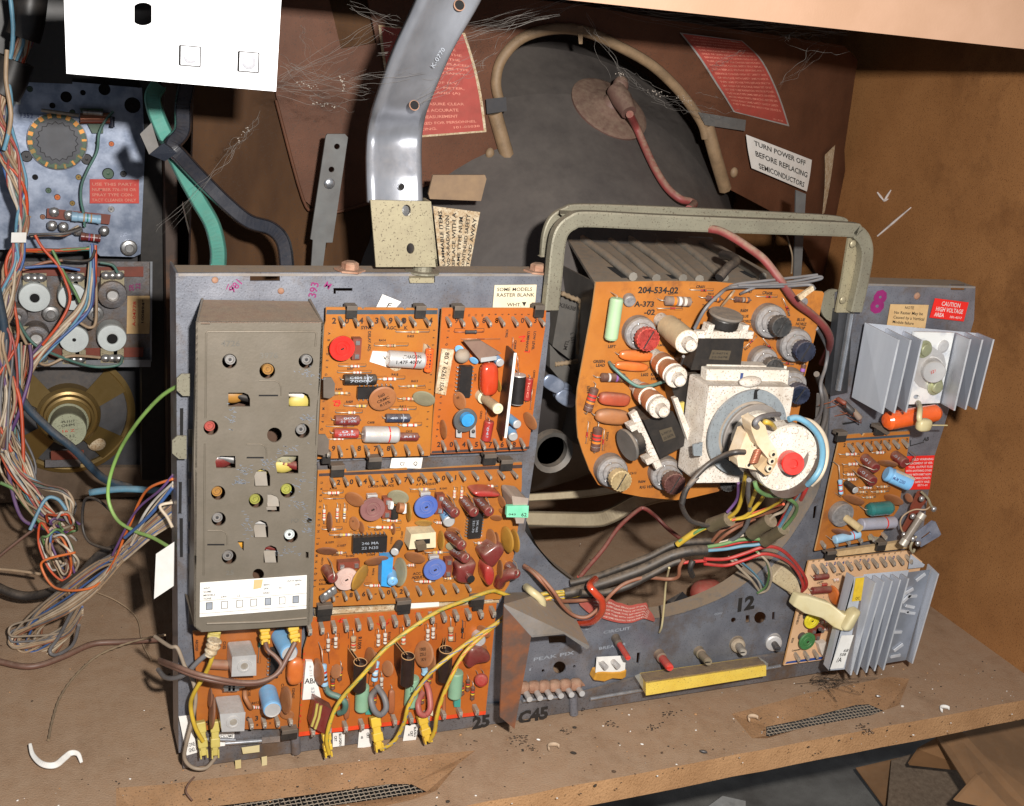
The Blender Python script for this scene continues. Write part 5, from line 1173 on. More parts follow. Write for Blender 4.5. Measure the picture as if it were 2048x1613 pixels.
mb.tube([b.p(735, 480, .009), b.p(760, 482, .009)], .003, 'white', 10); mb.tube([b.p(866, 475, .009), b.p(864, 545, .009)], .0017, 'paper', 10); mb.build('coil', b.t)
o = boxc(b, [(1800, 400), (1950, 420), (1905, 640), (1840, 640)], .024, 'can_beige', 'crystal_can', bevel=.0035, h0=.001)
mb = MB(); q = q4([(1760, 488), (1950, 485), (1945, 590), (1755, 585)], b.Y - .0255); mb.hexa(q, [p + V((0, .004, 0)) for p in q], 'mint'); l_ = mb.build('label', o, bevel=.0012); l_['label'] = 'mint green label with black figures'
g = quadmap(q, .0004); mb = MB(); text_map(mb, '043', g, 'ink', .08, .2, .16); text_map(mb, '62', g, 'ink', .66, .12, .3, sx=.6); mb.build('lettering', o)
mb = MB()
for i in range(9): mb.ball(b.p(160 + i * 11, 1290 - i * 8, .008 + .001 * (i % 3)), (V((.0022, 0, .001)), OUT * .0015, V((-.001, 0, .003))), 'solder', 8, 5, .6)
mb.build('foil_clip', b.t)
b.finish()
# strips between the rows
crop('c7')
def loosestrip(q, Y, th, mt, name, lb, cat, parent=None):
    mb = MB(); qq = q4(q, Y); mb.hexa(qq, [p + V((0, th, 0)) for p in qq], mt); o = mb.build(name, parent, bevel=.0003); return o
loosestrip([(90, 1405), (1690, 1285), (1690, 1330), (85, 1440)], -.006, .004, 'oldpaper', 'cream_strip', '', '', ch)
loosestrip([(110, 110), (1900, 40), (1900, 130), (110, 190)], -.003, .002, 'zinc_dirty', 'cross_rail', '', '', ch)
sticker('label', ch, q4([(755, 70), (1025, 65), (1010, 160), (738, 155)], -.006), 'paper', [('CI', .28, .28, .36, None, 'l'), ('Q', .72, .3, .36, None, 'l')], label='white paper label lettered CI and Q')
sticker('label', ch, q4([(925, 1290), (1168, 1285), (1165, 1370), (920, 1378)], -.010), 'paper', [('35', .2, .6, .35, None, 'l'), ('5', .7, .65, .35, None, 'l')], label='white paper label below the chroma board'); sticker('label', ch, q4([(1565, 1245), (1640, 1245), (1635, 1305), (1560, 1310)], -.010), 'paper')
for x, y in ((275, 160), (600, 90), (1600, 60), (1745, 110)): clip(C, x, y, sz=1.3)
for x, y in ((165, 1370), (850, 1330), (1490, 1290)): clip(C, x, y, sz=1.5)
crop('c6')
sticker('label', ch, q4([(605, 35), (762, 98), (715, 150), (550, 150)], -.003), 'paper', [('F', .45, .05, .5, None, 'l')], label='small tilted white label lettered F')
crop('f')
sticker('label', ch, q4([(989, 570), (1073, 569), (1069, 616), (985, 616)], -.0018), 'paper_cream', [('SOME MODELS', .06, .74, .15, .84, 'l'), ('RASTER BLANK', .06, .5, .15, .9, 'l'), ('WHT.', .33, .08, .15, .34, 'l')], label='cream label reading SOME MODELS RASTER BLANK WHT.')
mb = MB(); q = [P(1044, 604, -.0028), P(1053, 604, -.0028), P(1048.5, 613, -.0028)]; mb.add(q, [(0, 1, 2)], 'ink'); mb.build('arrow', ch)
# ---------------- D
crop('c8')
D = Board('red-orange circuit board with three black slotted tubes, in the bottom row', [(893, 104), (1998, 18), (1975, 260), (1930, 690), (805, 822), (835, 300)], -.012, 'pcb_red')
b = D; b.patch([(808, 796), (1934, 668), (1930, 690), (805, 822)], 'stripe_red')
for i in range(26): b.txt('%d' % (i % 10), 905 + i * 40, 128 - i * 3.1, 11, mt='ink_red')
for i in range(14): b.txt('ABCDEFGHJKLMNP'[i], 843 - i * 2, 330 + i * 34, 13, rot=-90, mt='ink_red')
b.line([(1040, 130), (1070, 110), (1085, 125), (1050, 135), (1060, 118)], 9, 'ink_red'); b.line([(1275, 140), (1310, 160), (1350, 135), (1320, 165), (1345, 118), (1372, 110)], 6, 'ink_red')
pins(b, 862, 150, 1960, 48, 16, 14, 50, 19); pins(b, 880, 765, 1860, 640, 11, 14, 46, 19, skip=(4,))
for x, y1, y2 in ((985, 205, 318), (1030, 200, 295), (1287, 180, 285), (1328, 175, 272), (1585, 150, 252), (1617, 140, 238), (1306, 440, 545)): res(b, x, y1, x - 3, y2, 12, bands=('band_brown', 'res_white', 'band_brown'), bf=(.25, .9))
res(b, 1136, 185, 1134, 318, 18, 'res_tan', ('band_brown', 'band_red', 'band_brown'), (.25, .9)); res(b, 1722, 105, 1722, 250, 17, 'res_tan', ('band_brown', 'band_red', 'band_white'), (.4, .95)); res(b, 1437, 165, 1436, 270, 15, 'res_tan', WR, (.3, .95)); res(b, 1795, 128, 1790, 232, 9, 'black', (), (.4, .65), ld='charcoal')
res(b, 945, 300, 965, 545, 22, 'res_blue', ('band_red', 'band_black', 'band_brown'), (.35, .88), h=.010); res(b, 1278, 330, 1258, 520, 20, 'res_blue', ('band_red', 'band_white', 'band_brown'), (.2, .82)); res(b, 1568, 390, 1568, 470, 25, 'res_blue', (), (.15, .7))
for x1, y1, x2, y2 in ((1012, 460, 1010, 545), (1062, 380, 1050, 495), (1265, 550, 1260, 630), (1552, 550, 1548, 630), (1790, 480, 1790, 580), (1827, 462, 1822, 555), (1857, 500, 1850, 610), (1595, 440, 1590, 510)): res(b, x1, y1, x2, y2, 14, 'res_brown', ('band_red', 'band_yellow', 'band_brown'), (.2, .9), mark=False)
def slit(x, y, y2, fx, fy):
    H = .021; mb = MB(); R = 42 * mpx(x, y, b.Y - H); t = b.p(x, y, H); bt = b.p(x - 8, y2, H * .86); d = bt - t
    mb.lathe(t, d, [(R * .84, .004), (R * .84, 0), (R, 0), (R, d.length)], 'tube_black', 24); o = mb.build('slotted_tube', b.t)
    mb = MB(); f = b.p(fx, fy, .001); q = [t + V((-R * .6, 0, R * .3)), V((f.x, f.y, f.z)), V((f.x, f.y, f.z)) + d * .8, bt - XX * R * .6]
    for s in (0, .0016): mb.hexa([p + XX * s + OUT * .0002 for p in q], [p + XX * (s + .0006) for p in q], 'tube_black')
    k = MB(); k.tube([q[0] + XX * .0002, q[1] + XX * .0002], .0003, 'pcb_edge', 5); k.tube([q[0] + XX * .0022, q[1] + XX * .0022], .0003, 'pcb_edge', 5)
    ring = [t - d.normalized() * .0002 + (XX * cos(a) + (d.normalized().cross(XX)) * sin(a)) * R * .95 for a in [2 * pi * i / 20 for i in range(21)]]; k.tube(ring, .0003, 'pcb_edge', 5, False)
    mb.build('fin', o); k.build('rim', o); return o
slit(1177, 375, 535, 1100, 290); slit(1464, 338, 500, 1380, 255); slit(1692, 300, 475, 1676, 228)
disc(b, 925, 432, 82, 32, 78, 'disc'); disc(b, 1238, 362, 78, 36, 82, 'disc'); disc(b, 1560, 325, 80, 58, 85, 'disc', text=('1000', 'Z5U', '1KV')); disc(b, 1342, 412, 48, 34, 80, 'disc'); disc(b, 1030, 430, 44, 32, 100, 'disc'); disc(b, 1600, 380, 62, 30, 90, 'disc')
axial(b, 1190, 515, 1184, 662, 42, 'green_cap', lx=4); axial(b, 1492, 465, 1480, 635, 42, 'green_cap', lx=4, text='C6 J5', tm='ink'); axial(b, 1757, 430, 1744, 585, 42, 'green_cap', lx=4)
boxc(b, [(1212, 640), (1252, 640), (1248, 690), (1208, 690)], .004, 'teal_flat', 'capacitor', bevel=.0008); boxc(b, [(1745, 595), (1782, 595), (1780, 645), (1742, 645)], .004, 'teal_flat', 'capacitor', bevel=.0008); boxc(b, [(1498, 610), (1520, 610), (1518, 660), (1496, 660)], .004, 'teal_flat', 'capacitor', bevel=.0008)
boxc(b, [(1582, 610), (1612, 605), (1615, 700), (1592, 690)], .004, 'cream', 'capacitor', bevel=.0008)
axial(b, 1366, 540, 1362, 682, 20, 'orange_brown', lx=20, boxy=.5); axial(b, 1098, 590, 1092, 715, 17, 'orange_brown', lx=12, boxy=.5); axial(b, 1680, 560, 1680, 690, 12, 'orange_brown', lx=3)
for pts, mt in ((((1265, 545, .004), (1240, 590, .012), (1262, 665, .016), (1300, 690, .016), (1332, 650, .016), (1318, 580, .012), (1275, 520, .004)), 'w_grey'), (((1550, 560, .004), (1525, 620, .012), (1535, 680, .016), (1570, 692, .016), (1598, 650, .016), (1592, 560, .01), (1575, 505, .004)), 'w_pinkred'), (((965, 515, .004), (990, 560, .010), (1050, 585, .014), (1085, 620, .016), (1080, 665, .014), (1050, 680, .01)), 'w_teal')):
    mb = MB(); mb.tube(spline([b.p(x, y, h) for x, y, h in pts]), .0022, mt, 10); mb.build('sleeved_lead', b.t)
blob(b, [(1830, 275), (1925, 285), (1968, 330), (1965, 375), (1915, 375), (1860, 385), (1835, 420), (1805, 400), (1822, 340)], .010, 'brown_cap'); disc(b, 1905, 482, 42, 40, 0, 'red_cap', th=1.1, h=.008); cyl(b, 1885, 210, 1892, 250, 42, 'silver_can', 'transistor'); disc(b, 1888, 288, 50, 30, 0, 'disc'); disc(b, 1920, 190, 48, 28, 40, 'disc')
o = boxc(b, [(905, 605), (1012, 665), (962, 808), (874, 760)], .014, 'brown_cap', 'coupling_block', bevel=.0008, h0=.004)
mb = MB()
for x0, y0, x1, y1 in ((918, 625, 885, 760), (940, 637, 905, 775)):
    mb.tube([b.p(x0, y0, .0143), b.p((x0 + x1) / 2 + 6, (y0 + y1) / 2, .0143), b.p(x1, y1, .0143)], .0011, 'yellow_old', 6)
mb.build('stripe', o)
o = boxc(b, [(850, 370), (890, 372), (940, 592), (828, 602)], .003, 'paper', 'tag', bevel=0); q = q4([(850, 370), (890, 372), (940, 592), (828, 602)], b.Y - .0034); g = quadmap(q); mb = MB()
text_map(mb, 'AB/', g, 'ink', .05, .42, .14, w=.85); text_map(mb, '8-513', lambda x, y: g(.45 + y, 1 - x), 'ink_grey', .1, 0, .25, w=.3); text_map(mb, '533', lambda x, y: g(.5 + y, 1 - x), 'ink_grey', .68, 0, .2, w=.25); mb.build('lettering', o)
b.finish()
# ---------------- E
E_ = Board('orange audio circuit board with two square silver cans, bottom left corner of the chassis', [(168, 190), (825, 165), (812, 600), (800, 772), (190, 785), (190, 480)], -.011, 'pcb_dark')
b = E_
for s, x, y, h, r in (('C102', 350, 250, 17, 90), ('C107', 690, 400, 17, 90), ('C109', 700, 505, 17, 88), ('C105', 500, 540, 15, 88), ('1234567', 768, 530, 15, 90), ('ABCDEF', 185, 240, 15, 90), ('C103', 430, 520, 14, 0)): b.txt(s, x, y, h, rot=r, mt='ink_brown')
b.txt('9', 245, 755, 32, mt='ink'); b.txt('0', 488, 730, 30, mt='ink'); b.txt('3', 540, 727, 32, mt='ink'); b.txt('8 B D X', 515, 765, 15, mt='ink', gap=.4)
pins(b, 510, 725, 745, 705, 4, 14, 42, 18)
def can(fq, H, hx, hy, r, extra=None):
    o = boxc(b, fq, H, 'silver_can', 'shield_can', bevel=.0014, h0=0)
    mb = MB(); c = b.p(hx, hy, H + .0003); m = mpx(hx, hy, b.Y - H); mb.lathe(c, OUT, [(r * m * 1.35, 0), (r * m * 1.3, .0005), (r * m, .0006), (r * m * .95, 0), (r * m * .7, -.0002), (r * m * .68, .0002, 'pin'), (.0002, .0002, 'pin')], 'silver_can', 20); mb.build('tuning_slug', o); return o
can([(405, 342), (550, 330), (550, 455), (400, 462)], .020, 478, 398, 32); can([(330, 688), (485, 675), (478, 790), (342, 795)], .022, 412, 735, 32)
o = cyl(b, 690, 215, 750, 325, 54, 'blue_cap', prof=[(.95, 0), (1, .03), (1, .9), (.95, .97), (.86, 1.0, 'blue_cap'), (.8, .97, 'silver_can'), (.01, .97, 'silver_can')]); cyl(b, 618, 552, 648, 665, 56, 'blue_cap', prof=[(.95, 0), (1, .03), (1, .9), (.95, .97), (.86, 1.0, 'blue_cap'), (.8, .97, 'silver_can'), (.01, .97, 'silver_can')])
axial(b, 788, 345, 780, 505, 50, 'orange_cap', boxy=.7, h=.01, lx=4); disc(b, 728, 602, 82, 36, 84, 'disc'); disc(b, 735, 690, 44, 28, 10, 'disc'); axial(b, 260, 385, 385, 392, 30, 'disc_brown', lx=6); disc(b, 284, 672, 104, 15, 88, 'disc_brown'); disc(b, 272, 590, 60, 12, 88, 'disc_brown')
ic(b, [(640, 300), (690, 298), (680, 470), (632, 472)], 7, .005); res(b, 505, 645, 598, 648, 11, bf=(.2, .85)); res(b, 570, 250, 560, 380, 8, 'teal_flat', (), (.05, .25), name='jumper'); mb = MB(); mb.tube(spline([b.p(x, y, h) for x, y, h in ((480, 545, .001), (485, 590, .006), (512, 640, .007), (520, 650, .004))]), .0017, 'disc', 8); mb.build('sleeved_lead', b.t)
mb = MB(); mb.tube([b.p(350, 525, .012), b.p(480, 520, .012)], .0011, 'pin', 6); mb.build('jumper', b.t); mb = MB()
for x in (375, 400, 425): mb.box(b.p(x, 528, .012), (XX * .0022, OUT * .001, UP * .0022), 'solder')
mb.build('terminal', b.t)
b.finish()
for x in (965, 955): pass
clip(D, 955, 75, sz=1.3); clip(D, 1435, 35, sz=1.3); clip(D, 1880, 15, sz=1.2); clip(D, 745, 790, sz=1.6)
for qd, ln in (([(82, 700), (150, 692), (198, 915), (130, 935)], [('TONE', .2, .2, .1, .7, 'l'), ('GND.', .25, .06, .1, .6, 'l')]), ([(270, 798), (418, 792), (415, 870), (330, 880)], [('VOLUME', .25, .6, .2, .7, 'l'), ('WHT/GRN', .25, .25, .2, .7, 'l')]), ([(1010, 800), (1082, 795), (1080, 875), (1010, 885)], []), ([(1170, 780), (1245, 775), (1248, 885), (1160, 888)], [('B', .15, .5, .14, None, 'l')]), ([(1448, 755), (1530, 745), (1510, 840), (1432, 848)], [('R', .3, .3, .15, None, 'l')])):
    o = sticker('label', ch, q4(qd, -.0055), 'paper', ln)
mb = MB()
for s, x, y, r in (('BLU/GRN', 1048, 805, 85), ('CRT', 1020, 820, 85), ('CRT', 1215, 800, 85), ('CRT', 1478, 790, 85), ('BLK/SL5', 1500, 765, 85)): ptext(s, x, y, 15, r, 'ink', Y=-.0064, bold=.03)
# yellow push-on connectors and their wires
def conn(x0, y0, x1, y1, w, Y0, Y1, lb, mt='yellow'):
    t = thing('push_connector', lb, 'connector', P(x0, y0, Y0), 'yellow push-on connectors'); mb = MB(); a, c = P(x0, y0, Y0), P(x1, y1, Y1); W = w * mpx(x0, y0, Y0); d = c - a
    x = (XX - d.normalized() * XX.dot(d.normalized())).normalized(); y = d.normalized().cross(x)
    for f0, f1, k in ((0, .30, 1), (.26, .5, .8), (.46, .72, 1.0), (.7, .95, .62)): mb.box(a + d * (f0 + f1) / 2, (x * W / 2 * k, y * W / 2 * .8 * k, d * (f1 - f0) / 2), mt)
    mb.build('housing', t, bevel=.0008)
    mb = MB()
    for s in (-1, 1): mb.box(a + d * .9 + x * W * .33 * s, (x * W * .09, y * W * .35, d * .12), mt)
    mb.build('tail', t, bevel=.0004); return t
conn(1262, 700, 1292, 905, 62, -.022, -.030, 'yellow connector with a yellow and grey wire, middle of the three below the output board'); conn(1545, 695, 1585, 855, 60, -.022, -.028, 'yellow connector at the right end below the output board'); conn(970, 800, 985, 940, 55, -.024, -.028, 'yellow connector below the maroon striped block')
conn(300, 190, 285, 262, 75, -.030, -.038, 'yellow connector under the left end of the tuner cover', 'yellow_old'); conn(598, 160, 604, 262, 62, -.030, -.034, 'yellow connector under the middle of the tuner cover', 'yellow'); conn(768, 155, 785, 255, 66, -.030, -.034, 'yellow connector beside the tall blue capacitor', 'yellow')
conn(212, 730, 235, 945, 58, -.016, -.022, 'aged yellow connector over the TONE label', 'yellow_old'); conn(300, 725, 302, 945, 56, -.016, -.022, 'aged yellow connector beside the VOLUME label', 'yellow_old')
# ================================================================ tuner cover
crop('c5')
tc = thing('tuner_cover', 'tall brown-grey metal tuner cover with round holes and a white socket label', 'tuner cover', P(120, 1555, -.045))
YT = -.045
def dshape(x0, y0, x1, y1, side='r'):
    r = (y1 - y0) * .45; pts = []
    if side == 'r': pts = [(x0, y0), (x1 - r, y0), (x1 - r * .3, y0 + r * .3), (x1, y0 + r), (x1, y1), (x0, y1)]
    elif side == 't': r = (x1 - x0) * .45; pts = [(x0, y0 + r), (x0 + r * .3, y0 + r * .3), (x0 + r, y0), (x1 - r, y0), (x1 - r * .3, y0 + r * .3), (x1, y0 + r), (x1, y1), (x0, y1)]
    elif side == 'l': pts = [(x1, y0), (x0 + r, y0), (x0 + r * .3, y0 + r * .3), (x0, y0 + r), (x0 + r * .2, y1), (x1, y1)]
    return pts
rh = [(267, 460, 31, 'slug_grey'), (423, 500, 33, 'slug_amber'), (583, 460, 31, 'slug_grey'), (190, 735, 31, 'slug_red'), (453, 765, 31, None), (568, 748, 31, 'slug_grey'), (220, 1005, 30, 'slug_amber'), (222, 1113, 30, 'slug_grey'), (377, 1037, 31, 'olive_yel'), (507, 995, 31, 'olive_yel'), (520, 1183, 30, 'greywhite'), (265, 1270, 31, 'slug_grey'), (597, 1119, 11, None), (386, 1342, 24, None)]
holes = [circ(x, y, r, 18) for x, y, r, m in rh]
holes += [dshape(262, 590, 352, 648), dshape(512, 590, 600, 648), dshape(208, 852, 292, 903, 'l'), dshape(458, 850, 552, 925, 'l'), dshape(370, 905, 435, 978, 't'), dshape(424, 1010, 474, 1084, 'r'), dshape(368, 1118, 427, 1190, 't'), dshape(408, 1222, 467, 1295, 't'), [(582, 1248), (594, 1250), (594, 1276), (582, 1274)], [(300, 1205), (326, 1205), (326, 1245), (312, 1228)], [(148, 300), (186, 300), (186, 308), (148, 308)]]
ol = [(128, 298), (655, 298), (657, 330), (640, 560), (628, 640), (622, 800), (628, 900), (610, 1535), (596, 1552), (150, 1580), (120, 1558), (122, 1100), (118, 900), (126, 600)]
def scl(L, ax=.002):
    return L
mb = MB(); plate(mb, ol, YT, .0012, 'tin_brown', holes); mb.build('front_panel', tc, bevel=0)
fr = [P(x, y, YT) for x, y in ol]; mb = MB(); 
top = [P(128, 299, YT), P(655, 299, YT)]; bk = [P(150, 205, -.002), P(600, 212, -.002)]
mb.hexa([bk[0], bk[1], top[1], top[0]], [p - UP * .0012 for p in (bk[0], bk[1], top[1], top[0])], 'cover_top'); mb.build('top_panel', tc, bevel=.0008)
for i, j in ((0, 11), (1, 8), (9, 10)):
    a, c = fr[0 if i == 0 else (1 if i == 1 else 9)], fr[10 if i == 0 else (8 if i == 1 else 10)]
    if i == 0: c = fr[10]
    bx = (bk[0].x, bk[1].x, a.x)[(0, 1, 9).index(i)]; cx_ = (bk[0].x - .004, bk[1].x - .006, c.x)[(0, 1, 9).index(i)]
    mb = MB(); th = XX * (.0012 if i == 0 else -.0012) if i < 2 else UP * .0012
    q = [a, c, V((cx_, -.003, c.z)), V((bx, -.003, a.z + (.0 if i == 9 else .003)))]; mb.hexa(q, [p + th for p in q], 'tin_brown'); mb.build('side_panel', tc)
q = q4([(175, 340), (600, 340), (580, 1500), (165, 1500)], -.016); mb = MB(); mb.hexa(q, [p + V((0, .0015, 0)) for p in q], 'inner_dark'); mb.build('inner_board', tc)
for x, y, r, mt in rh:
    if not mt: continue
    m = mpx(x, y, YT); c = P(x - (6 if y > 600 else -2), y - 8, YT + .0042); mb = MB(); R = r * m * .74
    mb.lathe(c, OUT, [(R, -.012), (R, 0), (R * .92, .001), (R * .72, .001), (R * .66, -.0006), (R * .3, -.0006), (R * .28, .0004), (.0002, .0004)], mt, 20)
    if mt in ('slug_grey', 'greywhite'): mb.lathe(c, OUT, [(R * .28, .0004), (R * .28, .0009, 'charcoal'), (.0002, .0009, 'charcoal')], 'charcoal', 6)
    mb.build('tuning_slug', tc)
for (x, y, mt, kind) in ((320, 622, 'black_plastic', 'r'), (285, 615, 'slug_amber', 'd'), (560, 640, 'yellow_old', 'd'), (535, 608, 'res_white', 'r'), (232, 885, 'brown_cap', 'd'), (262, 878, 'solder', 'r'), (500, 870, 'olive', 'd'), (492, 905, 'yellow_old', 'd'), (525, 905, 'brown_cap', 'r'), (385, 925, 'yellow_old', 'd'), (390, 1140, 'silver_can', 'r'), (450, 1245, 'brown_cap', 'r'), (310, 1225, 'amber', 'd'), (455, 1262, 'solder', 'r'), (545, 1470, 'solder', 'r')):
    mb = MB(); c = P(x - 4, y - 14, YT + .012)
    if kind == 'd': mb.ball(c, (XX * .0075, OUT * .003, UP * .005), mt, 14, 8)
    else: mb.tube([c - XX * .006 + UP * .002, c + XX * .006 - UP * .001], .0028, mt, 12)
    mb.build('inner_component', tc)
def emboss(L, w, parent=tc, Y=YT, mt='tin_brown', name='ridge', lift=.0004):
    mb = MB(); q = [P(x, y, Y - lift * .2) for x, y in L]; mb.tube(q, w * mpx(*L[0], Y), mt, 8); return mb.build(name, parent)
emboss([(168, 695), (170, 345), (176, 338), (618, 338), (626, 345), (622, 398)], 4); emboss([(165, 800), (160, 1345)], 4); emboss([(172, 1545), (400, 1538), (585, 1522)], 6)
for a, c, d, e in ((388, 540, 480, 603), (338, 803, 420, 860), (175, 1160, 258, 1220)):
    L = dshape(a, c, d, e, 'r'); emboss(L[0:5] if a != 175 else L[0:5], 3)
    mb = MB(); q = q4([(a, e - 4), (d - 12, e - 4), (d - 12, e + 2), (a, e + 2)], YT - .0002); mb.hexa(q, [p + V((0, .0002, 0)) for p in q], 'void'); mb.build('slot', tc)
for x0, y0, x1, y1 in ((374, 930, 425, 975), (420, 1040, 462, 1075), (372, 1150, 420, 1188), (414, 1258, 460, 1293), (424, 1012, 472, 1060)):
    mb = MB(); q = q4([(x0, y0), (x1, y0), (x1, y1), (x0, y1)], YT - .0012); q[0].y += .005; q[1].y += .005; mb.hexa(q, [p + V((0, .0008, 0)) for p in q], 'tab_tin'); mb.build('bent_tab', tc, bevel=.0002)
for s, x, y, h, w in (('4726', 232, 398, 24, 78), ('3976', 390, 448, 24, 78), ('FO', 520, 1128, 18, 34), ('25', 250, 1345, 20, 36)): ptext(s, x, y, h, 0, 'emb_text', Y=YT - .0003, w=w, parent=tc, name='embossed_number')
for x, y, w, h in ((590, 515, 60, 40), (275, 690, 30, 50), (590, 700, 50, 30), (500, 830, 80, 40), (330, 912, 40, 40), (560, 960, 60, 60), (430, 880, 60, 30), (310, 960, 40, 20), (560, 1060, 50, 60), (340, 1140, 30, 60), (510, 1245, 60, 30), (590, 1140, 30, 60)):
    mb = MB()
    for k in range(22):
        a = P(x + random.gauss(0, w / 2.4), y + random.gauss(0, h / 2.4), YT - .00015); l = random.uniform(.0004, .0014); an_ = random.uniform(-.9, .2)
        u = V((cos(an_), 0, sin(an_))) * l; v = V((-sin(an_), 0, cos(an_))) * .00016; mb.add([a - u - v, a + u - v, a + u + v, a - u + v], [(0, 1, 2, 3)], 'paint_scratch')
    mb.build('scratches', tc)
lab = sticker('label', tc, q4([(145, 1375), (586, 1344), (584, 1482), (143, 1517)], YT - .0005), 'paper', [('WHT', .03, .80, .055, .06, 'l'), ('SOME', .03, .70, .055, .075, 'l'), ('MODELS', .03, .60, .055, .11, 'l'), ('TONE', .03, .50, .055, .075, 'l'), ('24V', .19, .52, .055, .055, 'l'), ('C2', .335, .52, .055, .035, 'l'), ('BRN.', .585, .78, .055, .065, 'l'), ('SPK.', .585, .67, .055, .06, 'l'), ('GND.', .58, .54, .055, .07, 'l'), ('N', .735, .66, .055, None, 'l'), ('WHT/BRN.', .81, .84, .055, .145, 'l'), ('SPK.', .885, .72, .055, .06, 'l')], label='white paper label with a row of seven printed squares')
g = quadmap(q4([(145, 1375), (586, 1344), (584, 1482), (143, 1517)], YT - .0005), .0007); mb = MB()
for i, x in enumerate((.055, .195, .335, .465, .60, .735, .865)):
    for a, c, d, e, mm in ((x, .2, x + .06, .42, 'ink'), (x + .005, .215, x + .055, .405, 'ink_grey' if i in (0, 4, 6) else 'paper')): mb.add([g(a, c) + OUT * (.00005 if mm != 'ink' else 0), g(d, c) + OUT * (.00005 if mm != 'ink' else 0), g(d, e) + OUT * (.00005 if mm != 'ink' else 0), g(a, e) + OUT * (.00005 if mm != 'ink' else 0)], [(0, 1, 2, 3)], mm)
for y in (.47, .1): mb.add([g(.0, y), g(1, y), g(1, y + .008), g(0, y + .008)], [(0, 1, 2, 3)], 'ink')
mb.build('printed_squares', lab)
mb = MB(); mb.add([g(.49, .70), g(.565, .73), g(.58, .98), g(.495, .98)], [(0, 1, 2, 3)], 'manila'); mb.build('stain', lab)
# ================================================================ convergence board on the neck
crop('d2')
cv2 = lambda n, L: [((x / CROPS[n][2] + CROPS[n][0] - OX) * SC, (y / CROPS[n][2] + CROPS[n][1] - OY) * SC) for x, y in L]
Fb = Board('orange convergence board hanging on the tube neck, with coloured serrated knobs and coils', [(265, 15), (820, 8), (1150, 14)] + cv2('d3', [(700, 50), (1120, 85), (1130, 100), (1060, 430), (990, 700), (960, 900), (900, 1200), (760, 1420), (520, 1480), (350, 1552)]) + [(950, 1600), (850, 1613), (700, 1600), (600, 1590), (420, 1555), (280, 1500), (220, 1400), (170, 1270), (135, 1160), (125, 1050), (122, 900), (130, 800), (240, 200)], -.05, 'pcb_amber')
b = Fb
for s, x, y, h, w in (('204-534-02', 570, 95, 46, 340), ('A-373', 545, 195, 40, 165), ('-02', 615, 255, 40, 90), ('L601', 835, 303, 22, None), ('LEFT', 350, 498, 22, None), ('GREEN', 242, 608, 22, None), ('LEAD', 262, 636, 22, None), ('L602  R/G', 592, 705, 22, None), ('HORIZ', 665, 735, 22, None), ('R604', 572, 1488, 20, None), ('R/G VERT', 582, 1530, 22, None), ('C612', 510, 1425, 18, None), ('R610', 790, 108, 16, None), ('R616', 1085, 108, 16, None)): b.txt(s, x, y, h, mt='ink', w=w)
b.txt('R602', 215, 830, 20, rot=-98, mt='ink'); b.txt('CR602', 350, 1180, 18, rot=-92, mt='ink'); b.txt('CR604', 232, 1180, 18, rot=-92, mt='ink'); b.txt('L603', 720, 485, 18, mt='ink'); b.txt('START', 790, 530, 18, rot=20, mt='ink')
crop('d3')
for s, x, y, h, r in (('CR601', 190, 58, 20, 0), ('LEAD', 540, 95, 20, 0), ('CR608', 675, 102, 22, 5), ('CR607', 858, 205, 18, 70), ('R609', 515, 235, 22, 0), ('BLUE', 520, 275, 20, 0), ('HORIZ', 520, 312, 20, 0), ('BOTTOM', 520, 348, 20, 0), ('BLUE', 930, 300, 22, 2), ('HORIZ', 920, 332, 22, 2), ('TOP', 938, 362, 22, 2), ('R611', 715, 440, 18, 5), ('CR611', 680, 470, 18, 42), ('CR606', 800, 590, 18, 8), ('T601', 235, 195, 18, 0), ('BLUE', 235, 225, 18, 0), ('R612', 550, 520, 18, -40)): b.txt(s, x, y, h, rot=r, mt='ink')
for x1, y1, x2, y2 in ((150, 72, 320, 78), (635, 120, 790, 125), (540, 500, 640, 415), (680, 425, 770, 540), (830, 135, 880, 260), (800, 600, 910, 620)): res(b, x1, y1, x2, y2, 9, 'red_cap', ('band_black',), (.45, .68), name='diode')
res(b, 225, 128, 395, 145, 22, 'res_brown', ('band_red', 'pot_dust', 'band_orange'), (.25, .85), mark=False); res(b, 450, 140, 600, 148, 22, 'res_brown', ('band_brown', 'pot_dust', 'band_orange'), (.15, .88), mark=False); res(b, 985, 610, 965, 700, 20, 'res_brown', ('band_violet',), (.1, .9), mark=False)
crop('d2')
res(b, 735, 148, 975, 162, 36, 'res_dusty', ('band_orange', 'band_white', 'res_white'), (.14, .92), mark=False, dog=.02); res(b, 715, 208, 900, 205, 9, 'red_cap', (), (.5, .7), name='diode')
res(b, 262, 712, 500, 718, 33, 'res_brown', ('band_white', 'res_brown', 'band_violet', 'band_yellow'), (.15, .9), mark=False, dog=.02); res(b, 265, 760, 195, 985, 34, 'res_brown', ('band_red', 'band_red', 'band_orange', 'band_white'), (.12, .9), mark=False, dog=.02); res(b, 285, 1045, 255, 1270, 36, 'res_brown', ('band_red', 'band_red', 'band_orange', 'band_white'), (.14, .92), mark=False, dog=.02)
for x1, y1, x2, y2 in ((210, 1040, 190, 1200), (325, 1095, 312, 1250)): res(b, x1, y1, x2, y2, 8, 'red_cap', (), (.45, .7), name='diode')
axial(b, 418, 128, 372, 440, 50, 'green_res', 'power_resistor', h=.010, lx=12, rnd=.4, bev=.5); cyl(b, 500, 135, 515, 160, 46, 'pot_grey', 'transistor')
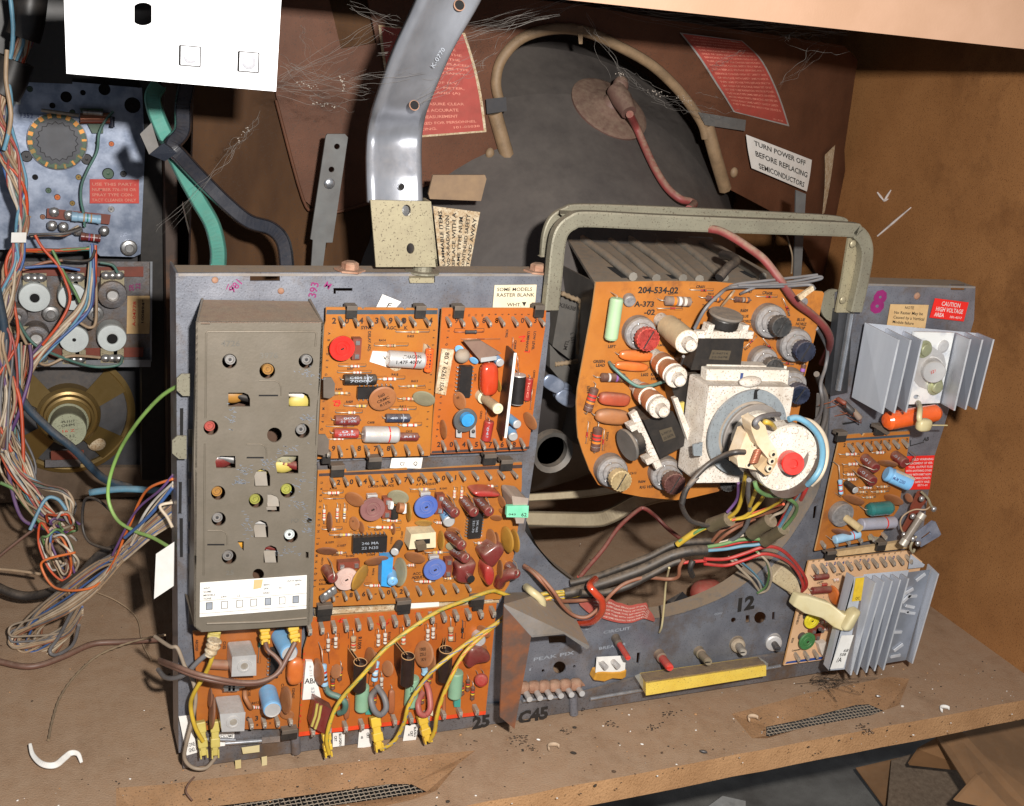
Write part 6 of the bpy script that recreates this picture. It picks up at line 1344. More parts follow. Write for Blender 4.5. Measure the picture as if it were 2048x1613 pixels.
axial(b, 432, 545, 686, 562, 42, 'orange_cap', boxy=.75, lx=8); axial(b, 402, 622, 648, 642, 36, 'orange_cap', boxy=.75, lx=6); axial(b, 285, 862, 508, 882, 48, 'red_cap_flat', boxy=.55, lx=4); axial(b, 258, 990, 515, 1012, 58, 'disc', boxy=.75, lx=8)
coil(b, 735, 290, 965, 482, 92, True); coil(b, 690, 550, 885, 742, 86); coil(b, 550, 770, 765, 968, 84)
potk(b, 560, 370, 650, 440, 122, 92, 'red_knob'); potk(b, 350, 1370, 452, 1478, 118, 84, 'cream_knob'); potk(b, 750, 1390, 845, 1500, 122, 86, 'maroon_knob')
def xfmr(core, bar1, wheel, Hc, lb=''):
    o = boxc(b, core, Hc, 'black_plastic', 'transformer', bevel=.0012)
    f = o['_f']; q = [V(f[i:i + 3]) for i in (0, 3, 6, 9)]; g = quadmap(q, .0004); mb = MB(); mb.add([g(.3, .35), g(.72, .32), g(.74, .62), g(.32, .65)], [(0, 1, 2, 3)], 'stamp'); text_map(mb, 'S-94716', quadmap(q, .0007), 'ink', .34, .51, .06, w=.34); text_map(mb, '22-5678', quadmap(q, .0007), 'ink', .34, .39, .06, w=.34); mb.build('stamp', o)
    a, c = b.p(*bar1[0], Hc * .9), b.p(*bar1[1], Hc * .9); d = (c - a); n = d.normalized().cross(OUT)
    mb = MB(); mb.box((a + c) / 2, (d / 2, n * .0026, OUT * .0022), 'dirty_white')
    for t in (.2, .8):
        p = a + d * t; mb.add([p - n * .002 + d * .09 + OUT * .003, p - n * .002 - d * .09 + OUT * .003, p + wheel[2] * .007 + OUT * .002, p - n * .002 + OUT * -.004], [(0, 1, 2), (0, 2, 3), (1, 3, 2)], 'dirty_white')
        mb.box(p + wheel[2] * .003, (d * .05, wheel[2] * .005, OUT * .004), 'dirty_white')
    mb.build('bracket', o, bevel=.0005)
    p = b.p(wheel[0], wheel[1], Hc * .8); ax = wheel[2]; mb = MB(); mb.lathe(p, ax, [(.0095, -.003), (.010, -.002), (.010, .003), (.0095, .004), (.0002, .004)], 'black_plastic', 40, jag=.92); mb.build('thumbwheel', o)
    mb = MB(); mb.lathe(p + ax * .0045, ax, [(.0112, 0), (.0118, .001), (.0112, .0022), (.0002, .0022)], 'pot_dust_dark', 24, sx=1.); mb.build('dust_shield', o); return o
crop('d3'); xfmr([(222, 430), (545, 430), (515, 660), (150, 660)], ((180, 395), (600, 400)), (395, 310, V((.02, -.15, .98)).normalized()), .024)
crop('d2'); xfmr([(612, 1030), (825, 960), (942, 1200), (735, 1310)], ((530, 965), (718, 1370)), (545, 1185, V((-.93, -.15, -.3)).normalized()), .024)
boxc(b, [(820, 790), (1030, 690), (1010, 1170), (940, 1180), (830, 900)][:4], .015, 'black_plastic', 'transformer', bevel=.001)
mb = MB(); q = [b.p(x, y, .028) for x, y in ((830, 870), (862, 860), (985, 1190), (945, 1200))]; mb.hexa(q, [p + V((0, .004, 0)) for p in q], 'dirty_white'); mb.build('bracket', b.t, bevel=.0005)
for qd in ([(870, 905), (912, 895), (905, 985), (880, 970)], [(930, 1075), (950, 1080), (948, 1130), (925, 1110)]):
    mb = MB(); q = [b.p(x, y, .024) for x, y in qd]; mb.hexa(q, [p + V((0, .002, 0)) for p in q], 'yellow_old'); mb.build('tape', b.t)
crop('d3'); potk(b, 700, 285, 825, 345, 124, 82, 'grey_knob'); potk(b, 885, 455, 998, 528, 124, 82, 'blue_knob'); potk(b, 655, 575, 770, 650, 104, 78, 'grey_knob'); potk(b, 860, 735, 955, 845, 112, 80, 'blue_knob'); potk(b, 420, 1430, 425, 1500, 60, 62, 'grey_knob')
cyl(b, 960, 150, 985, 165, 36, 'pot_grey', 'transistor')
b.finish()
boxc(Fb, [(940, 118), (1050, 45), (1058, 75), (960, 150)], .03, 'oldpaper', 'tag', h0=.028, bevel=0)
for pts, r in ((((180, 355, -.07), (260, 210, -.075), (370, 100, -.072), (440, 55, -.062), (620, 48, -.06), (860, 45, -.062), (1020, 35, -.065), (1060, 65, -.07)), 14), (((430, 55, -.062), (620, 35, -.06), (900, 10, -.06), (1090, -25, -.06), (1095, -5, -.06), (900, 28, -.062), (500, 40, -.063)), 12), (((440, 45, -.06), (520, 25, -.058), (700, 5, -.058), (1080, -38, -.058)), 12), (((520, 100, -.055), (560, 80, -.06), (620, 55, -.06)), 12), (((380, 190, -.056), (440, 120, -.066), (470, 80, -.062)), 10)):
    wire(Fb.t, pts, r, 'w_grey' if r > 10 else 'w_tan', 'lead_wire')
crop('d2'); wire(Fb.t, [(362, 602, -.052), (400, 650, -.06), (540, 765, -.068), (640, 780, -.07), (765, 742, -.066)], 14, 'w_teal', 'lead_wire'); wire(Fb.t, [(905, 560, -.08), (885, 620, -.06)], 12, 'w_grey', 'lead_wire')
# ================================================================ yoke, neck ring and socket
crop('d3')
yk = thing('deflection_yoke', 'dirty white square yoke housing with a grey adjusting ring around the tube neck', 'deflection yoke', P(560, 1480, -.09))
def hexq(q1, Y1, q2, Y2, mt, name, parent, bevel=.001, front=None):
    mb = MB(); mb.hexa(q4(q1, Y1), q4(q2, Y2), mt, front); return mb.build(name, parent, bevel=bevel)
fq = [(288, 778), (910, 786), (800, 1480), (192, 1488)]
f = q4(fq, -.095); mb = MB(); mb.hexa(f, [V((p.x, -.068, p.z)) for p in f], 'dirty_white'); mb.build('housing', yk, bevel=.002)
f = q4([(270, 655), (872, 662), (862, 775), (262, 765)], -.083); mb = MB(); mb.hexa(f, [V((p.x, -.075, p.z)) for p in f], 'white_speck'); mb.build('cap_strip', yk, bevel=.001)
f = q4([(272, 620), (858, 632), (852, 660), (265, 650)], -.075); mb = MB(); mb.hexa(f, [V((p.x, -.065, p.z)) for p in f], 'white_speck'); mb.build('cap_strip', yk, bevel=.001)
hexq([(518, 682), (540, 682), (530, 735), (512, 735)], -.0834, [(518, 682), (540, 682), (530, 735), (512, 735)], -.083, 'ink_blue', 'mark', yk, 0)
hexq([(300, 795), (322, 795), (305, 885), (288, 885)], -.0962, [(300, 795), (322, 795), (305, 885), (288, 885)], -.095, 'dirty_white', 'rib', yk, .0005)
rc = P(565, 1118, -.100); Rr = 335 * mpx(565, 1118, -.1)
mb = MB(); mb.lathe(rc, OUT, [(Rr * .74, -.004), (Rr * .74, .001), (Rr, .001), (Rr, -.001), (Rr * .74, -.001)], 'bluegrey_ring', 56, xd=XX, sx=1.0); mb.build('ring', yk)
mb = MB(); mb.lathe(rc, OUT, [(Rr * .9, -.004), (Rr * .72, .0), (Rr * .66, .0), (Rr * .66, -.006)], 'pot_dust', 40); mb.build('collar', yk)
f = q4([(170, 1210), (240, 1190), (235, 1290), (175, 1290)], -.104); mb = MB(); mb.hexa(f, [p + V((0, .002, 0)) for p in f], 'bluegrey_ring'); mb.build('ring_tab', yk, bevel=.0006)
mb = MB(); q = [P(x, y, -.1016) for x, y in ((622, 805), (662, 798), (640, 820), (642, 872), (612, 876), (616, 830))]; mb.add(q, [tuple(range(6))], 'void'); mb.build('notch', yk)
ax = (V((AX, -1, AZ)) - V((AX, 0, AZ))).normalized()
mb = MB(); c0 = P(590, 1135, -.098); S = mpx(590, 1135, -.098)
mb.lathe(c0, OUT, [(250 * S, 0), (252 * S, .003), (244 * S, .0035), (205 * S, .004), (205 * S, 0)], 'glass_dusty', 40); mb.build('magnet_ring', yk)
c1_ = P(615, 1140, -.104); mb = MB(); mb.lathe(c1_, OUT, [(196 * S, 0), (196 * S, .005), (188 * S, .006), (180 * S, .006), (180 * S, 0)], 'white_speck', 36); mb.build('magnet_ring', yk)
mb = MB(); c2_ = P(630, 1150, -.106); mb.lathe(c2_, (P(850, 1300, -.148) - c2_), [(172 * S, 0), (172 * S, .018), (160 * S, .02), (158 * S, .045)], 'neck_brown', 32); mb.build('neck_sleeve', yk)
mb = MB(); mb.ball(P(590, 745, -.096), (XX * .009, OUT * .003, UP * .004), 'dirty_white', 14, 8); mb.build('hub', yk)
sk = thing('tube_socket', 'round white tube socket with a bright red button and a cream lever', 'tube socket', P(860, 1310, -.15))
YD = -.152; sc_ = P(862, 1312, YD); Rs = 262 * mpx(862, 1312, YD)
mb = MB(); mb.lathe(sc_, OUT, [(Rs * .9, -.013), (Rs * .97, -.012), (Rs, -.002), (Rs * .97, 0), (.0002, 0)], 'white_speck', 48); mb.build('base', sk)
mb = MB(); k = P(862, 1326, YD); R1 = 84 * mpx(880, 1340, YD); dd = (P(905, 1350, YD - .012) - k); mb.lathe(k, dd, [(R1, 0), (R1, dd.length - .001), (R1 * .93, dd.length), (R1 * .42, dd.length), (R1 * .38, dd.length - .002), (.0002, dd.length - .002)], 'red_trim', 30); mb.build('button', sk)
for i, (x, y) in enumerate(((840, 1100), (752, 1152), (1000, 1132), (1048, 1205), (1062, 1300), (1010, 1400), (870, 1520), (790, 1520), (715, 1480), (700, 1450), (780, 1430), (930, 1110))):
    mb = MB(); c = P(x, y, YD); mb.ball(c, (XX * .0017, OUT * .0006, UP * .0017), 'dirty_white', 10, 6); mb.build('pin_boss', sk)
def polybox(pts, Y, th, mt, name, parent, bevel=.001):
    mb = MB(); plate(mb, pts, Y, th, mt); return mb.build(name, parent, bevel=bevel)
polybox([(590, 1040), (640, 1015), (700, 1070), (725, 1160), (782, 1250), (788, 1300), (735, 1330), (640, 1210), (600, 1110)], -.166, .010, 'lever_cream', 'lever', sk)
polybox([(560, 1120), (620, 1100), (740, 1270), (785, 1305), (720, 1430), (660, 1400), (500, 1370), (490, 1310)], -.158, .010, 'lever_cream', 'lever_base', sk)
polybox([(735, 1270), (788, 1290), (790, 1330), (735, 1425), (700, 1435), (640, 1385), (690, 1330)], -.163, .005, 'lever_tan', 'contact_block', sk)
for x, y in ((620, 1205), (575, 1355), (755, 1278), (745, 1328), (728, 1382)):
    mb = MB(); mb.lathe(P(x, y, -.1685 if x > 700 else -.1585), OUT, [(.0022, -.001), (.0022, .0005), (.0012, .0006), (.001, .0002, 'void'), (.0002, .0002, 'void')], 'lever_cream', 12); mb.build('eyelet', sk)
mb = MB(); q = [P(650 - i * .6 + 22 * cos(i * .9), 1245 + i * 1.6, -.162 - .003 * sin(i * .9)) for i in range(60)]; mb.tube(q, .0009, 'copper_wire', 6); mb.build('coil', sk)
for pts, r, mt in ((((870, 1022, -.156), (930, 1010, -.156), (1020, 1060, -.156), (1095, 1150, -.156), (1120, 1260, -.156), (1105, 1370, -.156), (1060, 1450, -.156), (1010, 1500, -.15)), 26, 'w_sky'), (((960, 1020, -.150), (1050, 1050, -.150), (1120, 1130, -.150), (1148, 1230, -.150), (1140, 1340, -.150), (1100, 1440, -.15), (1040, 1500, -.145)), 22, 'w_beige'), (((690, 1060, -.156), (700, 1040, -.166), (740, 1055, -.164), (765, 1085, -.155)), 22, 'w_yellow'), (((640, 1080, -.166), (625, 1050, -.172), (660, 1010, -.170), (740, 990, -.155), (800, 985, -.14)), 22, 'w_grey'), (((1020, 1480, -.150), (985, 1560, -.14), (960, 1610, -.13)), 18, 'w_red')): wire(sk, pts, r, mt, 'lead_wire')
crop('f')
# small parts on the arc: grey wire down the post
# ================================================================ right hand side
crop('d5')
hs = thing('heatsink', 'silver heatsink with six tall fins and a round power transistor, upper right', 'heatsink', P(820, 1200, -.02), 'finned heatsinks of the chassis')
YB_ = -.020
mb = MB(); q = q4([(400, 470), (1385, 520), (1250, 1170), (283, 1140)], -.014); 
f = q4([(845, 555), (1205, 562), (1072, 1192), (785, 1205)], YB_); mb = MB(); plate(mb, [(845, 555), (1205, 562), (1072, 1192), (785, 1205)], YB_, .0022, 'paste_white', [circ(866, 1138, 30, 12, 20)]); mb.build('web', hs)
hexq([(405, 475), (1400, 565), (1270, 1200), (288, 1135)], -.0145, [(405, 475), (1400, 565), (1270, 1200), (288, 1135)], -.012, 'aluminium', 'base_plate', hs)
for ft, fb, bt, bb in (((700, 625), (552, 1290), (400, 470), (282, 1140)), ((806, 628), (657, 1284), (590, 520), (460, 1150)), ((908, 630), (762, 1276), (745, 545), (640, 1180)), ((1343, 620), (1196, 1260), (1205, 560), (1072, 1192)), ((1450, 624), (1296, 1252), (1300, 555), (1170, 1190)), ((1550, 622), (1391, 1250), (1400, 560), (1270, 1190))):
    F0, F1 = P(*ft, -.056), P(*fb, -.056); B0, B1 = P(*bt, -.016), P(*bb, -.016); t = XX * .0017
    mb = MB(); mb.hexa([F0, F0 + t, F1 + t, F1], [B0, B0 + t, B1 + t, B1], 'aluminium', 'alu_edge'); mb.build('fin', hs, bevel=.0003)
b = type('o', (), dict(Y=YB_, t=hs))()
mb = MB(); plate(mb, [(905, 650), (960, 650), (1110, 760), (1130, 850), (1095, 1000), (1062, 1062), (1020, 1090), (890, 1045), (838, 985), (850, 900), (880, 760)], YB_ - .0015, .0015, 'silver_can'); tr = mb.build('transistor', hs, bevel=.0003)
k = P(990, 880, YB_ - .0015); t = P(1026, 918, YB_ - .011); d = t - k; R1 = 103 * mpx(1026, 918, YB_ - .011); mb = MB(); mb.lathe(k, d, [(R1 * 1.14, 0), (R1 * 1.14, .0008), (R1 * 1.02, .001), (R1, d.length - .0008), (R1 * .93, d.length), (.0002, d.length)], 'silver_can', 32); cap_ = mb.build('can', tr)
for s, x, y in (('ZENI', 1000, 890), ('121-', 985, 930), ('7M', 1040, 960)):
    pass
ptext('121-', 990, 935, 30, -20, 'ink_red', Y=YB_ - .0112, parent=tr); ptext('733', 1035, 975, 30, 10, 'ink_red', Y=YB_ - .0112, parent=tr)
for x, y in ((935, 710), (1036, 1045)):
    mb = MB(); mb.lathe(P(x, y, YB_ - .003), OUT, [(.0072, -.001), (.0072, .0002), (.005, .0005), (.005, .003), (.0044, .0034), (.0025, .0036), (.0002, .0036)], 'nut_yellow', 18); mb.build('screw', hs)
mb = MB(); mb.lathe(P(1102, 685, YB_), OUT, [(.0055, 0), (.0055, .0006), (.0035, .0012), (.0002, .0012)], 'silver_can', 16); mb.build('rivet', hs)
o = tag(sticker('note_label', None, q4([(630, 305), (972, 312), (935, 548), (595, 510)], -.003), 'manila', [('NOTE', .5, .82, .11, .24, 'c'), ('No Raster May be', .12, .60, .12, .76, 'l'), ('Caused by a Vertical', .12, .40, .12, .82, 'l'), ('Module failure', .12, .20, .12, .56, 'l'), ('101-4715', .62, .05, .07, .28, 'l')], label='x'), 'tan paper note about no raster, stuck above the upper heatsink', 'paper label')
o.parent = ch; o.location = o.location - V(ch['_base']) if False else o.location
crop('d5')
o2 = tag(sticker('caution_label', None, q4([(1030, 252), (1330, 290), (1285, 460), (980, 425)], -.003), 'red_caution', [('CAUTION', .22, .68, .22, .56, 'l', 'ink_white'), ('HIGH VOLTAGE', .1, .38, .22, .8, 'l', 'ink_white'), ('AREA', .1, .1, .2, .28, 'l', 'ink_white'), ('101-4317', .55, .1, .12, .36, 'l', 'ink_white')]), 'red CAUTION HIGH VOLTAGE AREA label beside the tan note', 'warning label')
for oo in (o, o2):
    L = oo.location.copy(); oo.parent = ch; oo.location = L - V(ch['_base']); del oo['category']; oo.name = 'label'
oc = thing('orange_capacitor', 'fat glossy orange capacitor tied under the upper heatsink', 'capacitor', P(820, 1340, -.03))
A, Bq = P(585, 1355, -.03), P(1065, 1275, -.03); d = Bq - A; Rk = 84 * mpx(820, 1310, -.03); mb = MB(); L = d.length
mb.lathe(A, d, [(Rk * .3, 0), (Rk * .75, Rk * .12), (Rk, Rk * .45), (Rk * .97, L * .5), (Rk * .92, L - Rk * .5), (Rk * .7, L - Rk * .12), (Rk * .2, L)], 'orange_gloss', 28); mb.build('body', oc)
mb = MB(); q = spline([P(x, y, Y) for x, y, Y in ((880, 1190, -.025), (895, 1240, -.052), (890, 1330, -.060), (910, 1390, -.055), (960, 1400, -.05))]); mb.tube(q, .0022, 'nylon', 8); mb.ball(P(930, 1388, -.06), (XX * .0065, OUT * .004, UP * .005), 'nylon', 12, 8, .6); mb.tube([P(960, 1390, -.058), P(1140, 1392, -.058)], .0006, 'nylon', 6); mb.build('cable_tie', oc)
# loose parts left of the orange capacitor, wired to the chassis
for x0, y0, x1, y1, r, mt in ((200, 1180, 300, 1280, 30, 'charcoal'), (290, 1250, 365, 1340, 28, 'res_dusty'), (150, 1150, 230, 1200, 22, 'phenolic')):
    A, Bq = P(x0, y0, -.012), P(x1, y1, -.02); m = mpx(x0, y0, -.01); mb = MB(); mb.tube([A, A.lerp(Bq, .1), A.lerp(Bq, .9), Bq], [r * m * .6, r * m, r * m, r * m * .6], mt, 14)
    mb.tube([A, A + V((-.004, .002, -.004)), V((A.x - .006, 0, A.z - .010))], .0004, 'copper_wire', 6); mb.tube([Bq, Bq + V((.003, .002, -.004)), V((Bq.x + .004, 0, Bq.z - .006))], .0004, 'copper_wire', 6); mb.build('resistor', ch)
hexq([(470, 1400), (510, 1385), (630, 1460), (600, 1480)], -.02, [(470, 1400), (510, 1385), (630, 1460), (600, 1480)], -.004, 'tab_brown', 'bent_tab', ch)
hexq([(200, 1370), (310, 1355), (315, 1370), (205, 1388)], -.0008, [(200, 1370), (310, 1355), (315, 1370), (205, 1388)], -.0002, 'void', 'slot', ch, 0)
# ---------------- G
crop('d6')
G = Board('small tan circuit board with a big blue capacitor, between the two heatsinks', [(362, 128), (600, 105), (628, 135), (655, 102), (830, 95), (950, 88), (1198, 75), (1180, 200), (1165, 320), (1150, 420), (1060, 1000), (840, 1320), (790, 1365), (62, 1505), (110, 1300), (230, 700)], -.014, 'pcb_amber')
b = G; b.patch([(378, 165), (1192, 110), (1190, 140), (372, 192)], 'stripe_navy')
for s, x in zip('2045020205', (395, 490, 610, 715, 830, 925, 1030, 1140)): b.txt(s, x, 262 - (x - 395) * .08, 46, mt='ink')
pins(b, 452, 235, 1100, 185, 7, 68, 75, 26); pins(b, 130, 1400, 860, 1300, 6, 50, 60, 26, skip=())
for x1, y1, x2, y2, kw in ((355, 352, 595, 345, {}), (745, 332, 905, 328, {}), (400, 472, 600, 462, {}), (405, 590, 545, 590, {}), (400, 650, 575, 648, {}), (595, 750, 755, 745, {})): res(b, x1, y1, x2, y2, 19, 'res_white', WR, (.3, .82))
for x1, y1, x2, y2 in ((805, 740, 955, 733), (738, 800, 945, 790), (635, 868, 785, 860), (560, 800, 690, 800)): res(b, x1, y1, x2, y2, 17, 'res_tan', ('band_orange', 'band_white', 'band_orange'), (.25, .75))
res(b, 345, 480, 375, 860, 27, 'res_blue', ('band_red', 'band_white', 'band_red'), (.45, .9), h=.008); cyl(b, 430, 695, 548, 782, 42, 'black', top='silver_can')
for bx, by, tx, ty, wr in ((650, 395, 788, 520, (530, 405)), (615, 545, 755, 678, (505, 530)), (1010, 360, 1140, 458, (1195, 310))): cyl(b, bx, by, tx, ty, 66, 'brown_cap', wire=wr, sidetext='.01')
for bx, by in ((1175, 300),): pass
disc(b, 520, 892, 130, 50, 18, 'disc'); disc(b, 1000, 892, 118, 54, 22, 'disc'); disc(b, 930, 460, 118, 38, 8, 'disc'); disc(b, 378, 1282, 118, 36, 12, 'disc_brown'); disc(b, 1180, 870, 60, 40, 60, 'disc_brown', leads=False)
potg = cyl(b, 340, 1040, 400, 1085, 155, 'pot_grey', 'potentiometer', prof=[(.98, 0), (1, .3), (1, .85), (.95, 1), (.6, 1), (.55, .95), (.01, .95)])
A, Bq = b.p(430, 1110, .006), b.p(602, 1240, .022); mb = MB(); R1 = 46 * mpx(600, 1240, b.Y - .02); mb.tube([A, Bq], R1, 'cream_knob', 16); mb.build('shaft', potg)
axial(b, 690, 1012, 980, 985, 84, 'teal', h=.010, lx=30, rnd=.6, bev=.3); axial(b, 600, 1188, 1012, 1160, 72, 'grey_cap', ring='band_red', h=.009, lx=10); axial(b, 290, 1372, 590, 1300, 52, 'res_blue', 'resistor', ring='band_red', h=.009, lx=25, rnd=.3, bev=.6)
A, Bq = b.p(905, 575, .010), b.p(1190, 700, .018); R1 = 92 * mpx(1040, 640, b.Y - .014); d = Bq - A; L = d.length; mb = MB(); mb.lathe(A, d, [(R1 * .8, 0), (R1 * .97, .001), (R1, L * .12), (R1 * .93, L * .2), (R1, L * .26), (R1, L * .92), (R1 * .95, L), (R1 * .82, L), (R1 * .8, L * .97, 'silver_can'), (.0002, L * .97, 'silver_can')], 'blue_cap', 30); big = mb.build('capacitor', b.t); big['label'] = 'big blue electrolytic capacitor with a torn paper wrap'
mb = MB(); cyltext(mb, A + d * .45, d, R1, 'M-M 2200', .0028, 'ink_blue', w=L * .5, off=-.001); mb.build('lettering', big)
mb = MB(); x_ = d.normalized().cross(OUT).normalized(); vs = []
for i in range(9):
    a = pi * (.35 + .9 * i / 8)
    for s in (.25, 1.02): vs.append(A + d * s + (x_ * cos(a) + OUT * 0 + d.normalized().cross(x_) * sin(a)) * R1 * 1.04)
mb.add(vs, [(2 * i, 2 * i + 2, 2 * i + 3, 2 * i + 1) for i in range(8)], 'oldpaper_light', True)
p0 = A + d * 1.01; n0 = d.normalized(); fan = [p0 + (x_ * cos(a) + n0.cross(x_) * sin(a)) * R1 * .98 for a in [pi * (.3 + 1.0 * i / 10) for i in range(11)]]; mb.add(fan, [tuple(range(11))], 'oldpaper_light'); mb.build('paper_wrap', big)
b.finish()
loosestrip([(340, 1510), (1165, 1385), (1175, 1470), (330, 1570)], -.012, .004, 'pcb_edge_light', 'cream_strip', '', '', ch)
for x, y in ((355, 115), (815, 40), (830, 1420), (230, 1530)): clip(G, x, y, sz=1.3)
hexq([(690, 1320), (830, 1340), (780, 1385), (700, 1370)], -.018, [(690, 1320), (830, 1340), (780, 1385), (700, 1370)], -.014, 'brass_steel', 'bent_tab', ch, .0004)
o = sticker('label', ch, q4([(1150, 372), (1486, 362), (1425, 765), (1120, 772)], -.0025), 'red_caution', [(s, .97, .87 - i * .112, .062, w, 'r', 'ink_white') for i, (s, w) in enumerate((('FIELD WARNING', .78), ('REPLACEMENT OF VER-', .96), ('TICAL OUTPUT FUSE', .88), ('WITH ANYTHING OTHER', .96), ('THAN WITH PART NUM-', .96), ('BER SHOWN CONSTI-', .90), ('TUTE SAFETY HAZ-', .84)))] + [('05711-01', .9, .1, .06, .4, 'r', 'ink_white')], label='red warning label about the fuse, right of the big blue capacitor')
# fuse
fz = thing('glass_fuse', 'dusty glass fuse in brass clips beside a steel tab, right of the middle right board', 'fuse', P(1120, 1440, -.04))
A, Bq = P(1100, 1440, -.045), P(1352, 1055, -.045); d = Bq - A; R1 = 52 * mpx(1200, 1250, -.045)
mb = MB(); mb.tube([A + d * .1, A + d * .9], R1 * .88, 'glass_dim', 18); mb.build('glass', fz)
for s, e in ((0, .19), (.82, 1.0)):
    mb = MB(); mb.lathe(A + d * s, d, [(R1 * .8, 0), (R1, .0006), (R1, d.length * (e - s)), (R1 * .85, d.length * (e - s))], 'pin', 20); mb.build('end_cap', fz)
mb = MB(); mb.tube([A, Bq], .0004, 'copper_wire', 6); mb.build('element', fz)
polybox([(1295, 800), (1330, 790), (1412, 880), (1320, 1005), (1300, 1060), (1240, 1180), (1140, 1300), (1100, 1260), (1190, 1090), (1215, 980)], -.024, .0016, 'phenolic', 'terminal_board', fz, .0002)
mb = MB(); plate(mb, [(1470, 1150), (1500, 1155), (1568, 1305), (1545, 1330), (1325, 1460), (1265, 1380), (1255, 1315)], -.02, .002, 'spangle', [[(1430, 1270), (1450, 1300), (1345, 1375), (1325, 1350)]]); mb.build('steel_tab', fz, bevel=.0006)
for L in (((1335, 800), (1410, 880), (1440, 950), (1480, 1000)), ((1270, 1330), (1220, 1400), (1200, 1470), (1230, 1520), (1250, 1480))):
    mb = MB(); mb.tube(spline([P(x, y, -.034) for x, y in L]), .0011, 'brass_steel', 8); mb.build('lug', fz)
for x, y in ((1480, 1005), (1290, 1415), (1230, 1360), (1335, 880), (1230, 1090), (1125, 1310)):
    mb = MB(); mb.ball(P(x, y, -.036), (XX * .0024, OUT * .002, UP * .0024), 'solder', 10, 6, .8); mb.build('solder_joint', fz)
wire(fz, [(1450, 960, -.034), (1380, 1010, -.03), (1250, 1010, -.025), (1130, 1070, -.025), (1080, 1150, -.025), (1090, 1240, -.025), (1120, 1290, -.025)], 11, 'w_tan', 'lead_wire')
# ---------------- H
crop('d7')
Hb = Board('cream circuit board with a yellow and a green dial beside the ribbed heatsink', [(345, 190), (760, 150), (1540, 68), (1700, 200), (1400, 1200), (510, 1372), (45, 1438)], -.014, 'pcb_cream')
b = Hb; b.patch([(80, 1395), (520, 1330), (505, 1365), (62, 1420)], 'stripe_blue')
pins(b, 385, 245, 1500, 130, 12, 70, 85, 26); pins(b, 175, 1300, 395, 1265, 3, 55, 80, 26)
for s, x in zip('204-7030', (540, 640, 740, 840, 940, 1040, 1240, 1340)): b.txt(s, x, 250 - (x - 540) * .1, 44, mt='ink_blue')
for i in range(16): b.txt(str(22 - i), 385 + i * 70, 205 - i * 7, 22, rot=0, mt='ink')
b.txt('CENTER', 210, 950, 30, rot=-84, mt='ink'); b.txt('SIZE', 150, 1170, 26, rot=-84, mt='ink'); b.txt('Q701', 665, 365, 26, mt='ink'); b.txt('CR701', 440, 465, 24, rot=-8, mt='ink'); b.txt('Component', 140, 1275, 26, rot=-4, mt='ink', w=120)
for i in range(26): b.txt('.;:o'[i % 4], 560 + random.uniform(-120, 180), 330 + random.uniform(0, 700), 28, mt='ink_blue')
axial(b, 415, 388, 575, 370, 36, 'brown_cap', h=.005); axial(b, 385, 545, 600, 530, 44, 'brown_cap', h=.005); axial(b, 505, 475, 560, 468, 20, 'red_cap'); disc(b, 648, 600, 120, 62, 75, 'orange_cap', th=.4, leads=False)
trim(b, 385, 905, 108, 'yellow_trim', (.5, 1)); trim(b, 328, 1152, 116, 'green_trim', (1, -.9))
for x1, y1, x2, y2 in ((470, 930, 600, 900), (500, 1010, 600, 1000), (330, 590, 430, 640), (640, 420, 700, 410)): res(b, x1, y1, x2, y2, 20, 'res_white', WR, (.15, .9))
boxc(b, [(460, 1180), (560, 1160), (560, 1380), (500, 1310), (440, 1220)][:4], .006, 'res_white', 'paper_wrap')
b.finish()
h2 = thing('heatsink', 'silver heatsink with parallel ribs and two paper stickers, at the lower right corner', 'heatsink', P(830, 1555, -.05), 'finned heatsinks of the chassis')
def hx(a, Ya, c, Yc, t, mt, name, edge=None, bev=.0003, parent=None):
    A0, A1 = P(*a[0], Ya), P(*a[1], Ya); B0, B1 = P(*c[0], Yc), P(*c[1], Yc); t = V(t); mb = MB(); mb.hexa([A0, A0 + t, A1 + t, A1], [B0, B0 + t, B1 + t, B1], mt, edge or mt); return mb.build(name, parent or h2, bevel=bev)
hexq([(880, 385), (1010, 372), (770, 1485), (580, 1500)], -.058, [(880, 385), (1010, 372), (770, 1485), (580, 1500)], -.056, 'aluminium', 'face_plate', h2, .0003)
hx([(885, 385), (582, 1500)], -.058, [(790, 325), (515, 1425)], -.045, (.0015, 0, 0), 'aluminium', 'side_wall')
hexq([(1000, 350), (1540, 300), (1240, 1420), (740, 1480)], -.046, [(1000, 350), (1540, 300), (1240, 1420), (740, 1480)], -.044, 'aluminium', 'web', h2, .0003)
for ft, fb, bt, bb in (((1135, 450), (835, 1557), (1010, 372), (770, 1485)), ((1232, 440), (908, 1550), (1110, 355), (850, 1465)), ((1332, 428), (1020, 1528), (1220, 350), (960, 1450)), ((1430, 415), (1120, 1507), (1325, 345), (1065, 1430)), ((1528, 400), (1225, 1497), (1440, 340), (1160, 1420))): hx([ft, fb], -.066, [bt, bb], -.05, (.0016, 0, 0), 'aluminium', 'fin', 'alu_edge')
hx([(1885, 345), (1572, 1418)], -.04, [(1760, 225), (1480, 1360)], -.02, (.0016, 0, 0), 'aluminium', 'right_flange', 'alu_edge')
hexq([(1500, 330), (1800, 290), (1500, 1375), (1230, 1420)], -.030, [(1500, 330), (1800, 290), (1500, 1375), (1230, 1420)], -.028, 'alu_smooth', 'right_plate', h2, .0003)
hexq([(1560, 110), (1730, 235), (1710, 265), (1530, 285)], -.022, [(1560, 110), (1730, 235), (1710, 265), (1530, 285)], -.020, 'aluminium', 'gusset', h2, .0003)
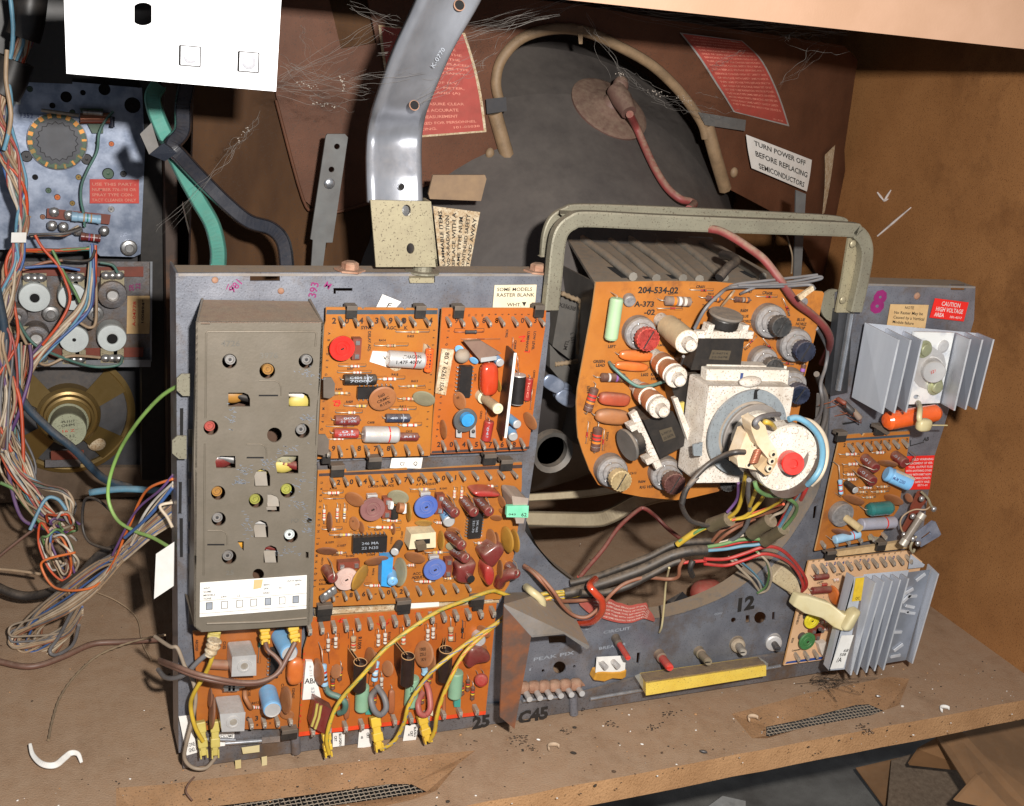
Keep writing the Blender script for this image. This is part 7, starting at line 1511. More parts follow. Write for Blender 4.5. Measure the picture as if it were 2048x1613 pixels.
for x, y in ((1535, 555), (1580, 610), (1555, 735), (1560, 810), (1400, 1040), (1415, 1225), (1380, 1325), (1485, 790), (1510, 640), (1680, 385)):
    mb = MB(); a = random.uniform(-.4, .9); mb.box(P(x, y, -.031), (V((cos(a), 0, sin(a))) * .005, OUT * .0006, V((-sin(a), 0, cos(a))) * .0013), 'alu_edge'); mb.build('scuff', h2)
o = sticker('label', h2, q4([(905, 395), (1005, 385), (965, 660), (858, 672)], -.0588), 'band_yellow', [('OC', .3, .06, .12, .5, 'l')], label='yellow sticker at the top of the heatsink face')
o = sticker('label', h2, q4([(735, 1080), (878, 1075), (755, 1465), (598, 1480)], -.0588), 'paper', [('68', .55, .5, .09, .4, 'l'), ('508', .35, .38, .09, .5, 'l'), ('/A', .25, .2, .14, .4, 'l')], label='white sticker with scribbled figures at the bottom of the heatsink face')
ptext('900141-1', 745, 700, 22, -76, 'ink_red', Y=-.053, parent=h2, w=250) if 0 else None
na = thing('nylon_clamp', 'cream plastic clamp arm reaching from the chassis over the dials to the ribbed heatsink', 'clamp', P(160, 640, -.03))
def solid(L, t, mt, name, parent, bev=.0015):
    "L: (px,py,Y) outline pairs (upper, lower)"
    mb = MB(); N = len(L); vs = []
    for u, l in L: a, c = P(*u), P(*l); vs += [a, c, c + V((0, t, 0)), a + V((0, t, 0))]
    mb.add(vs, [(i * 4 + j, i * 4 + (j + 1) % 4, (i + 1) * 4 + (j + 1) % 4, (i + 1) * 4 + j) for i in range(N - 1) for j in range(4)] + [(0, 3, 2, 1), tuple((N - 1) * 4 + j for j in range(4))], mt, 'nylon' in mt); return mb.build(name, parent, bevel=.0035 if 'nylon' in mt else bev, seg=4)
solid([((20, 250, -.008), (-120, 420, -.008)), ((110, 240, -.010), (0, 500, -.010)), ((200, 370, -.014), (160, 600, -.014)), ((262, 560, -.02), (180, 650, -.02))], .012, 'nylon_old', 'socket', na)
solid([((215, 600, -.03), (160, 735, -.03)), ((340, 620, -.036), (310, 830, -.036)), ((600, 700, -.052), (530, 890, -.052)), ((780, 830, -.062), (650, 990, -.062)), ((920, 825, -.066), (760, 1040, -.066))], .008, 'nylon', 'arm', na)
solid([((905, 825, -.070), (765, 1045, -.070)), ((1000, 790, -.068), (865, 1050, -.068))], .012, 'nylon', 'foot', na)
crop('d4')
# controls along the bottom of the chassis
yb = thing('yellow_bar', 'dusty bright yellow plastic bar with clear ends lying across the chassis bottom', 'plastic bar', P(1280, 1290, -.03))
T0, T1 = P(865, 1195, -.006), P(1600, 1095, -.006); f = [P(905, 1262, -.03), P(1652, 1150, -.03), P(1652, 1215, -.03), P(905, 1338, -.03)]
mb = MB(); mb.hexa(f, [T0, T1, T1 - (f[1] - f[2]), T0 - (f[0] - f[3])], 'yellow_bar'); mb.build('body', yb, bevel=.0008)
mb = MB(); q = [T0 + (f[0] - T0) * .02, T1 + (f[1] - T1) * .02, f[1], f[0]]; up = UP * .0006; ii = [q[0].lerp(q[3], .12) + up, q[1].lerp(q[2], .12) + up, q[1].lerp(q[2], .9) + up, q[0].lerp(q[3], .9) + up]; mb.hexa(ii, [p - UP * .0005 for p in ii], 'bar_dust'); mb.build('dust_layer', yb)
hexq([(835, 1215), (870, 1200), (905, 1275), (890, 1300)], -.02, [(835, 1215), (870, 1200), (880, 1225), (860, 1250)], -.008, 'clear', 'end_cap', yb); hexq([(1600, 1095), (1665, 1140), (1655, 1180), (1640, 1150)], -.02, [(1600, 1095), (1650, 1120), (1650, 1150), (1610, 1120)], -.008, 'clear', 'end_cap', yb)
def knob(x0, y0, x1, y1, r, H, mt, rb, mb_, name='control_shaft', lab=None):
    A, Bq = P(x0, y0, -.0), P(x1, y1, -H); d = Bq - A; m = mpx(x1, y1, -H); L = d.length; mb = MB()
    mb.lathe(A, d, [(rb * m * 1.15, 0), (rb * m, L * .12), (rb * m, L * .3), (rb * m * .8, L * .34), (r * m, L * .36)], mb_, 18)
    mb.lathe(A, d, [(r * m, L * .36), (r * m, L * .93), (r * m * .85, L), (.0002, L)], mt, 14)
    c = A + d * 1.001; mb.box(c, (XX * r * m * .9, OUT * .0004, UP * r * m * .12), 'ink_red' if 'red' in mt else 'ink'); o = mb.build(name, ch)
    if lab: o['label'] = lab
    return o
knob(715, 978, 795, 1105, 19, .035, 'red_shaft', 26, 'tab_brown', lab='long red breaker button'); knob(985, 1080, 1055, 1165, 26, .028, 'red_shaft', 34, 'dusty_module', lab='dusty red slotted shaft'); knob(1230, 1060, 1295, 1130, 26, .026, 'nylon_dirty', 32, 'nylon_dirty', lab='dusty cream shaft'); knob(1465, 1010, 1512, 1070, 24, .024, 'pin', 46, 'dirty_nut', lab='metal shaft in a crusted nut'); knob(1690, 1000, 1725, 1050, 20, .015, 'darkmetal', 52, 'silver_can', lab='short black shaft in a bright nut')
brk = thing('circuit_breaker', 'white breaker cover with amber underside, left of the yellow bar', 'circuit breaker', P(690, 1250, -.01))
hexq([(600, 1098), (745, 1082), (785, 1110), (775, 1190), (592, 1195)][:1] + [(782, 1088), (775, 1190), (592, 1195)], -.012, [(600, 1098), (782, 1088), (775, 1190), (592, 1195)], -.002, 'white', 'cover', brk, .0012)
solid([((600, 1195, -.013), (580, 1245, -.011)), ((640, 1192, -.013), (650, 1255, -.011)), ((700, 1195, -.013), (700, 1235, -.011)), ((750, 1192, -.013), (760, 1240, -.011)), ((790, 1178, -.013), (785, 1225, -.011))], .009, 'amber', 'base', brk)
hexq([(605, 1100), (640, 1095), (640, 1125), (610, 1130)], -.0135, [(605, 1100), (640, 1095), (640, 1125), (610, 1130)], -.012, 'paper', 'lug', brk); 
for x, y in ((625, 1130), (700, 1125)):
    mb = MB(); mb.tube([P(x, y, -.012), P(x + 35, y + 35, -.02)], .0022, 'silver_can', 10); mb.build('terminal_pin', brk)
for i, x in enumerate((150, 215, 280, 345, 410, 475)):
    mb = MB(); mb.tube([P(x, 1300 - i * 4, -.004), P(x + 35, 1362 - i * 7, -.018)], .0024, 'silver_can', 10); mb.build('terminal_pin', ch); mb = MB(); mb.ball(P(x - 6, 1288 - i * 4, -.006), (XX * .0055, OUT * .004, UP * .005), 'rust', 9, 6, .7); mb.build('rust_lump', ch)
mb = MB(); plate(mb, [(150, 1290), (520, 1262), (530, 1278), (150, 1312)], -.004, .003, 'rust'); mb.build('terminal_strip', ch)
for x, y, r in ((515, 1160, 70), (640, 1230, 60), (300, 1180, 46), (720, 1240, 50)):
    pass
br = thing('rusty_bracket', 'rust browned steel bracket with a dusty folded top, lower middle of the chassis', 'bracket', P(60, 1540, -.045))
solid([((25, 770, -.055), (0, 1470, -.05)), ((195, 965, -.055), (90, 1545, -.05))], .0015, 'rusty_steel', 'front_plate', br, 0)
mb = MB(); plate(mb, [(30, 770), (195, 965), (85, 1545), (0, 1500), (0, 800)], -.055, .0015, 'rusty_steel'); 
tp = [P(30, 700, -.006), P(300, 690, -.002), P(420, 760, -.004), P(555, 1030, -.05), P(540, 1040, -.05), P(400, 945, -.052), P(200, 965, -.055), P(25, 770, -.055)]
mb = MB(); n = len(tp); mb.add(tp + [p - UP * .0015 for p in tp], [tuple(range(n)), tuple(range(n, 2 * n))[::-1]] + [(i, (i + 1) % n, n + (i + 1) % n, n + i) for i in range(n)], 'zinc_dusty'); mb.build('top_plate', br)
mb = MB(); c = P(275, 912, -.046) + UP * .0006; mb.lathe(c, UP, [(.0036, 0), (.0002, 0)], 'void', 14); mb.build('hole', br)
rl = thing('crumpled_label', 'faded red printed strip crumpled over the curved chassis edge', 'paper strip', P(750, 880, -.004))
us = [(485, 755), (540, 745), (620, 735), (700, 745), (760, 770), (840, 775), (900, 760), (925, 800), (962, 862)]; ls = [(500, 780), (560, 830), (640, 860), (700, 878), (760, 888), (820, 885), (870, 868), (900, 862), (958, 880)]
A_ = spline([P(x, y, -.004) for x, y in us], 4); B_ = spline([P(x, y, -.0065) for x, y in ls], 4); mb = MB(); nn_ = len(A_)
for i in range(nn_): A_[i] = A_[i] + UP * .0006 * sin(i * 1.3)
mb.add(A_ + B_, [(i, i + 1, nn_ + i + 1, nn_ + i) for i in range(nn_ - 1)], 'red_faded', True); mb.build('strip', rl)
mb = MB()
def rmap(x, y):
    k = min(max(x, 0), .999) * (nn_ - 1); i = int(k); f = k - i; a = A_[i].lerp(A_[i + 1], f); c = B_[i].lerp(B_[i + 1], f); p = c.lerp(a, y); return p + (CAM - p).normalized() * .0006
for i in range(5): text_map(mb, junk(8)[:44], rmap, 'ink_tan', .18, .78 - i * .17, .08, w=.72)
mb.build('lettering', rl)
hexq([(480, 590), (520, 640), (540, 665), (475, 665)], -.006, [(480, 590), (520, 640), (540, 665), (475, 665)], -.0055, 'red_faded', 'scrap', rl, 0)
# ================================================================ left compartment
crop('f')
mb = MB(); q = [P(346, 120, .24), P(770, 120, .24), V((P(770, 560, .24).x, .24, .0)), V((P(346, 560, .24).x, .24, .0))]; q = [V((P(380, 300, .24).x, .226, .66)), V((.176, .226, .66)), V((.176, .226, .0)), V((P(380, 300, .24).x, .226, .0))]
q2 = [V((P(372, 300, .24).x, .50, .66)), V((P(372, 300, .24).x, .50, .0))]
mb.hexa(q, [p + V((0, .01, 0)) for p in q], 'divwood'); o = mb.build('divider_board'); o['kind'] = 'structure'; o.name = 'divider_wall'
def slab(q, Y, th, mt, name, lb=None, cat=None, bevel=.0006, kind=None, group=None):
    mb = MB(); qq = q4(q, Y); mb.hexa(qq, [p + V((0, th, 0)) for p in qq], mt); o = mb.build(name, bevel=bevel)
    if kind: o['kind'] = kind
    elif lb: tag(o, lb, cat, group)
    return o
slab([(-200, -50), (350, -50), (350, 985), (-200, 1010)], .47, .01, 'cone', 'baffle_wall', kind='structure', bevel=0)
slab([(-200, 935), (345, 935), (345, 990), (-200, 1015)], .455, .008, 'darkwood', 'baffle_board', 'dark wooden rail at the back of the floor below the speaker', 'board')
slab([(280, 150), (322, 150), (330, 960), (284, 960)], .43, .02, 'black_plastic', 'upright_post', 'black upright post right of the perforated metal plate', 'post')
slab([(328, 150), (352, 150), (360, 960), (336, 960)], .40, .02, 'darkrust', 'upright_rail', 'rust spotted narrow upright rail behind the left edge of the chassis', 'rail')
slab([(-60, -40), (136, -40), (145, 168), (-60, 160)], .40, .03, 'black_plastic', 'channel_box', 'black slotted box in the shade above the perforated metal plate', 'box')
# perforated tuner plate
tp_ = thing('tuner_plate', 'bluish metal plate with a slotted wheel and many small holes, below the white panel', 'metal plate', P(140, 510, .42))
mb = MB(); plate(mb, [(-80, 158), (100, 160), (284, 176), (290, 300), (281, 508), (268, 514), (200, 512), (188, 500), (60, 500), (-80, 498)], .42, .003, 'spangle'); mb.build('plate', tp_, bevel=.0006)
crop('c1')
for x, y, r, mt in ((197, 588, 18, 'greenish'), (548, 612, 16, 'void'), (437, 640, 32, 'void'), (690, 590, 34, 'void'), (875, 695, 46, 'void'), (346, 697, 17, 'void'), (478, 742, 17, 'greenish'), (175, 1033, 34, 'charcoal'), (573, 1052, 33, 'charcoal'), (736, 950, 16, 'orange_cap'), (141, 1117, 17, 'orange_cap'), (232, 1170, 17, 'void'), (320, 1258, 17, 'greenish'), (379, 1302, 18, 'orange_cap'), (478, 1342, 16, 'gold'), (519, 1170, 17, 'gold'), (714, 1147, 34, 'greenish'), (815, 1149, 19, 'charcoal'), (282, 1432, 16, 'disc_brown'), (734, 1382, 19, 'solder'), (637, 944, 10, 'greenish'), (200, 1432, 5, 'tan_label')):
    m = mpx(x, y, .42); mb = MB(); mb.lathe(P(x, y, .42), OUT, [(r * m * 1.12, 0), (r * m * 1.1, .0006), (r * m * .98, .0008), (r * m * .95, .0002, mt), (r * m * .3, .0002, mt), (.0002, .0006, mt)], 'void' if mt != 'solder' else 'solder', 18); mb.build('plate_hole', tp_)
c = P(378, 932, .418); m = mpx(378, 932, .418); mb = MB(); mb.lathe(c, OUT, [(188 * m, 0), (190 * m, .0012), (182 * m, .0014), (180 * m, .0005, 'greenish'), (150 * m, .0005, 'greenish')], 'zinc', 48); wl = mb.build('slotted_wheel', tp_)
mb = MB(); mb.lathe(c, OUT, [(160 * m, .0006), (160 * m, .002), (132 * m, .0022), (130 * m, .0015), (126 * m, .0022), (.0002, .0022)], 'wheelgrey', 36, jag=.88); mb.build('disc', wl)
mb = MB()
for k in range(18):
    a = 2 * pi * k / 18 + .1; rr_ = 168 * m; u = V((cos(a), 0, sin(a))); t = V((-sin(a), 0, cos(a)))
    mb.box(c + u * rr_ + OUT * .0012, (u * 15 * m, t * (13 if 0.2 < a % 6.28 < 3.6 else 7) * m, OUT * .0006), 'copper_pad' if a < 3.5 or k % 3 == 0 else 'gold')
mb.build('contact', wl)
sticker('label', tp_, q4([(593, 1183), (918, 1186), (918, 1343), (593, 1343)], .4165), 'red_label', [('USE THIS PART -', .04, .74, .12, .9, 'l'), ('NUMBER 776-198 OR', .04, .52, .12, .9, 'l'), ('SPRAY TYPE CON-', .04, .30, .12, .85, 'l'), ('TACT CLEANER ONLY', .04, .08, .12, .9, 'l')], ink='ink_redtan', label='dull red label with four lines about contact cleaner')
sticker('label', tp_, q4([(75, 590), (140, 590), (135, 690), (70, 690)], .4165), 'greywhite', [('MEXICO', .0, .2, .12, .9, 'l')], label='small pale sticker')
mb = MB(); mb.hexa(q4([(312, 1375), (732, 1418), (722, 1482), (308, 1440)], .405), q4([(312, 1375), (732, 1418), (722, 1482), (308, 1440)], .408), 'phenolic'); stp = mb.build('terminal_strip', tp_)
for x, y in ((358, 1400), (345, 1490), (420, 1500), (515, 1525), (690, 1525), (455, 1420)):
    mb = MB(); mb.ball(P(x, y, .403), (XX * .0045, OUT * .004, UP * .0045), 'solder', 10, 6, .8); mb.build('solder_joint', stp)
def bigres(x0, y0, x1, y1, r, mt, bands, Y, par):
    A, Bq = P(x0, y0, Y), P(x1, y1, Y); d = Bq - A; L = d.length; R = r * mpx(x0, y0, Y); mb = MB(); pf = [(R * .4, 0), (R, L * .03), (R, L * .2), (R * .9, L * .25)]
    for i, bd in enumerate(bands): f = .4 + .12 * i; pf += [(R * .9, L * f), (R * .91, L * f), (R * .91, L * (f + .05), bd), (R * .9, L * (f + .05))]
    pf += [(R * .9, L * .85), (R, L * .9), (R, L * .98), (R * .4, L)]; mb.lathe(A, d, pf, mt, 18); mb.build('resistor', par)
bigres(468, 1428, 668, 1450, 32, 'res_blue', ('tan_label', 'teal_flat', 'tan_label'), .398, tp_); bigres(530, 1560, 665, 1575, 28, 'brown_cap', ('band_violet', 'band_red', 'band_white'), .398, tp_)
mb = MB(); mb.hexa(q4([(525, 715), (682, 718), (682, 880), (610, 880), ][0:4], .41), q4([(525, 715), (682, 718), (682, 880), (610, 880)], .418), 'greenish'); mb.build('small_board', tp_)
bigres(545, 740, 680, 750, 16, 'solder', (), .40, tp_)
for y, mt in ((765, 'disc_brown'), (785, 'copper_wire'), (800, 'phenolic')):
    mb = MB(); mb.tube([P(530, y, .402), P(730, y - 5 if y < 780 else y, .402)], .0022, mt, 8); mb.build('jumper', tp_)
bigres(742, 770, 742, 840, 16, 'dkblue', (), .40, tp_)
mb = MB(); mb.tube([P(275, 728, .405), P(400, 745, .40), P(520, 762, .40)], .0016, 'pin', 6); mb.build('wire_lead', tp_)
wire(tp_, [(750, 735, .40), (700, 790, .40), (655, 880, .40), (640, 1000, .40), (580, 1120, .40), (540, 1220, .40), (535, 1320, .40), (550, 1400, .40), (560, 1500, .4)], 10, 'w_teal', 'lead_wire')
ptext('2', 70, 905, 36, -60, 'ink_purple', Y=.4165, parent=tp_); ptext('1352', 128, 775, 30, 0, 'ink_blue', Y=.4165, parent=tp_, bold=0)
# control panel
crop('c2')
cp = thing('control_panel', 'steel control panel with rows of round potentiometers below the perforated plate', 'control panel', P(500, 900, .40))
mb = MB(); mb.hexa(q4([(-150, 258), (945, 258), (940, 878), (-150, 885)], .40), q4([(-150, 258), (945, 258), (940, 878), (-150, 885)], .404), 'zinc_dirty'); mb.build('plate', cp, bevel=.001)
mb = MB(); mb.hexa(q4([(-150, 872), (938, 868), (934, 912), (-150, 912)], .385), q4([(-150, 872), (938, 868), (934, 912), (-150, 912)], .40), 'bright_steel2'); mb.build('lower_lip', cp, bevel=.002)
mb = MB(); mb.hexa(q4([(932, 258), (946, 258), (942, 878), (930, 878)], .39), q4([(932, 258), (946, 258), (942, 878), (930, 878)], .40), 'bright_steel2'); mb.build('side_lip', cp, bevel=.001)
for qd in ([(100, 300), (890, 288), (890, 352), (100, 345)], [(90, 800), (890, 790), (888, 850), (90, 855)]):
    mb = MB(); mb.hexa(q4(qd, .394), q4(qd, .398), 'phenolic'); mb.build('terminal_strip', cp)
for i, (x, y, r, mt, h) in enumerate(((215, 482, 94, 'greywhite', 28), (450, 480, 86, 'greywhite', 20), (698, 466, 88, 'zinc_dirty', 34), (225, 735, 80, 'zinc_dirty', 34), (460, 742, 88, 'greywhite', 11), (696, 735, 88, 'greywhite', 32), (110, 600, 60, 'zinc_dirty', 20))):
    m = mpx(x, y, .38); c = P(x, y, .38); mb = MB(); mb.lathe(c, OUT, [(r * m, -.018), (r * m, -.002), (r * m * .95, 0), (r * m * .8, .0002), (h * 1.6 * m, .0004), (h * m * 1.2, .0004), (h * m, .0012 if mt != 'zinc_dirty' else .004), (h * m * .85, .0, 'void' if mt != 'zinc_dirty' else 'silver_can'), (.0002, .0, 'void' if mt != 'zinc_dirty' else 'silver_can')], mt, 32)
    o = mb.build('potentiometer', cp); s = 1 if y < 600 else -1
    for dx in (-40, 0, 40):
        mb = MB(); mb.box(P(x + dx, y - s * 105, .385), (XX * .0045, OUT * .001, UP * .007), 'brass_steel'); mb.ball(P(x + dx, y - s * 122, .383), (XX * .005, OUT * .004, UP * .004), 'solder', 8, 5); mb.build('terminal', o)
for x, y in ((315, 578), (592, 578), (800, 170)):
    mb = MB(); mb.lathe(P(x, y, .39 if y > 300 else .41), OUT, [(.0075, 0), (.0075, .002), (.0065, .003), (.004, .0034), (.0035, .006), (.0002, .006)], 'solder', 16); mb.build('nut', cp)
sticker('label', cp, q4([(790, 470), (938, 470), (926, 705), (785, 705)], .398), 'manila', [], label='manila label with a printed part number')
g = quadmap(q4([(790, 470), (938, 470), (926, 705), (785, 705)], .3975), .0006); mb = MB(); text_map(mb, 'A-04778', lambda x, y: g(.18 + y, 1 - x) if False else g(1 - .62 - y, x), 'ink_red', .2, 0, .14, w=.66); text_map(mb, '100894*', lambda x, y: g(1 - .28 - y, x), 'ink_brown', .25, 0, .1, w=.66); mb.build('lettering', cp)
ptext('SR', 830, 440, 28, -90, 'ink_purple', Y=.398, parent=cp); ptext('22', 870, 430, 28, -90, 'ink_purple', Y=.398, parent=cp)
# speaker
crop('c2')
spk = thing('loudspeaker', 'gold framed loudspeaker with a round magnet below the control panel', 'loudspeaker', P(430, 1590, .44))
c = P(425, 1195, .455); m = mpx(425, 1195, .44); mb = MB(); mb.lathe(c, OUT, [(395 * m, 0), (400 * m, .004), (370 * m, .006), (352 * m, .004), (350 * m, 0)], 'gold', 56); mb.build('frame_ring', spk)
mb = MB(); mb.lathe(c, OUT, [(350 * m, -.005), (350 * m, .001), (150 * m, .016), (.0002, .016)], 'cone_grey', 40); mb.build('cone', spk)
c2 = P(425, 1215, .435); mb = MB(); mb.lathe(c2, OUT, [(196 * m, -.012), (188 * m, .002), (172 * m, .006), (166 * m, .003), (150 * m, .004), (146 * m, .010), (132 * m, .011), (126 * m, .006), (.0002, .006)], 'gold', 44); mb.build('hub', spk)
for a0 in (38, 142, 222, 318):
    a = radians(a0); u = V((cos(a), 0, sin(a))); t = V((-sin(a), 0, cos(a))); mb = MB()
    i0, i1 = c2 + u * 170 * m + OUT * .002, c + u * 362 * m + OUT * .005
    w0, w1 = 62 * m, 95 * m; q = [i0 - t * w0, i1 - t * w1, i1 + t * w1, i0 + t * w0]; mb.hexa(q, [p + V((0, .002, 0)) for p in q], 'gold'); mb.build('arm', spk, bevel=.001)
A, Bq = P(425, 1255, .425), P(425, 1305, .392); d = Bq - A; mb = MB(); mb.lathe(A, d, [(112 * m, -.012), (118 * m, 0), (106 * m, .001), (104 * m, d.length - .002), (100 * m, d.length), (.0002, d.length)], 'magnet', 32); mg = mb.build('magnet', spk)
for s, y, mt in (('49-1117', 1262, 'ink'), ('OHM', 1285, 'ink'), ('16 Z', 1320, 'ink_red'), ('VC 3.2', 1355, 'ink')): ptext(s, 380, y, 17, -4, mt, Y=.3905, parent=mg, w=80, bold=.0)
hexm = lambda qd, Y, th, mt, nm, par: (lambda mb: (mb.hexa(q4(qd, Y), [p + V((0, th, 0)) for p in q4(qd, Y)], mt), mb.build(nm, par, bevel=.0006))[1])(MB())
hexm([(315, 1435), (520, 1428), (522, 1482), (318, 1490)], .425, .002, 'phenolic', 'terminal_strip', spk); hexm([(280, 1490), (500, 1485), (500, 1530), (280, 1535)], .43, .004, 'zinc_dirty', 'bracket', spk)
mb = MB(); mb.ball(P(600, 1392, .44), (XX * .009, OUT * .003, UP * .007), 'oldpaper', 12, 8); mb.build('rivet', spk)
# ---------------------------------------------------------------- straps
crop('c1')
stripwire(None, [(1050, 560, .22), (1010, 640, .20), (1035, 760, .19), (1110, 930, .18), (1200, 1120, .16), (1310, 1320, .14), (1400, 1480, .12), (1440, 1640, .10), (1440, 1760, .08)], 108, .004, 'strapteal', 'flat_cable', label=('green flat cable hanging behind the black strap, left of the chassis', 'flat cable'))
stripwire(None, [(1235, 560, .18), (1210, 700, .17), (1205, 860, .16), (1140, 960, .15), (1200, 1040, .145), (1330, 1180, .13), (1480, 1330, .12), (1640, 1460, .11), (1790, 1510, .10), (1870, 1600, .09), (1895, 1760, .08)], 112, .006, 'strapblack', 'flat_cable', label=('glossy black flat cable bending down behind the chassis', 'flat cable'), hw=lambda t: 1 - .12 * t)
stripwire(None, [(1255, 1330, .30), (1290, 1480, .28), (1330, 1640, .26), (1350, 1800, .25)], 110, .004, 'strapcream', 'flat_cable', label=('cream flat cable at the left top corner of the chassis', 'flat cable'))
mb = MB(); q = [P(x, y, Y) for x, y, Y in ((985, 815, .13), (1030, 830, .13), (1090, 980, .135), (990, 1010, .13))]; mb.hexa([P(925, 885, .13), P(1000, 812, .13), P(1055, 990, .13), P(985, 1020, .13)], [P(925, 885, .15), P(1000, 812, .15), P(1055, 990, .15), P(985, 1020, .15)], 'clampgrey'); q = [P(985, 1020, .13), P(1080, 945, .128), P(1170, 1010, .128), P(1090, 1065, .13)]; mb.hexa(q, [p + V((0, .02, 0)) for p in q], 'strapblack'); tag(mb.build('cable_clamp', bevel=.002), 'dark grey clip gripping the black and green flat cables', 'cable clamp')
crop('d4')
stripwire(None, [(60, 240, .03), (190, 240, .05), (400, 245, .08), (600, 245, .11), (700, 215, .13), (860, 130, .15), (1000, 90, .17), (1120, 80, .19)], 96, .004, 'strapcream', 'flat_cable', nrm=None, label=('cream flat cable running on the floor behind the round opening', 'flat cable'))
stripwire(None, [(150, 110, .08), (400, 95, .1), (600, 75, .12), (900, 20, .14), (1000, -20, .15)], 50, .003, 'strapcream', 'flat_cable', label=('upper cream flat cable passing behind the convergence board', 'flat cable'))
# ---------------------------------------------------------------- wires, left
crop('f')
cols = ['w_sky', 'w_tan', 'w_pinkred', 'w_beige', 'w_grey', 'w_rust', 'w_beige', 'w_blue', 'w_tan', 'w_tan', 'w_beige', 'w_teal', 'w_brown', 'w_white', 'w_grey', 'w_rust', 'w_orangered', 'w_tan', 'w_violet']
def strands(par, pts, n, spread, r, cl, seed, k=6, twist=1.2, tail=None):
    rnd = random.Random(seed)
    for i in range(n):
        a0 = rnd.uniform(0, 6.28); rr = sqrt(rnd.random()); L = []
        for j, (x, y, Y) in enumerate(pts):
            a = a0 + j * twist * rnd.uniform(.4, 1.0); s = spread[j] if isinstance(spread, (list, tuple)) else spread
            L.append((x + cos(a) * rr * s, y + sin(a) * rr * s * .35 + rnd.uniform(-2, 2), Y + sin(a) * rr * s * .00022))
        wire(par, L, r * rnd.uniform(.85, 1.15), cl[i % len(cl)], k=k, n=7)
h1 = thing('wire_harness', 'thick bundle of coloured wires with a white tie, hanging down the left edge', 'wire harness', P(38, 475, .34))
strands(h1, [(62, -20, .33), (54, 40, .33), (46, 90, .33), (34, 130, .33), (14, 180, .33), (4, 235, .33), (14, 300, .33), (34, 370, .33), (42, 430, .33), (38, 478, .33), (24, 540, .33), (14, 610, .32), (8, 690, .31), (2, 800, .3), (-6, 900, .28)], 26, (12, 14, 16, 16, 18, 22, 22, 20, 15, 12, 22, 26, 30, 34, 36), 3.3, cols, 3)
mb = MB(); mb.hexa(q4([(23, 465), (53, 465), (52, 485), (22, 485)], .318), q4([(23, 465), (53, 465), (52, 485), (22, 485)], .34), 'white'); mb.build('cable_tie', h1, bevel=.002)
mb = MB(); mb.tube(spline([P(x, y, .33) for x, y in ((62, -20), (55, 40), (46, 75))]), .013, 'black_plastic', 12); mb.tube(spline([P(x, y, .33) for x, y in ((32, 120), (18, 160), (4, 185))]), .014, 'black_plastic', 12); mb.build('sleeve', h1)
wire(h1, [(20, -10, .32), (26, 50, .32), (24, 100, .32), (14, 140, .32), (22, 200, .315), (18, 260, .31), (8, 300, .31)], 5, 'w_sky'); wire(h1, [(14, 100, .32), (12, 160, .315), (22, 230, .31), (12, 290, .31)], 5, 'w_tan')
h2_ = thing('wire_harness', 'loose coloured wires leaving the control panel and crossing in front of it', 'wire harness', P(60, 760, .3))
strands(h2_, [(186, 490, .37), (184, 530, .365), (180, 580, .36), (166, 620, .355), (120, 665, .35), (60, 725, .34), (20, 775, .33), (-20, 830, .32)], 10, (6, 8, 9, 12, 14, 16, 20, 24), 3.4, ['w_beige', 'w_orangered', 'w_blue', 'w_tan', 'w_sky', 'w_beige', 'w_violet', 'w_rust', 'w_beige', 'w_teal'], 5)
strands(h2_, [(178, 498, .37), (130, 500, .368), (80, 500, .366), (40, 498, .36)], 6, (4, 6, 8, 10), 3.0, ['w_green', 'w_orange', 'w_teal', 'w_orangered', 'w_yellow', 'w_grey'], 6)
strands(h2_, [(60, 470, .37), (100, 468, .36), (130, 468, .36), (160, 455, .37)], 5, (4, 8, 8, 5), 2.8, ['w_black', 'w_beige', 'w_grey', 'w_rust', 'w_black'], 16)
for pts, mt in ((((70, 470, .36), (85, 495, .358), (115, 530, .355), (130, 560, .35), (140, 600, .345), (120, 645, .34), (85, 690, .34)), 'w_orangered'), (((105, 500, .36), (125, 540, .355), (148, 580, .355), (160, 605, .35)), 'w_green'), (((125, 520, .36), (150, 522, .358), (180, 520, .36), (190, 500, .365)), 'w_black'), (((45, 540, .36), (90, 525, .36), (130, 520, .36)), 'w_rust'), (((50, 535, .355), (110, 532, .355), (160, 540, .355)), 'w_blue'), (((200, 525, .37), (225, 530, .37), (235, 545, .37)), 'w_teal'), (((160, 645, .36), (180, 655, .36), (192, 640, .36), (192, 560, .365)), 'w_tan'),
                (((30, 630, .35), (60, 680, .35), (100, 705, .35), (180, 732, .36), (235, 730, .36), (245, 715, .37)), 'w_teal'), (((30, 640, .35), (60, 700, .35), (90, 730, .352), (140, 712, .355), (200, 715, .365)), 'w_tan')): wire(h2_, pts, 3.4, mt)
h3 = thing('wire_harness', 'wide tangle of coloured wires falling past the loudspeaker to a knot on the floor', 'wire harness', P(100, 1060, .25))
strands(h3, [(40, 690, .33), (30, 780, .32), (20, 860, .31), (35, 930, .29), (60, 990, .27), (90, 1030, .25), (115, 1055, .24)], 30, (24, 30, 40, 40, 34, 26, 16), 2.4, ['w_beige', 'w_tan'] + cols + ['w_beige', 'w_white', 'w_tan'], 8)
strands(h3, [(-20, 850, .31), (10, 900, .3), (50, 950, .28), (90, 975, .27), (130, 985, .26), (142, 1010, .255), (138, 1045, .25)], 9, (26, 22, 20, 16, 12, 10, 8), 2.6, ['w_tan', 'w_beige', 'w_sky', 'w_grey', 'w_tan', 'w_brown', 'w_beige', 'w_teal'], 11)
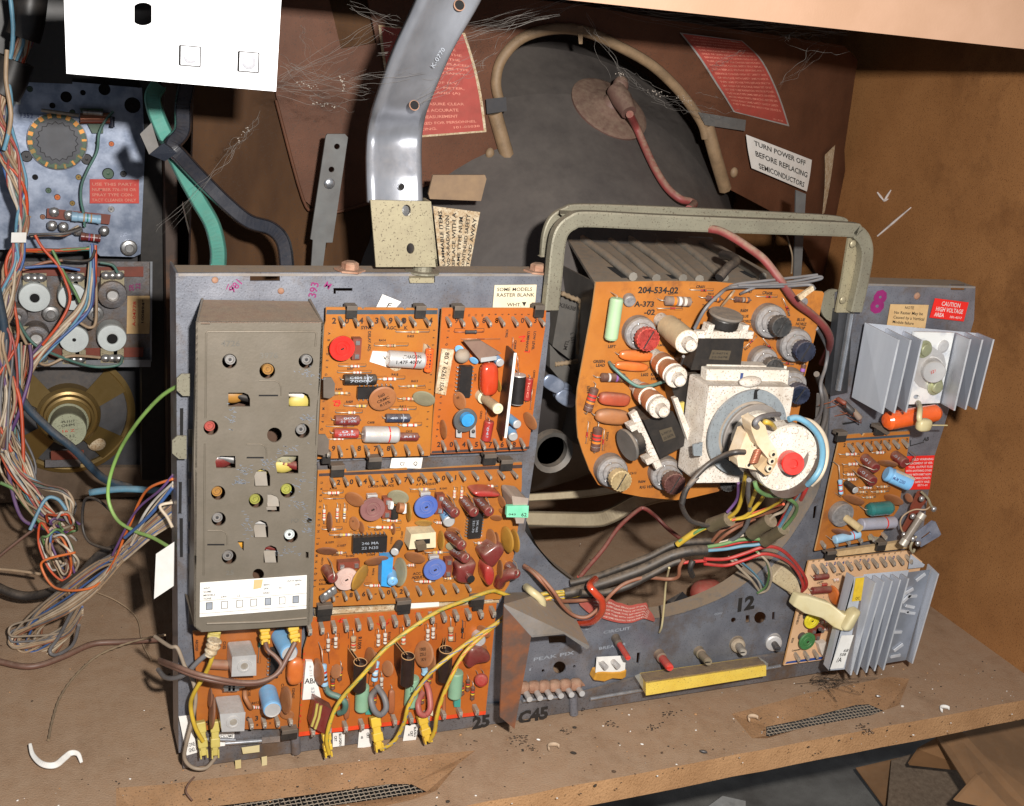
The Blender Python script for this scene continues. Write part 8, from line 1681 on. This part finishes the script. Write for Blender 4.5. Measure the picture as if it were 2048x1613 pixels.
def loops(par, cx, cy, Y, n, rx, ry, cl, seed, r=2.6):
    rnd = random.Random(seed)
    for i in range(n):
        x0, y0, a0 = cx + rnd.uniform(-10, 10), cy + rnd.uniform(-8, 8), rnd.uniform(0, 6.28); sx, sy = rx * rnd.uniform(.6, 1.2), ry * rnd.uniform(.6, 1.2); L = []
        for j in range(8): a = a0 + j * .78; f = rnd.uniform(.6, 1.35); L.append((x0 + cos(a) * sx * f + sin(a) * sy * .35, y0 + sin(a) * sy * f, Y + .012 * sin(a * 1.3 + i)))
        wire(par, L, r, cl[i % len(cl)], k=5, n=7)
loops(h3, 122, 1110, .20, 11, 24, 50, ['w_tan', 'w_orangered', 'w_violet', 'w_beige', 'w_blue', 'w_green', 'w_tan', 'w_brown', 'w_beige', 'w_orange', 'w_white', 'w_tan'], 4)
loops(h3, 130, 1050, .22, 6, 24, 22, ['w_violet', 'w_tan', 'w_green', 'w_beige', 'w_orangered', 'w_white'], 9, 2.8)
for pts, mt in ((((20, 740, .31), (40, 800, .30), (46, 880, .29), (50, 950, .28), (75, 1020, .26), (105, 1070, .23)), 'w_orangered'), (((60, 690, .32), (62, 740, .31), (40, 820, .30), (15, 890, .3), (20, 960, .28), (40, 1030, .26), (70, 1052, .25), (110, 1060, .24)), 'w_violet'), (((0, 965, .27), (30, 980, .27), (50, 1010, .26), (95, 1060, .24)), 'w_green'), (((60, 1060, .24), (90, 1000, .25), (115, 998, .25), (133, 1020, .245)), 'w_sky')): wire(h3, pts, 4, mt)
h4 = thing('wire_harness', 'tan and blue wire bundle looped on the floor and entering the chassis side', 'wire harness', P(60, 1270, .19))
rnd = random.Random(5)
for i in range(21):
    o_ = rnd.uniform(-16, 16); o2_ = rnd.uniform(-32, 28); ex = rnd.uniform(24, 80); ey = 1255 + ex * .5 + rnd.uniform(-12, 12)
    L = [(345 + 0, 1025 + o_ * 1.6, .03), (300, 1060 + o_ * 1.2, .05), (250, 1105 + o_, .08), (200, 1150 + o2_, .11), (140, 1195 + o2_ * 1.1, .14), (70 + ex * .3, 1232 + o2_ * .7, .17), (ex, ey - 6, .185), (ex - 4, ey + 14, .18), (ex + 22, ey + 16, .175), (120 + ex * .3, 1262 + o2_ * .4, .16), (165, 1215 + o2_ * .6, .14)]
    wire(h4, L, 2.9, ['w_tan', 'w_grey', 'w_beige', 'w_blue', 'w_tan', 'w_tan', 'w_greytan', 'w_rust', 'w_tan', 'w_beige'][i % 10], n=7)
for pts, mt, r in ((((150, 1210, .14), (120, 1270, .16), (100, 1300, .165), (112, 1310, .16), (145, 1290, .15), (158, 1250, .14)), 'w_grey', 4), (((345, 958, .02), (300, 975, .04), (278, 1005, .06), (262, 1045, .07), (248, 1075, .08), (232, 1115, .09), (200, 1165, .11), (160, 1180, .12), (110, 1175, .14), (85, 1140, .15), (90, 1120, .15), (150, 1105, .14)), 'w_orange', 3.2), (((347, 965, .02), (310, 1000, .04), (285, 1035, .05), (265, 1080, .07)), 'w_white', 3.2), (((347, 972, .02), (318, 1002, .035), (290, 1040, .05), (262, 1090, .07)), 'w_beige', 3.2), (((346, 950, .02), (320, 980, .03), (270, 1025, .06), (225, 1110, .09)), 'w_violet', 3), (((345, 975, .02), (300, 1030, .04), (250, 1075, .07)), 'w_blue', 4), (((345, 1005, .02), (320, 1012, .02), (335, 1035, .015), (345, 1055, .01)), 'w_beige', 3.6)): wire(h4, pts, r, mt)
lw = lambda pts, r, mt, lb, rs=None: wire(None, pts, r, mt, 'cable', 7, 9, rs, (lb, 'cable'))
lw([(358, 770, -.002), (320, 795, .02), (275, 845, .05), (240, 900, .08), (220, 955, .09), (217, 1000, .09), (235, 1040, .08), (270, 1062, .06), (305, 1075, .04), (345, 1098, .01)], 4.2, 'w_lime', 'bright lime green wire curving beside the left edge of the chassis')
lw([(-20, 520, .31), (6, 640, .31), (15, 720, .31), (45, 800, .31), (95, 855, .31), (150, 900, .31), (205, 955, .32), (260, 975, .33)], 9, 'w_dkteal', 'thick dark blue cable crossing in front of the loudspeaker')
lw([(180, 985, .33), (240, 978, .32), (300, 980, .31), (350, 984, .3)], 7, 'w_sky', 'blue cable lying along the back edge of the floor')
lw([(-20, 1165, .24), (20, 1185, .22), (60, 1192, .21), (110, 1180, .19), (160, 1150, .17), (200, 1110, .16), (240, 1095, .15)], 9, 'w_black', 'black cable lying behind the looped wires on the floor')
lw([(-20, 1318, 'z.004'), (40, 1332, 'z.004'), (80, 1330, 'z.004'), (130, 1312, 'z.004'), (185, 1288, 'z.004'), (240, 1284, 'z.004'), (290, 1281, 'z.008'), (330, 1278, 'z.012')], 6.2, 'w_brown', 'flat brown cable lying across the floor left of the chassis')
lw([(330, 1270, -.002), (300, 1275, 'z.02'), (250, 1288, 'z.012'), (195, 1312, 'z.006'), (150, 1352, 'z.003'), (120, 1395, 'z.002'), (105, 1440, 'z.002'), (97, 1480, 'z.002')], 2.6, 'rope', 'thin beaded cord curving over the floor above the paper curl', [1.25 if i % 2 else .75 for i in range(50)])
lw([(195, 1185, 'z.002'), (230, 1200, 'z.002'), (262, 1222, 'z.002'), (278, 1245, 'z.002'), (285, 1285, 'z.002'), (303, 1320, 'z.002')], 1.6, 'w_tan', 'thin tan wire curving over the floor to the chassis')
lw([(0, 1138, .25), (40, 1142, .24), (80, 1148, .23)], 3, 'w_tan', 'short straight tan wire at the far left edge')
lw([(-10, 1120, .25), (20, 1095, .25), (68, 1058, .25)], 3, 'w_brown', 'short dark brown wire rising to the knot at the far left')
lw([(225, 1025, .12), (195, 1000, .14), (170, 1000, .15), (165, 1050, .15), (180, 1085, .14), (225, 1100, .12)], 3, 'w_black', 'thin black wire loop right of the knot of wires')
stripwire(None, [(60, 1487, 'z.008'), (66, 1510, 'z.006'), (85, 1528, 'z.006'), (110, 1530, 'z.006'), (130, 1515, 'z.006'), (142, 1506, 'z.006'), (156, 1508, 'z.006'), (163, 1525, 'z.003')], 11, .0004, 'paper', 'paper_curl', nrm=None, hw=lambda t: .55 + .6 * sin(pi * t), label=('curled strip of white paper lying on the floor at the lower left', 'paper'))
mb = MB(); q = [P(312, 1108, .012), P(348, 1084, .004), P(347, 1172, .004), P(308, 1198, .012)]; mb.hexa(q, [p + V((.0004, .0008, 0)) for p in q], 'paper'); tag(mb.build('paper_card'), 'blank white card sticking out from the left side of the chassis', 'card')
# ---------------------------------------------------------------- wires over the lower left boards
crop('c8')
wr = thing('wire_harness', 'brown twin cable and grey leads plugged under the tuner cover', 'wire harness', P(100, 400, -.04))
for pts, r, mt in ((((-30, 360, .0), (60, 395, -.03), (180, 440, -.045), (300, 470, -.05), (450, 495, -.05), (580, 490, -.05), (680, 440, -.048), (740, 340, -.044), (785, 255, -.040)), 16, 'w_brown'), (((-30, 375, .0), (60, 412, -.03), (180, 458, -.044), (300, 488, -.049), (450, 506, -.049), (560, 502, -.049), (640, 470, -.048), (700, 400, -.046), (670, 345, -.042), (620, 300, -.038), (604, 255, -.036)), 14, 'w_brown'),
                   (((-40, 420, .01), (0, 465, -.01), (60, 470, -.025), (130, 440, -.035), (200, 370, -.04), (270, 310, -.042), (298, 270, -.04)), 16, 'w_grey'), (((300, 260, -.04), (280, 360, -.04), (240, 450, -.036), (175, 560, -.03), (155, 640, -.026), (180, 760, -.026), (228, 850, -.024)), 15, 'w_yellow'),
                   (((-60, 220, .01), (30, 280, -.01), (75, 290, -.015), (120, 400, -.016), (165, 480, -.02), (185, 580, -.022), (170, 700, -.022), (125, 880, -.02), (120, 960, -.018), (170, 1010, -.018), (250, 1010, -.02), (310, 940, -.022)), 13, 'w_greytan')): wire(wr, pts, r, mt)
mb = MB(); mb.tube(spline([P(x, y, -.042) for x, y in ((300, 240), (285, 290), (262, 335))]), [.0042, .005, .0042, .0038, .005, .0046, .004, .0038, .0044, .004, .0032, .003, .003][:13], 'oldpaper', 10); mb.build('taped_end', wr)
crop('d4')
yh = thing('wire_harness', 'yellow striped leads running from the output board to the rusty bracket', 'wire harness', P(200, 740, -.03))
def cwire(par, cname, pts, r, mt, stripe=None):
    crop(cname); q = [P(*p) for p in pts]; R = r * ((q[0] - CAM).dot(FWD) / F / SC); q = spline(q, 7); mb = MB(); mb.tube(q, R, mt, 9)
    if stripe:
        for i in range(2, len(q) - 3, 1):
            t = (q[i + 1] - q[i]); v = (CAM - q[i]).normalized(); s = t.normalized().cross(v).normalized(); ph = (i * .9) % 3 - 1.5
            if abs(ph) < 1: mb.tube([q[i] + v * R * .8 + s * R * ph * .6, q[i + 1] + v * R * .8 + s * R * (ph + .5) * .6], R * .28, stripe, 5, False)
    mb.build('wire', par)
c8 = lambda x, y: ((x / 3.012 + 330 - 1000) * 3.103, (y / 3.012 + 1200 - 960) * 3.103)
def m8(L): return [(*c8(x, y), Y) for x, y, Y in L]
cwire(yh, 'd4', m8([(990, 925, -.030), (975, 840, -.032), (1000, 720, -.034), (1060, 600, -.036), (1200, 440, -.04), (1330, 290, -.04), (1500, 160, -.036), (1650, 65, -.03), (1800, 5, -.024)]) + [(-60, 690, -.02), (0, 698, -.016), (130, 738, -.014), (280, 705, -.016), (420, 690, -.02)], 13, 'w_yellow', 'w_green')
cwire(yh, 'd4', m8([(1300, 900, -.030), (1380, 850, -.034), (1440, 740, -.036), (1475, 620, -.038), (1590, 450, -.04), (1740, 320, -.038), (1890, 210, -.034)]) + [(0, 872, -.03), (90, 780, -.022), (180, 745, -.016), (340, 735, -.016), (540, 705, -.02)], 13, 'w_yellow', 'w_blue')
cwire(yh, 'd4', m8([(1592, 850, -.028), (1625, 790, -.032), (1640, 690, -.036), (1690, 540, -.038), (1790, 340, -.036), (1900, 225, -.032)]) + [(20, 860, -.028), (110, 790, -.02), (230, 760, -.016), (360, 715, -.018), (480, 690, -.02)], 13, 'w_yellow', 'w_orangered')
crop('d4'); mb = MB(); mb.tube(spline([P(x, y, Y) for x, y, Y in ((165, 665, -.01), (195, 690, -.022), (260, 750, -.026), (250, 830, -.02), (225, 800, -.014))]), .003, 'nylon', 10); mb.build('cable_tie', yh)
# ---------------------------------------------------------------- wires to the tube neck
bh = thing('wire_harness', 'thick black sleeved cables with coloured wires fanning out to the tube socket', 'wire harness', P(700, 680, -.03))
for pts, r, mt in ((((400, 705, -.02), (470, 690, -.022), (560, 665, -.028), (700, 620, -.034), (880, 555, -.04), (1060, 470, -.046), (1180, 440, -.05), (1280, 436, -.052)), 34, 'w_blackdust'), (((440, 640, -.01), (600, 600, -.018), (750, 545, -.026), (930, 475, -.034), (1080, 400, -.04), (1200, 385, -.044), (1320, 380, -.046)), 26, 'w_blackdust'), (((500, 700, -.03), (640, 700, -.032), (800, 655, -.036), (940, 585, -.042), (1060, 520, -.044), (1120, 500, -.046)), 26, 'w_blackdust')):
    wire(bh, pts, r, mt, 'sleeve')
for pts, r, mt in ((((1278, 416, -.05), (1380, 398, -.052), (1480, 372, -.055), (1580, 366, -.06), (1680, 370, -.065), (1760, 300, -.08), (1830, 210, -.10), (1835, 150, -.12), (1760, 105, -.13), (1660, 95, -.14), (1600, 60, -.15), (1580, 10, -.15)), 13, 'w_green'),
                   (((1278, 438, -.05), (1400, 428, -.052), (1500, 410, -.055), (1620, 395, -.06), (1700, 340, -.07), (1770, 230, -.09), (1830, 120, -.12), (1890, 40, -.14), (1930, 0, -.15)), 12, 'w_sky'),
                   (((1278, 425, -.048), (1400, 405, -.05), (1520, 380, -.052), (1640, 365, -.06), (1720, 290, -.075), (1790, 170, -.10), (1840, 90, -.13), (1900, 20, -.145)), 12, 'w_red'),
                   (((1270, 490, -.045), (1400, 490, -.045), (1520, 455, -.05), (1640, 415, -.055), (1740, 430, -.05), (1830, 510, -.04), (1890, 600, -.03), (1900, 660, -.022), (1860, 700, -.016)), 13, 'w_red'),
                   (((1270, 520, -.04), (1400, 530, -.04), (1520, 495, -.045), (1640, 458, -.05), (1760, 490, -.045), (1840, 560, -.035), (1880, 650, -.026), (1870, 700, -.018)), 12, 'w_red'),
                   (((1100, 400, -.05), (1170, 350, -.055), (1250, 300, -.06), (1320, 280, -.065)), 22, 'w_yellow'), (((1110, 380, -.052), (1180, 345, -.056), (1240, 310, -.062), (1320, 270, -.066)), 10, 'w_green'),
                   (((1415, 235, -.08), (1470, 190, -.09), (1500, 110, -.10), (1515, 20, -.11), (1525, -50, -.12)), 14, 'w_yellow'), (((1420, 250, -.08), (1520, 225, -.09), (1600, 150, -.10), (1650, 80, -.11)), 13, 'w_yellow'), (((1430, 245, -.082), (1520, 235, -.09), (1640, 190, -.10), (1740, 130, -.12), (1760, 90, -.13)), 10, 'w_yellow'), (((1440, 250, -.084), (1560, 210, -.09), (1680, 170, -.10), (1760, 150, -.12)), 9, 'w_orangered'),
                   (((1300, 400, -.045), (1370, 320, -.055), (1450, 280, -.06), (1560, 235, -.07), (1700, 190, -.09), (1760, 140, -.11), (1750, 60, -.13)), 12, 'w_copper'), (((1330, 400, -.045), (1400, 340, -.055), (1480, 290, -.06), (1580, 240, -.07)), 12, 'w_copper'),
                   (((1360, 395, -.045), (1450, 365, -.055), (1520, 300, -.07), (1550, 200, -.09), (1540, 100, -.12), (1545, 0, -.14)), 15, 'w_grey'), (((1560, 330, -.06), (1480, 350, -.055), (1400, 380, -.05), (1340, 395, -.046)), 10, 'w_beige'), (((1660, 260, -.08), (1700, 220, -.09), (1760, 190, -.10), (1800, 120, -.12)), 10, 'w_beige'),
                   (((1420, 480, -.04), (1500, 560, -.03), (1560, 620, -.02), (1610, 690, -.004)), 10, 'w_beige'), (((1440, 480, -.04), (1530, 545, -.03), (1600, 620, -.02), (1625, 690, -.004)), 9, 'w_white'), (((1590, 440, -.05), (1650, 500, -.045), (1670, 580, -.03), (1650, 660, -.015), (1600, 700, -.004)), 9, 'w_green'), (((1600, 450, -.05), (1660, 510, -.045), (1685, 600, -.03), (1660, 680, -.015), (1605, 702, -.004)), 9, 'w_beige'), (((1500, 510, -.04), (1580, 580, -.03), (1640, 660, -.01)), 7, 'w_sky'),
                   (((930, 560, -.03), (1050, 530, -.035), (1160, 510, -.04), (1280, 500, -.042)), 12, 'w_red'),
                   (((1600, 25, -.13), (1590, 60, -.13), (1550, 160, -.11)), 14, 'w_yellow'), (((1480, 20, -.10), (1470, 120, -.09), (1410, 200, -.085)), 11, 'w_violet')): wire(bh, pts, r, mt)
for pts, R0 in (((( 1310, 280, -.066), (1370, 255, -.074), (1425, 240, -.082)), .0055), (((1560, 330, -.07), (1620, 290, -.078), (1680, 250, -.086)), .0055), (((1640, 380, -.062), (1700, 340, -.07), (1760, 300, -.08)), .005)):
    mb = MB(); mb.tube([P(*p) for p in pts], [R0, R0 * .9, R0], 'sleeve_olive', 12); mb.build('sleeve', bh)
mb = MB(); mb.tube(spline([P(x, y, Y) for x, y, Y in ((590, 615, -.03), (558, 655, -.045), (590, 700, -.05), (632, 750, -.05), (630, 820, -.045), (570, 880, -.03), (475, 885, -.01))]), .0027, 'red_gloss', 12); tag(mb.build('cable_hook'), 'thick red plastic hook holding the black cables above the crumpled label', 'cable hook')
lw([(455, 655, -.01), (530, 560, .0), (640, 430, .01), (740, 290, .02), (860, 185, .03), (900, 178, .03), (960, 220, .03), (1040, 300, .02), (1130, 370, .0)], 14, 'w_dred', 'dark red wire bent in a hairpin above the black cables')
lw([(150, 530, -.004), (240, 590, -.02), (330, 690, -.03), (390, 780, -.03), (460, 840, -.03), (540, 850, -.034), (620, 790, -.036), (700, 700, -.04), (780, 640, -.04), (900, 605, -.04), (1040, 615, -.04), (1105, 600, -.045), (1115, 540, -.048), (1140, 495, -.05)], 12, 'w_copper', 'brown copper coloured wire looping under the black cables')
lw([(150, 540, -.002), (200, 570, -.016), (280, 650, -.024), (360, 740, -.02), (450, 750, -.012), (560, 740, -.01)], 13, 'w_copper', 'second brown wire branching left of the black cables')
lw([(1050, 545, -.05), (1030, 640, -.03), (1020, 760, -.02), (1005, 900, -.014), (990, 945, -.006)], 7, 'nylon', 'thin cream tie strap hanging from the cables over the curved edge')
lw([(1198, 500, -.05), (1180, 550, -.05), (1195, 595, -.045)], 18, 'w_black', 'short loose black lead end dangling beside the sleeve')
lw([(1225, -20, -.15), (1170, 40, -.15), (1130, 110, -.14), (1135, 180, -.12), (1180, 250, -.10), (1250, 275, -.08), (1290, 280, -.07)], 17, 'w_charcoal', 'grey wire loop left of the tube socket wires')
crop('d3')
lw([(548, 1262, -.160), (480, 1262, -.16), (400, 1285, -.155), (290, 1345, -.15), (190, 1440, -.15), (120, 1540, -.15), (90, 1640, -.15)], 20, 'w_black', 'stiff black cable leaving the socket lever and curving down')
lw([(1075, 355, -.05), (1120, 430, -.03), (1155, 520, -.02), (1140, 640, -.02), (1105, 760, -.03), (1115, 880, -.04), (1100, 980, -.08), (1050, 1050, -.13)], 14, 'w_grey', 'grey wire running down between the convergence board and the post')
lw([(1075, 690, -.02), (1100, 760, .0), (1140, 850, .0), (1140, 1000, .0), (1110, 1120, .0)], 22, 'w_charcoal', 'thick dark cable behind the tube socket beside the post')
crop('d1'); lw([(1100, 330, .02), (1150, 340, .0), (1180, 370, -.02), (1130, 410, -.03), (1080, 470, -.035)], 28, 'w_black', 'short thick black cable stub emerging from the slatted cage lid')
lw([(1480, 190, .10), (1500, 260, .09), (1520, 340, .08), (1515, 440, .06)], 5, 'rope', 'thin beaded cord hanging behind the red high voltage lead')
crop('f'); slab([(1592, 380), (1612, 388), (1602, 560), (1588, 560)], .12, .002, 'strapgrey', 'hanger_strap', 'dark metal strap with a bright rivet below the white power warning label', 'metal strap')
# things lying behind the round opening
mb = MB(); mb.ball(PZ(1415, 1185, .03) , (XX * .017, V((0, .012, 0)), UP * .012), 'red_faded', 18, 10, .8); tag(mb.build('red_cap_part'), 'dark red rubber plug on the floor behind the curved chassis edge', 'rubber plug'); bpy.data.objects['red_cap_part'].name = 'rubber_plug'
mb = MB(); q = [PZ(1335, 1200, .02), PZ(1365, 1183, .03), PZ(1380, 1198, .02), PZ(1345, 1206, .02)]; mb.hexa(q, [p - UP * .006 for p in q], 'darkmetal'); tag(mb.build('metal_scrap'), 'flat grey metal scrap on the floor beside the rubber plug', 'metal scrap')
# ================================================================ cobwebs, dust, debris
rnd = random.Random(12); mb = MB()
def web(a, b, Y, n=1, sag=6, r=.00022):
    for _ in range(n * 2):
        x0, y0 = a; x1, y1 = b; L = []; dy_ = rnd.gauss(0, 7); sg_ = rnd.uniform(-.4, 1.4); x1 += rnd.gauss(0, 14); y1 += rnd.gauss(0, 10)
        for i in range(9):
            t = i / 8; L.append(P(x0 + (x1 - x0) * t + rnd.gauss(0, 4), y0 + dy_ + (y1 - y0) * t + sag * sg_ * sin(pi * t) + rnd.gauss(0, 3), Y + rnd.gauss(0, .004)))
        mb.tube(spline(L, 3), r * rnd.uniform(.25, 1.0) * .5, 'web', 4, False)
for a, b, Y, n, s in (((560, 120), (650, 175), .05, 2, 10), ((545, 170), (700, 140), .06, 3, 12), ((560, 160), (760, 60), .06, 3, 8), ((580, 130), (760, 180), .06, 3, 14), ((600, 50), (640, 130), .06, 2, 6), ((550, 180), (740, 175), .06, 3, 20), ((700, 160), (950, 120), -.02, 3, 6), ((760, 100), (1100, 20), .0, 4, 10), ((940, 60), (1180, -5), .02, 4, 6), ((960, 130), (1030, 40), .02, 1, 2), ((840, 200), (960, 120), -.02, 2, 6), ((1170, 40), (1250, 150), .12, 2, 4), ((1235, 140), (1310, 185), .12, 3, 4), ((1300, 185), (1400, 215), .13, 4, 6), ((1390, 205), (1450, 220), .14, 2, 4),
                         ((1200, 10), (1500, 40), .10, 3, 20), ((1300, 30), (1690, 60), .08, 4, 16), ((1480, 60), (1640, 40), .08, 4, 8), ((1560, 75), (1690, 90), .08, 3, 8), ((1420, 140), (1480, 100), .12, 2, 2), ((1560, 170), (1640, 90), .1, 2, 3), ((520, 240), (450, 310), .1, 3, 3), ((470, 290), (310, 460), .1, 2, 4), ((1400, 10), (1640, 25), .05, 3, 14), ((700, 10), (860, 60), .02, 3, 10), ((620, 200), (700, 215), .08, 2, 14)): web(a, b, Y, n, s)
w_ = mb.build('cobweb'); w_['kind'] = 'stuff'; tag(w_, 'pale dusty cobweb threads strung across the top of the cabinet', 'cobweb')
mb = MB()
for a, b, Y in (((1235, 140), (1250, 160), .12), ((1295, 180), (1330, 192), .12), ((1340, 190), (1385, 205), .12), ((590, 165), (640, 175), .06), ((680, 150), (690, 180), .06), ((500, 255), (470, 285), .1), ((620, 205), (680, 215), .07), ((1570, 75), (1580, 78), .08), ((1640, 35), (1650, 45), .07)):
    for i in range(14):
        t = rnd.random(); mb.ball(P(a[0] + (b[0] - a[0]) * t + rnd.gauss(0, 3), a[1] + (b[1] - a[1]) * t + rnd.gauss(0, 3), Y), (XX * rnd.uniform(.0002, .0008), OUT * .0004, UP * rnd.uniform(.0002, .0005)), 'dustclump', 6, 4)
w2 = mb.build('dust_tufts'); w2['kind'] = 'stuff'; tag(w2, 'small dust tufts caught in the cobwebs', 'dust')
mb = MB(); mats_ = ['dustclump', 'crumb_dark', 'crumb_brown', 'paper', 'crumb_brown', 'crumb_dark', 'rawboard', 'crumb_dark']
for i in range(620):
    x = rnd.uniform(-.14, .73); y = rnd.uniform(-.10, .3) if rnd.random() < .4 else rnd.uniform(-.1, .0)
    s = rnd.uniform(.0003, .0011) * (1.8 if rnd.random() < .06 else 1); mb.ball(V((x, y, s * .3)), (V((s, rnd.uniform(-s, s) * .5, 0)), V((0, s * .7, 0)), V((0, 0, s * .5))), rnd.choice(mats_), 5, 3)
w3 = mb.build('floor_crumbs'); w3['kind'] = 'stuff'; tag(w3, 'dust, crumbs and wood chips scattered over the cabinet floor', 'crumbs')
crop('e1')
for x, y, s, mt, lb in ((795, 397, .0028, 'darkmetal', 'dark oval seed on the floor below the yellow bar'), (555, 368, .0012, 'paper', 'tiny white pellet on the floor left of the dark seed'), (1478, 180, .002, 'solder', 'small grey pellet above the right vent mesh'), (150, 350, .0014, 'paper', 'tiny white pellet near the rusty bracket'), (287, 402, .0022, 'crumb_dark', 'small black crumb near the curved flake')):
    mb = MB(); mb.ball(PZ(x, y, .0015), (V((s, -s * .5, 0)), V((0, s * .6, 0)), UP * s * .5), mt, 12, 8); tag(mb.build('pellet'), lb, 'pellet', 'pellets on the floor')
for x, y, mt, lb in ((990, 275, 'flake', 'curled tan flake at the left end of the right vent slot'), (210, 388, 'flake', 'pale curved flake on the floor below the rusty bracket'), (1740, 238, 'paper', 'thin white curl right of the right vent slot')):
    mb = MB(); vs = []; c = PZ(x, y, .002)
    for i in range(9):
        a = i * .45; p = c + V((cos(a) * .005, sin(a) * .004, .0)) ; vs += [p, p + V((0, .001, .003))]
    mb.add(vs, [(2 * i, 2 * i + 2, 2 * i + 3, 2 * i + 1) for i in range(8)], mt, True); o = mb.build('flake'); so = o.modifiers.new('s', 'SOLIDIFY'); so.thickness = .0005; tag(o, lb, 'flake')
mb = MB()
for (x, y) in ((90, 360), (120, 385), (70, 345), (650, 250), (1280, 140), (1440, 320), (1420, 300), (1240, 130), (430, 290), (260, 320), (600, 300)):
    for k in range(22): mb.ball(PZ(x + rnd.gauss(0, 16), y + rnd.gauss(0, 7), .0003), (XX * rnd.uniform(.0004, .0014), V((0, .0007, 0)), UP * .0004), rnd.choice(('crumb_dark', 'floorboard', 'crumb_brown')), 6, 4)
w4 = mb.build('dirt_patches'); w4['kind'] = 'stuff'; tag(w4, 'dark clumps of dirt and lint on the floor', 'dirt')
mb = MB()
for i in range(14):
    c = PZ(1280 + rnd.gauss(0, 20), 140 + rnd.gauss(0, 10), .004); mb.tube(spline([c + V((rnd.gauss(0, .012), rnd.gauss(0, .008), abs(rnd.gauss(0, .004)))) for _ in range(4)], 4), .00016, 'crumb_dark', 4, False)
w5 = mb.build('lint_ball'); w5['kind'] = 'stuff'; tag(w5, 'tangle of dark hair and lint in front of the ribbed heatsink', 'lint')
crop('e2'); lw([(150, 395, 'z.001'), (120, 430, 'z.003'), (108, 470, 'z.003'), (140, 515, 'z.001')], 5, 'w_brown', 'short bent brown twig on the floor below the left chassis corner')
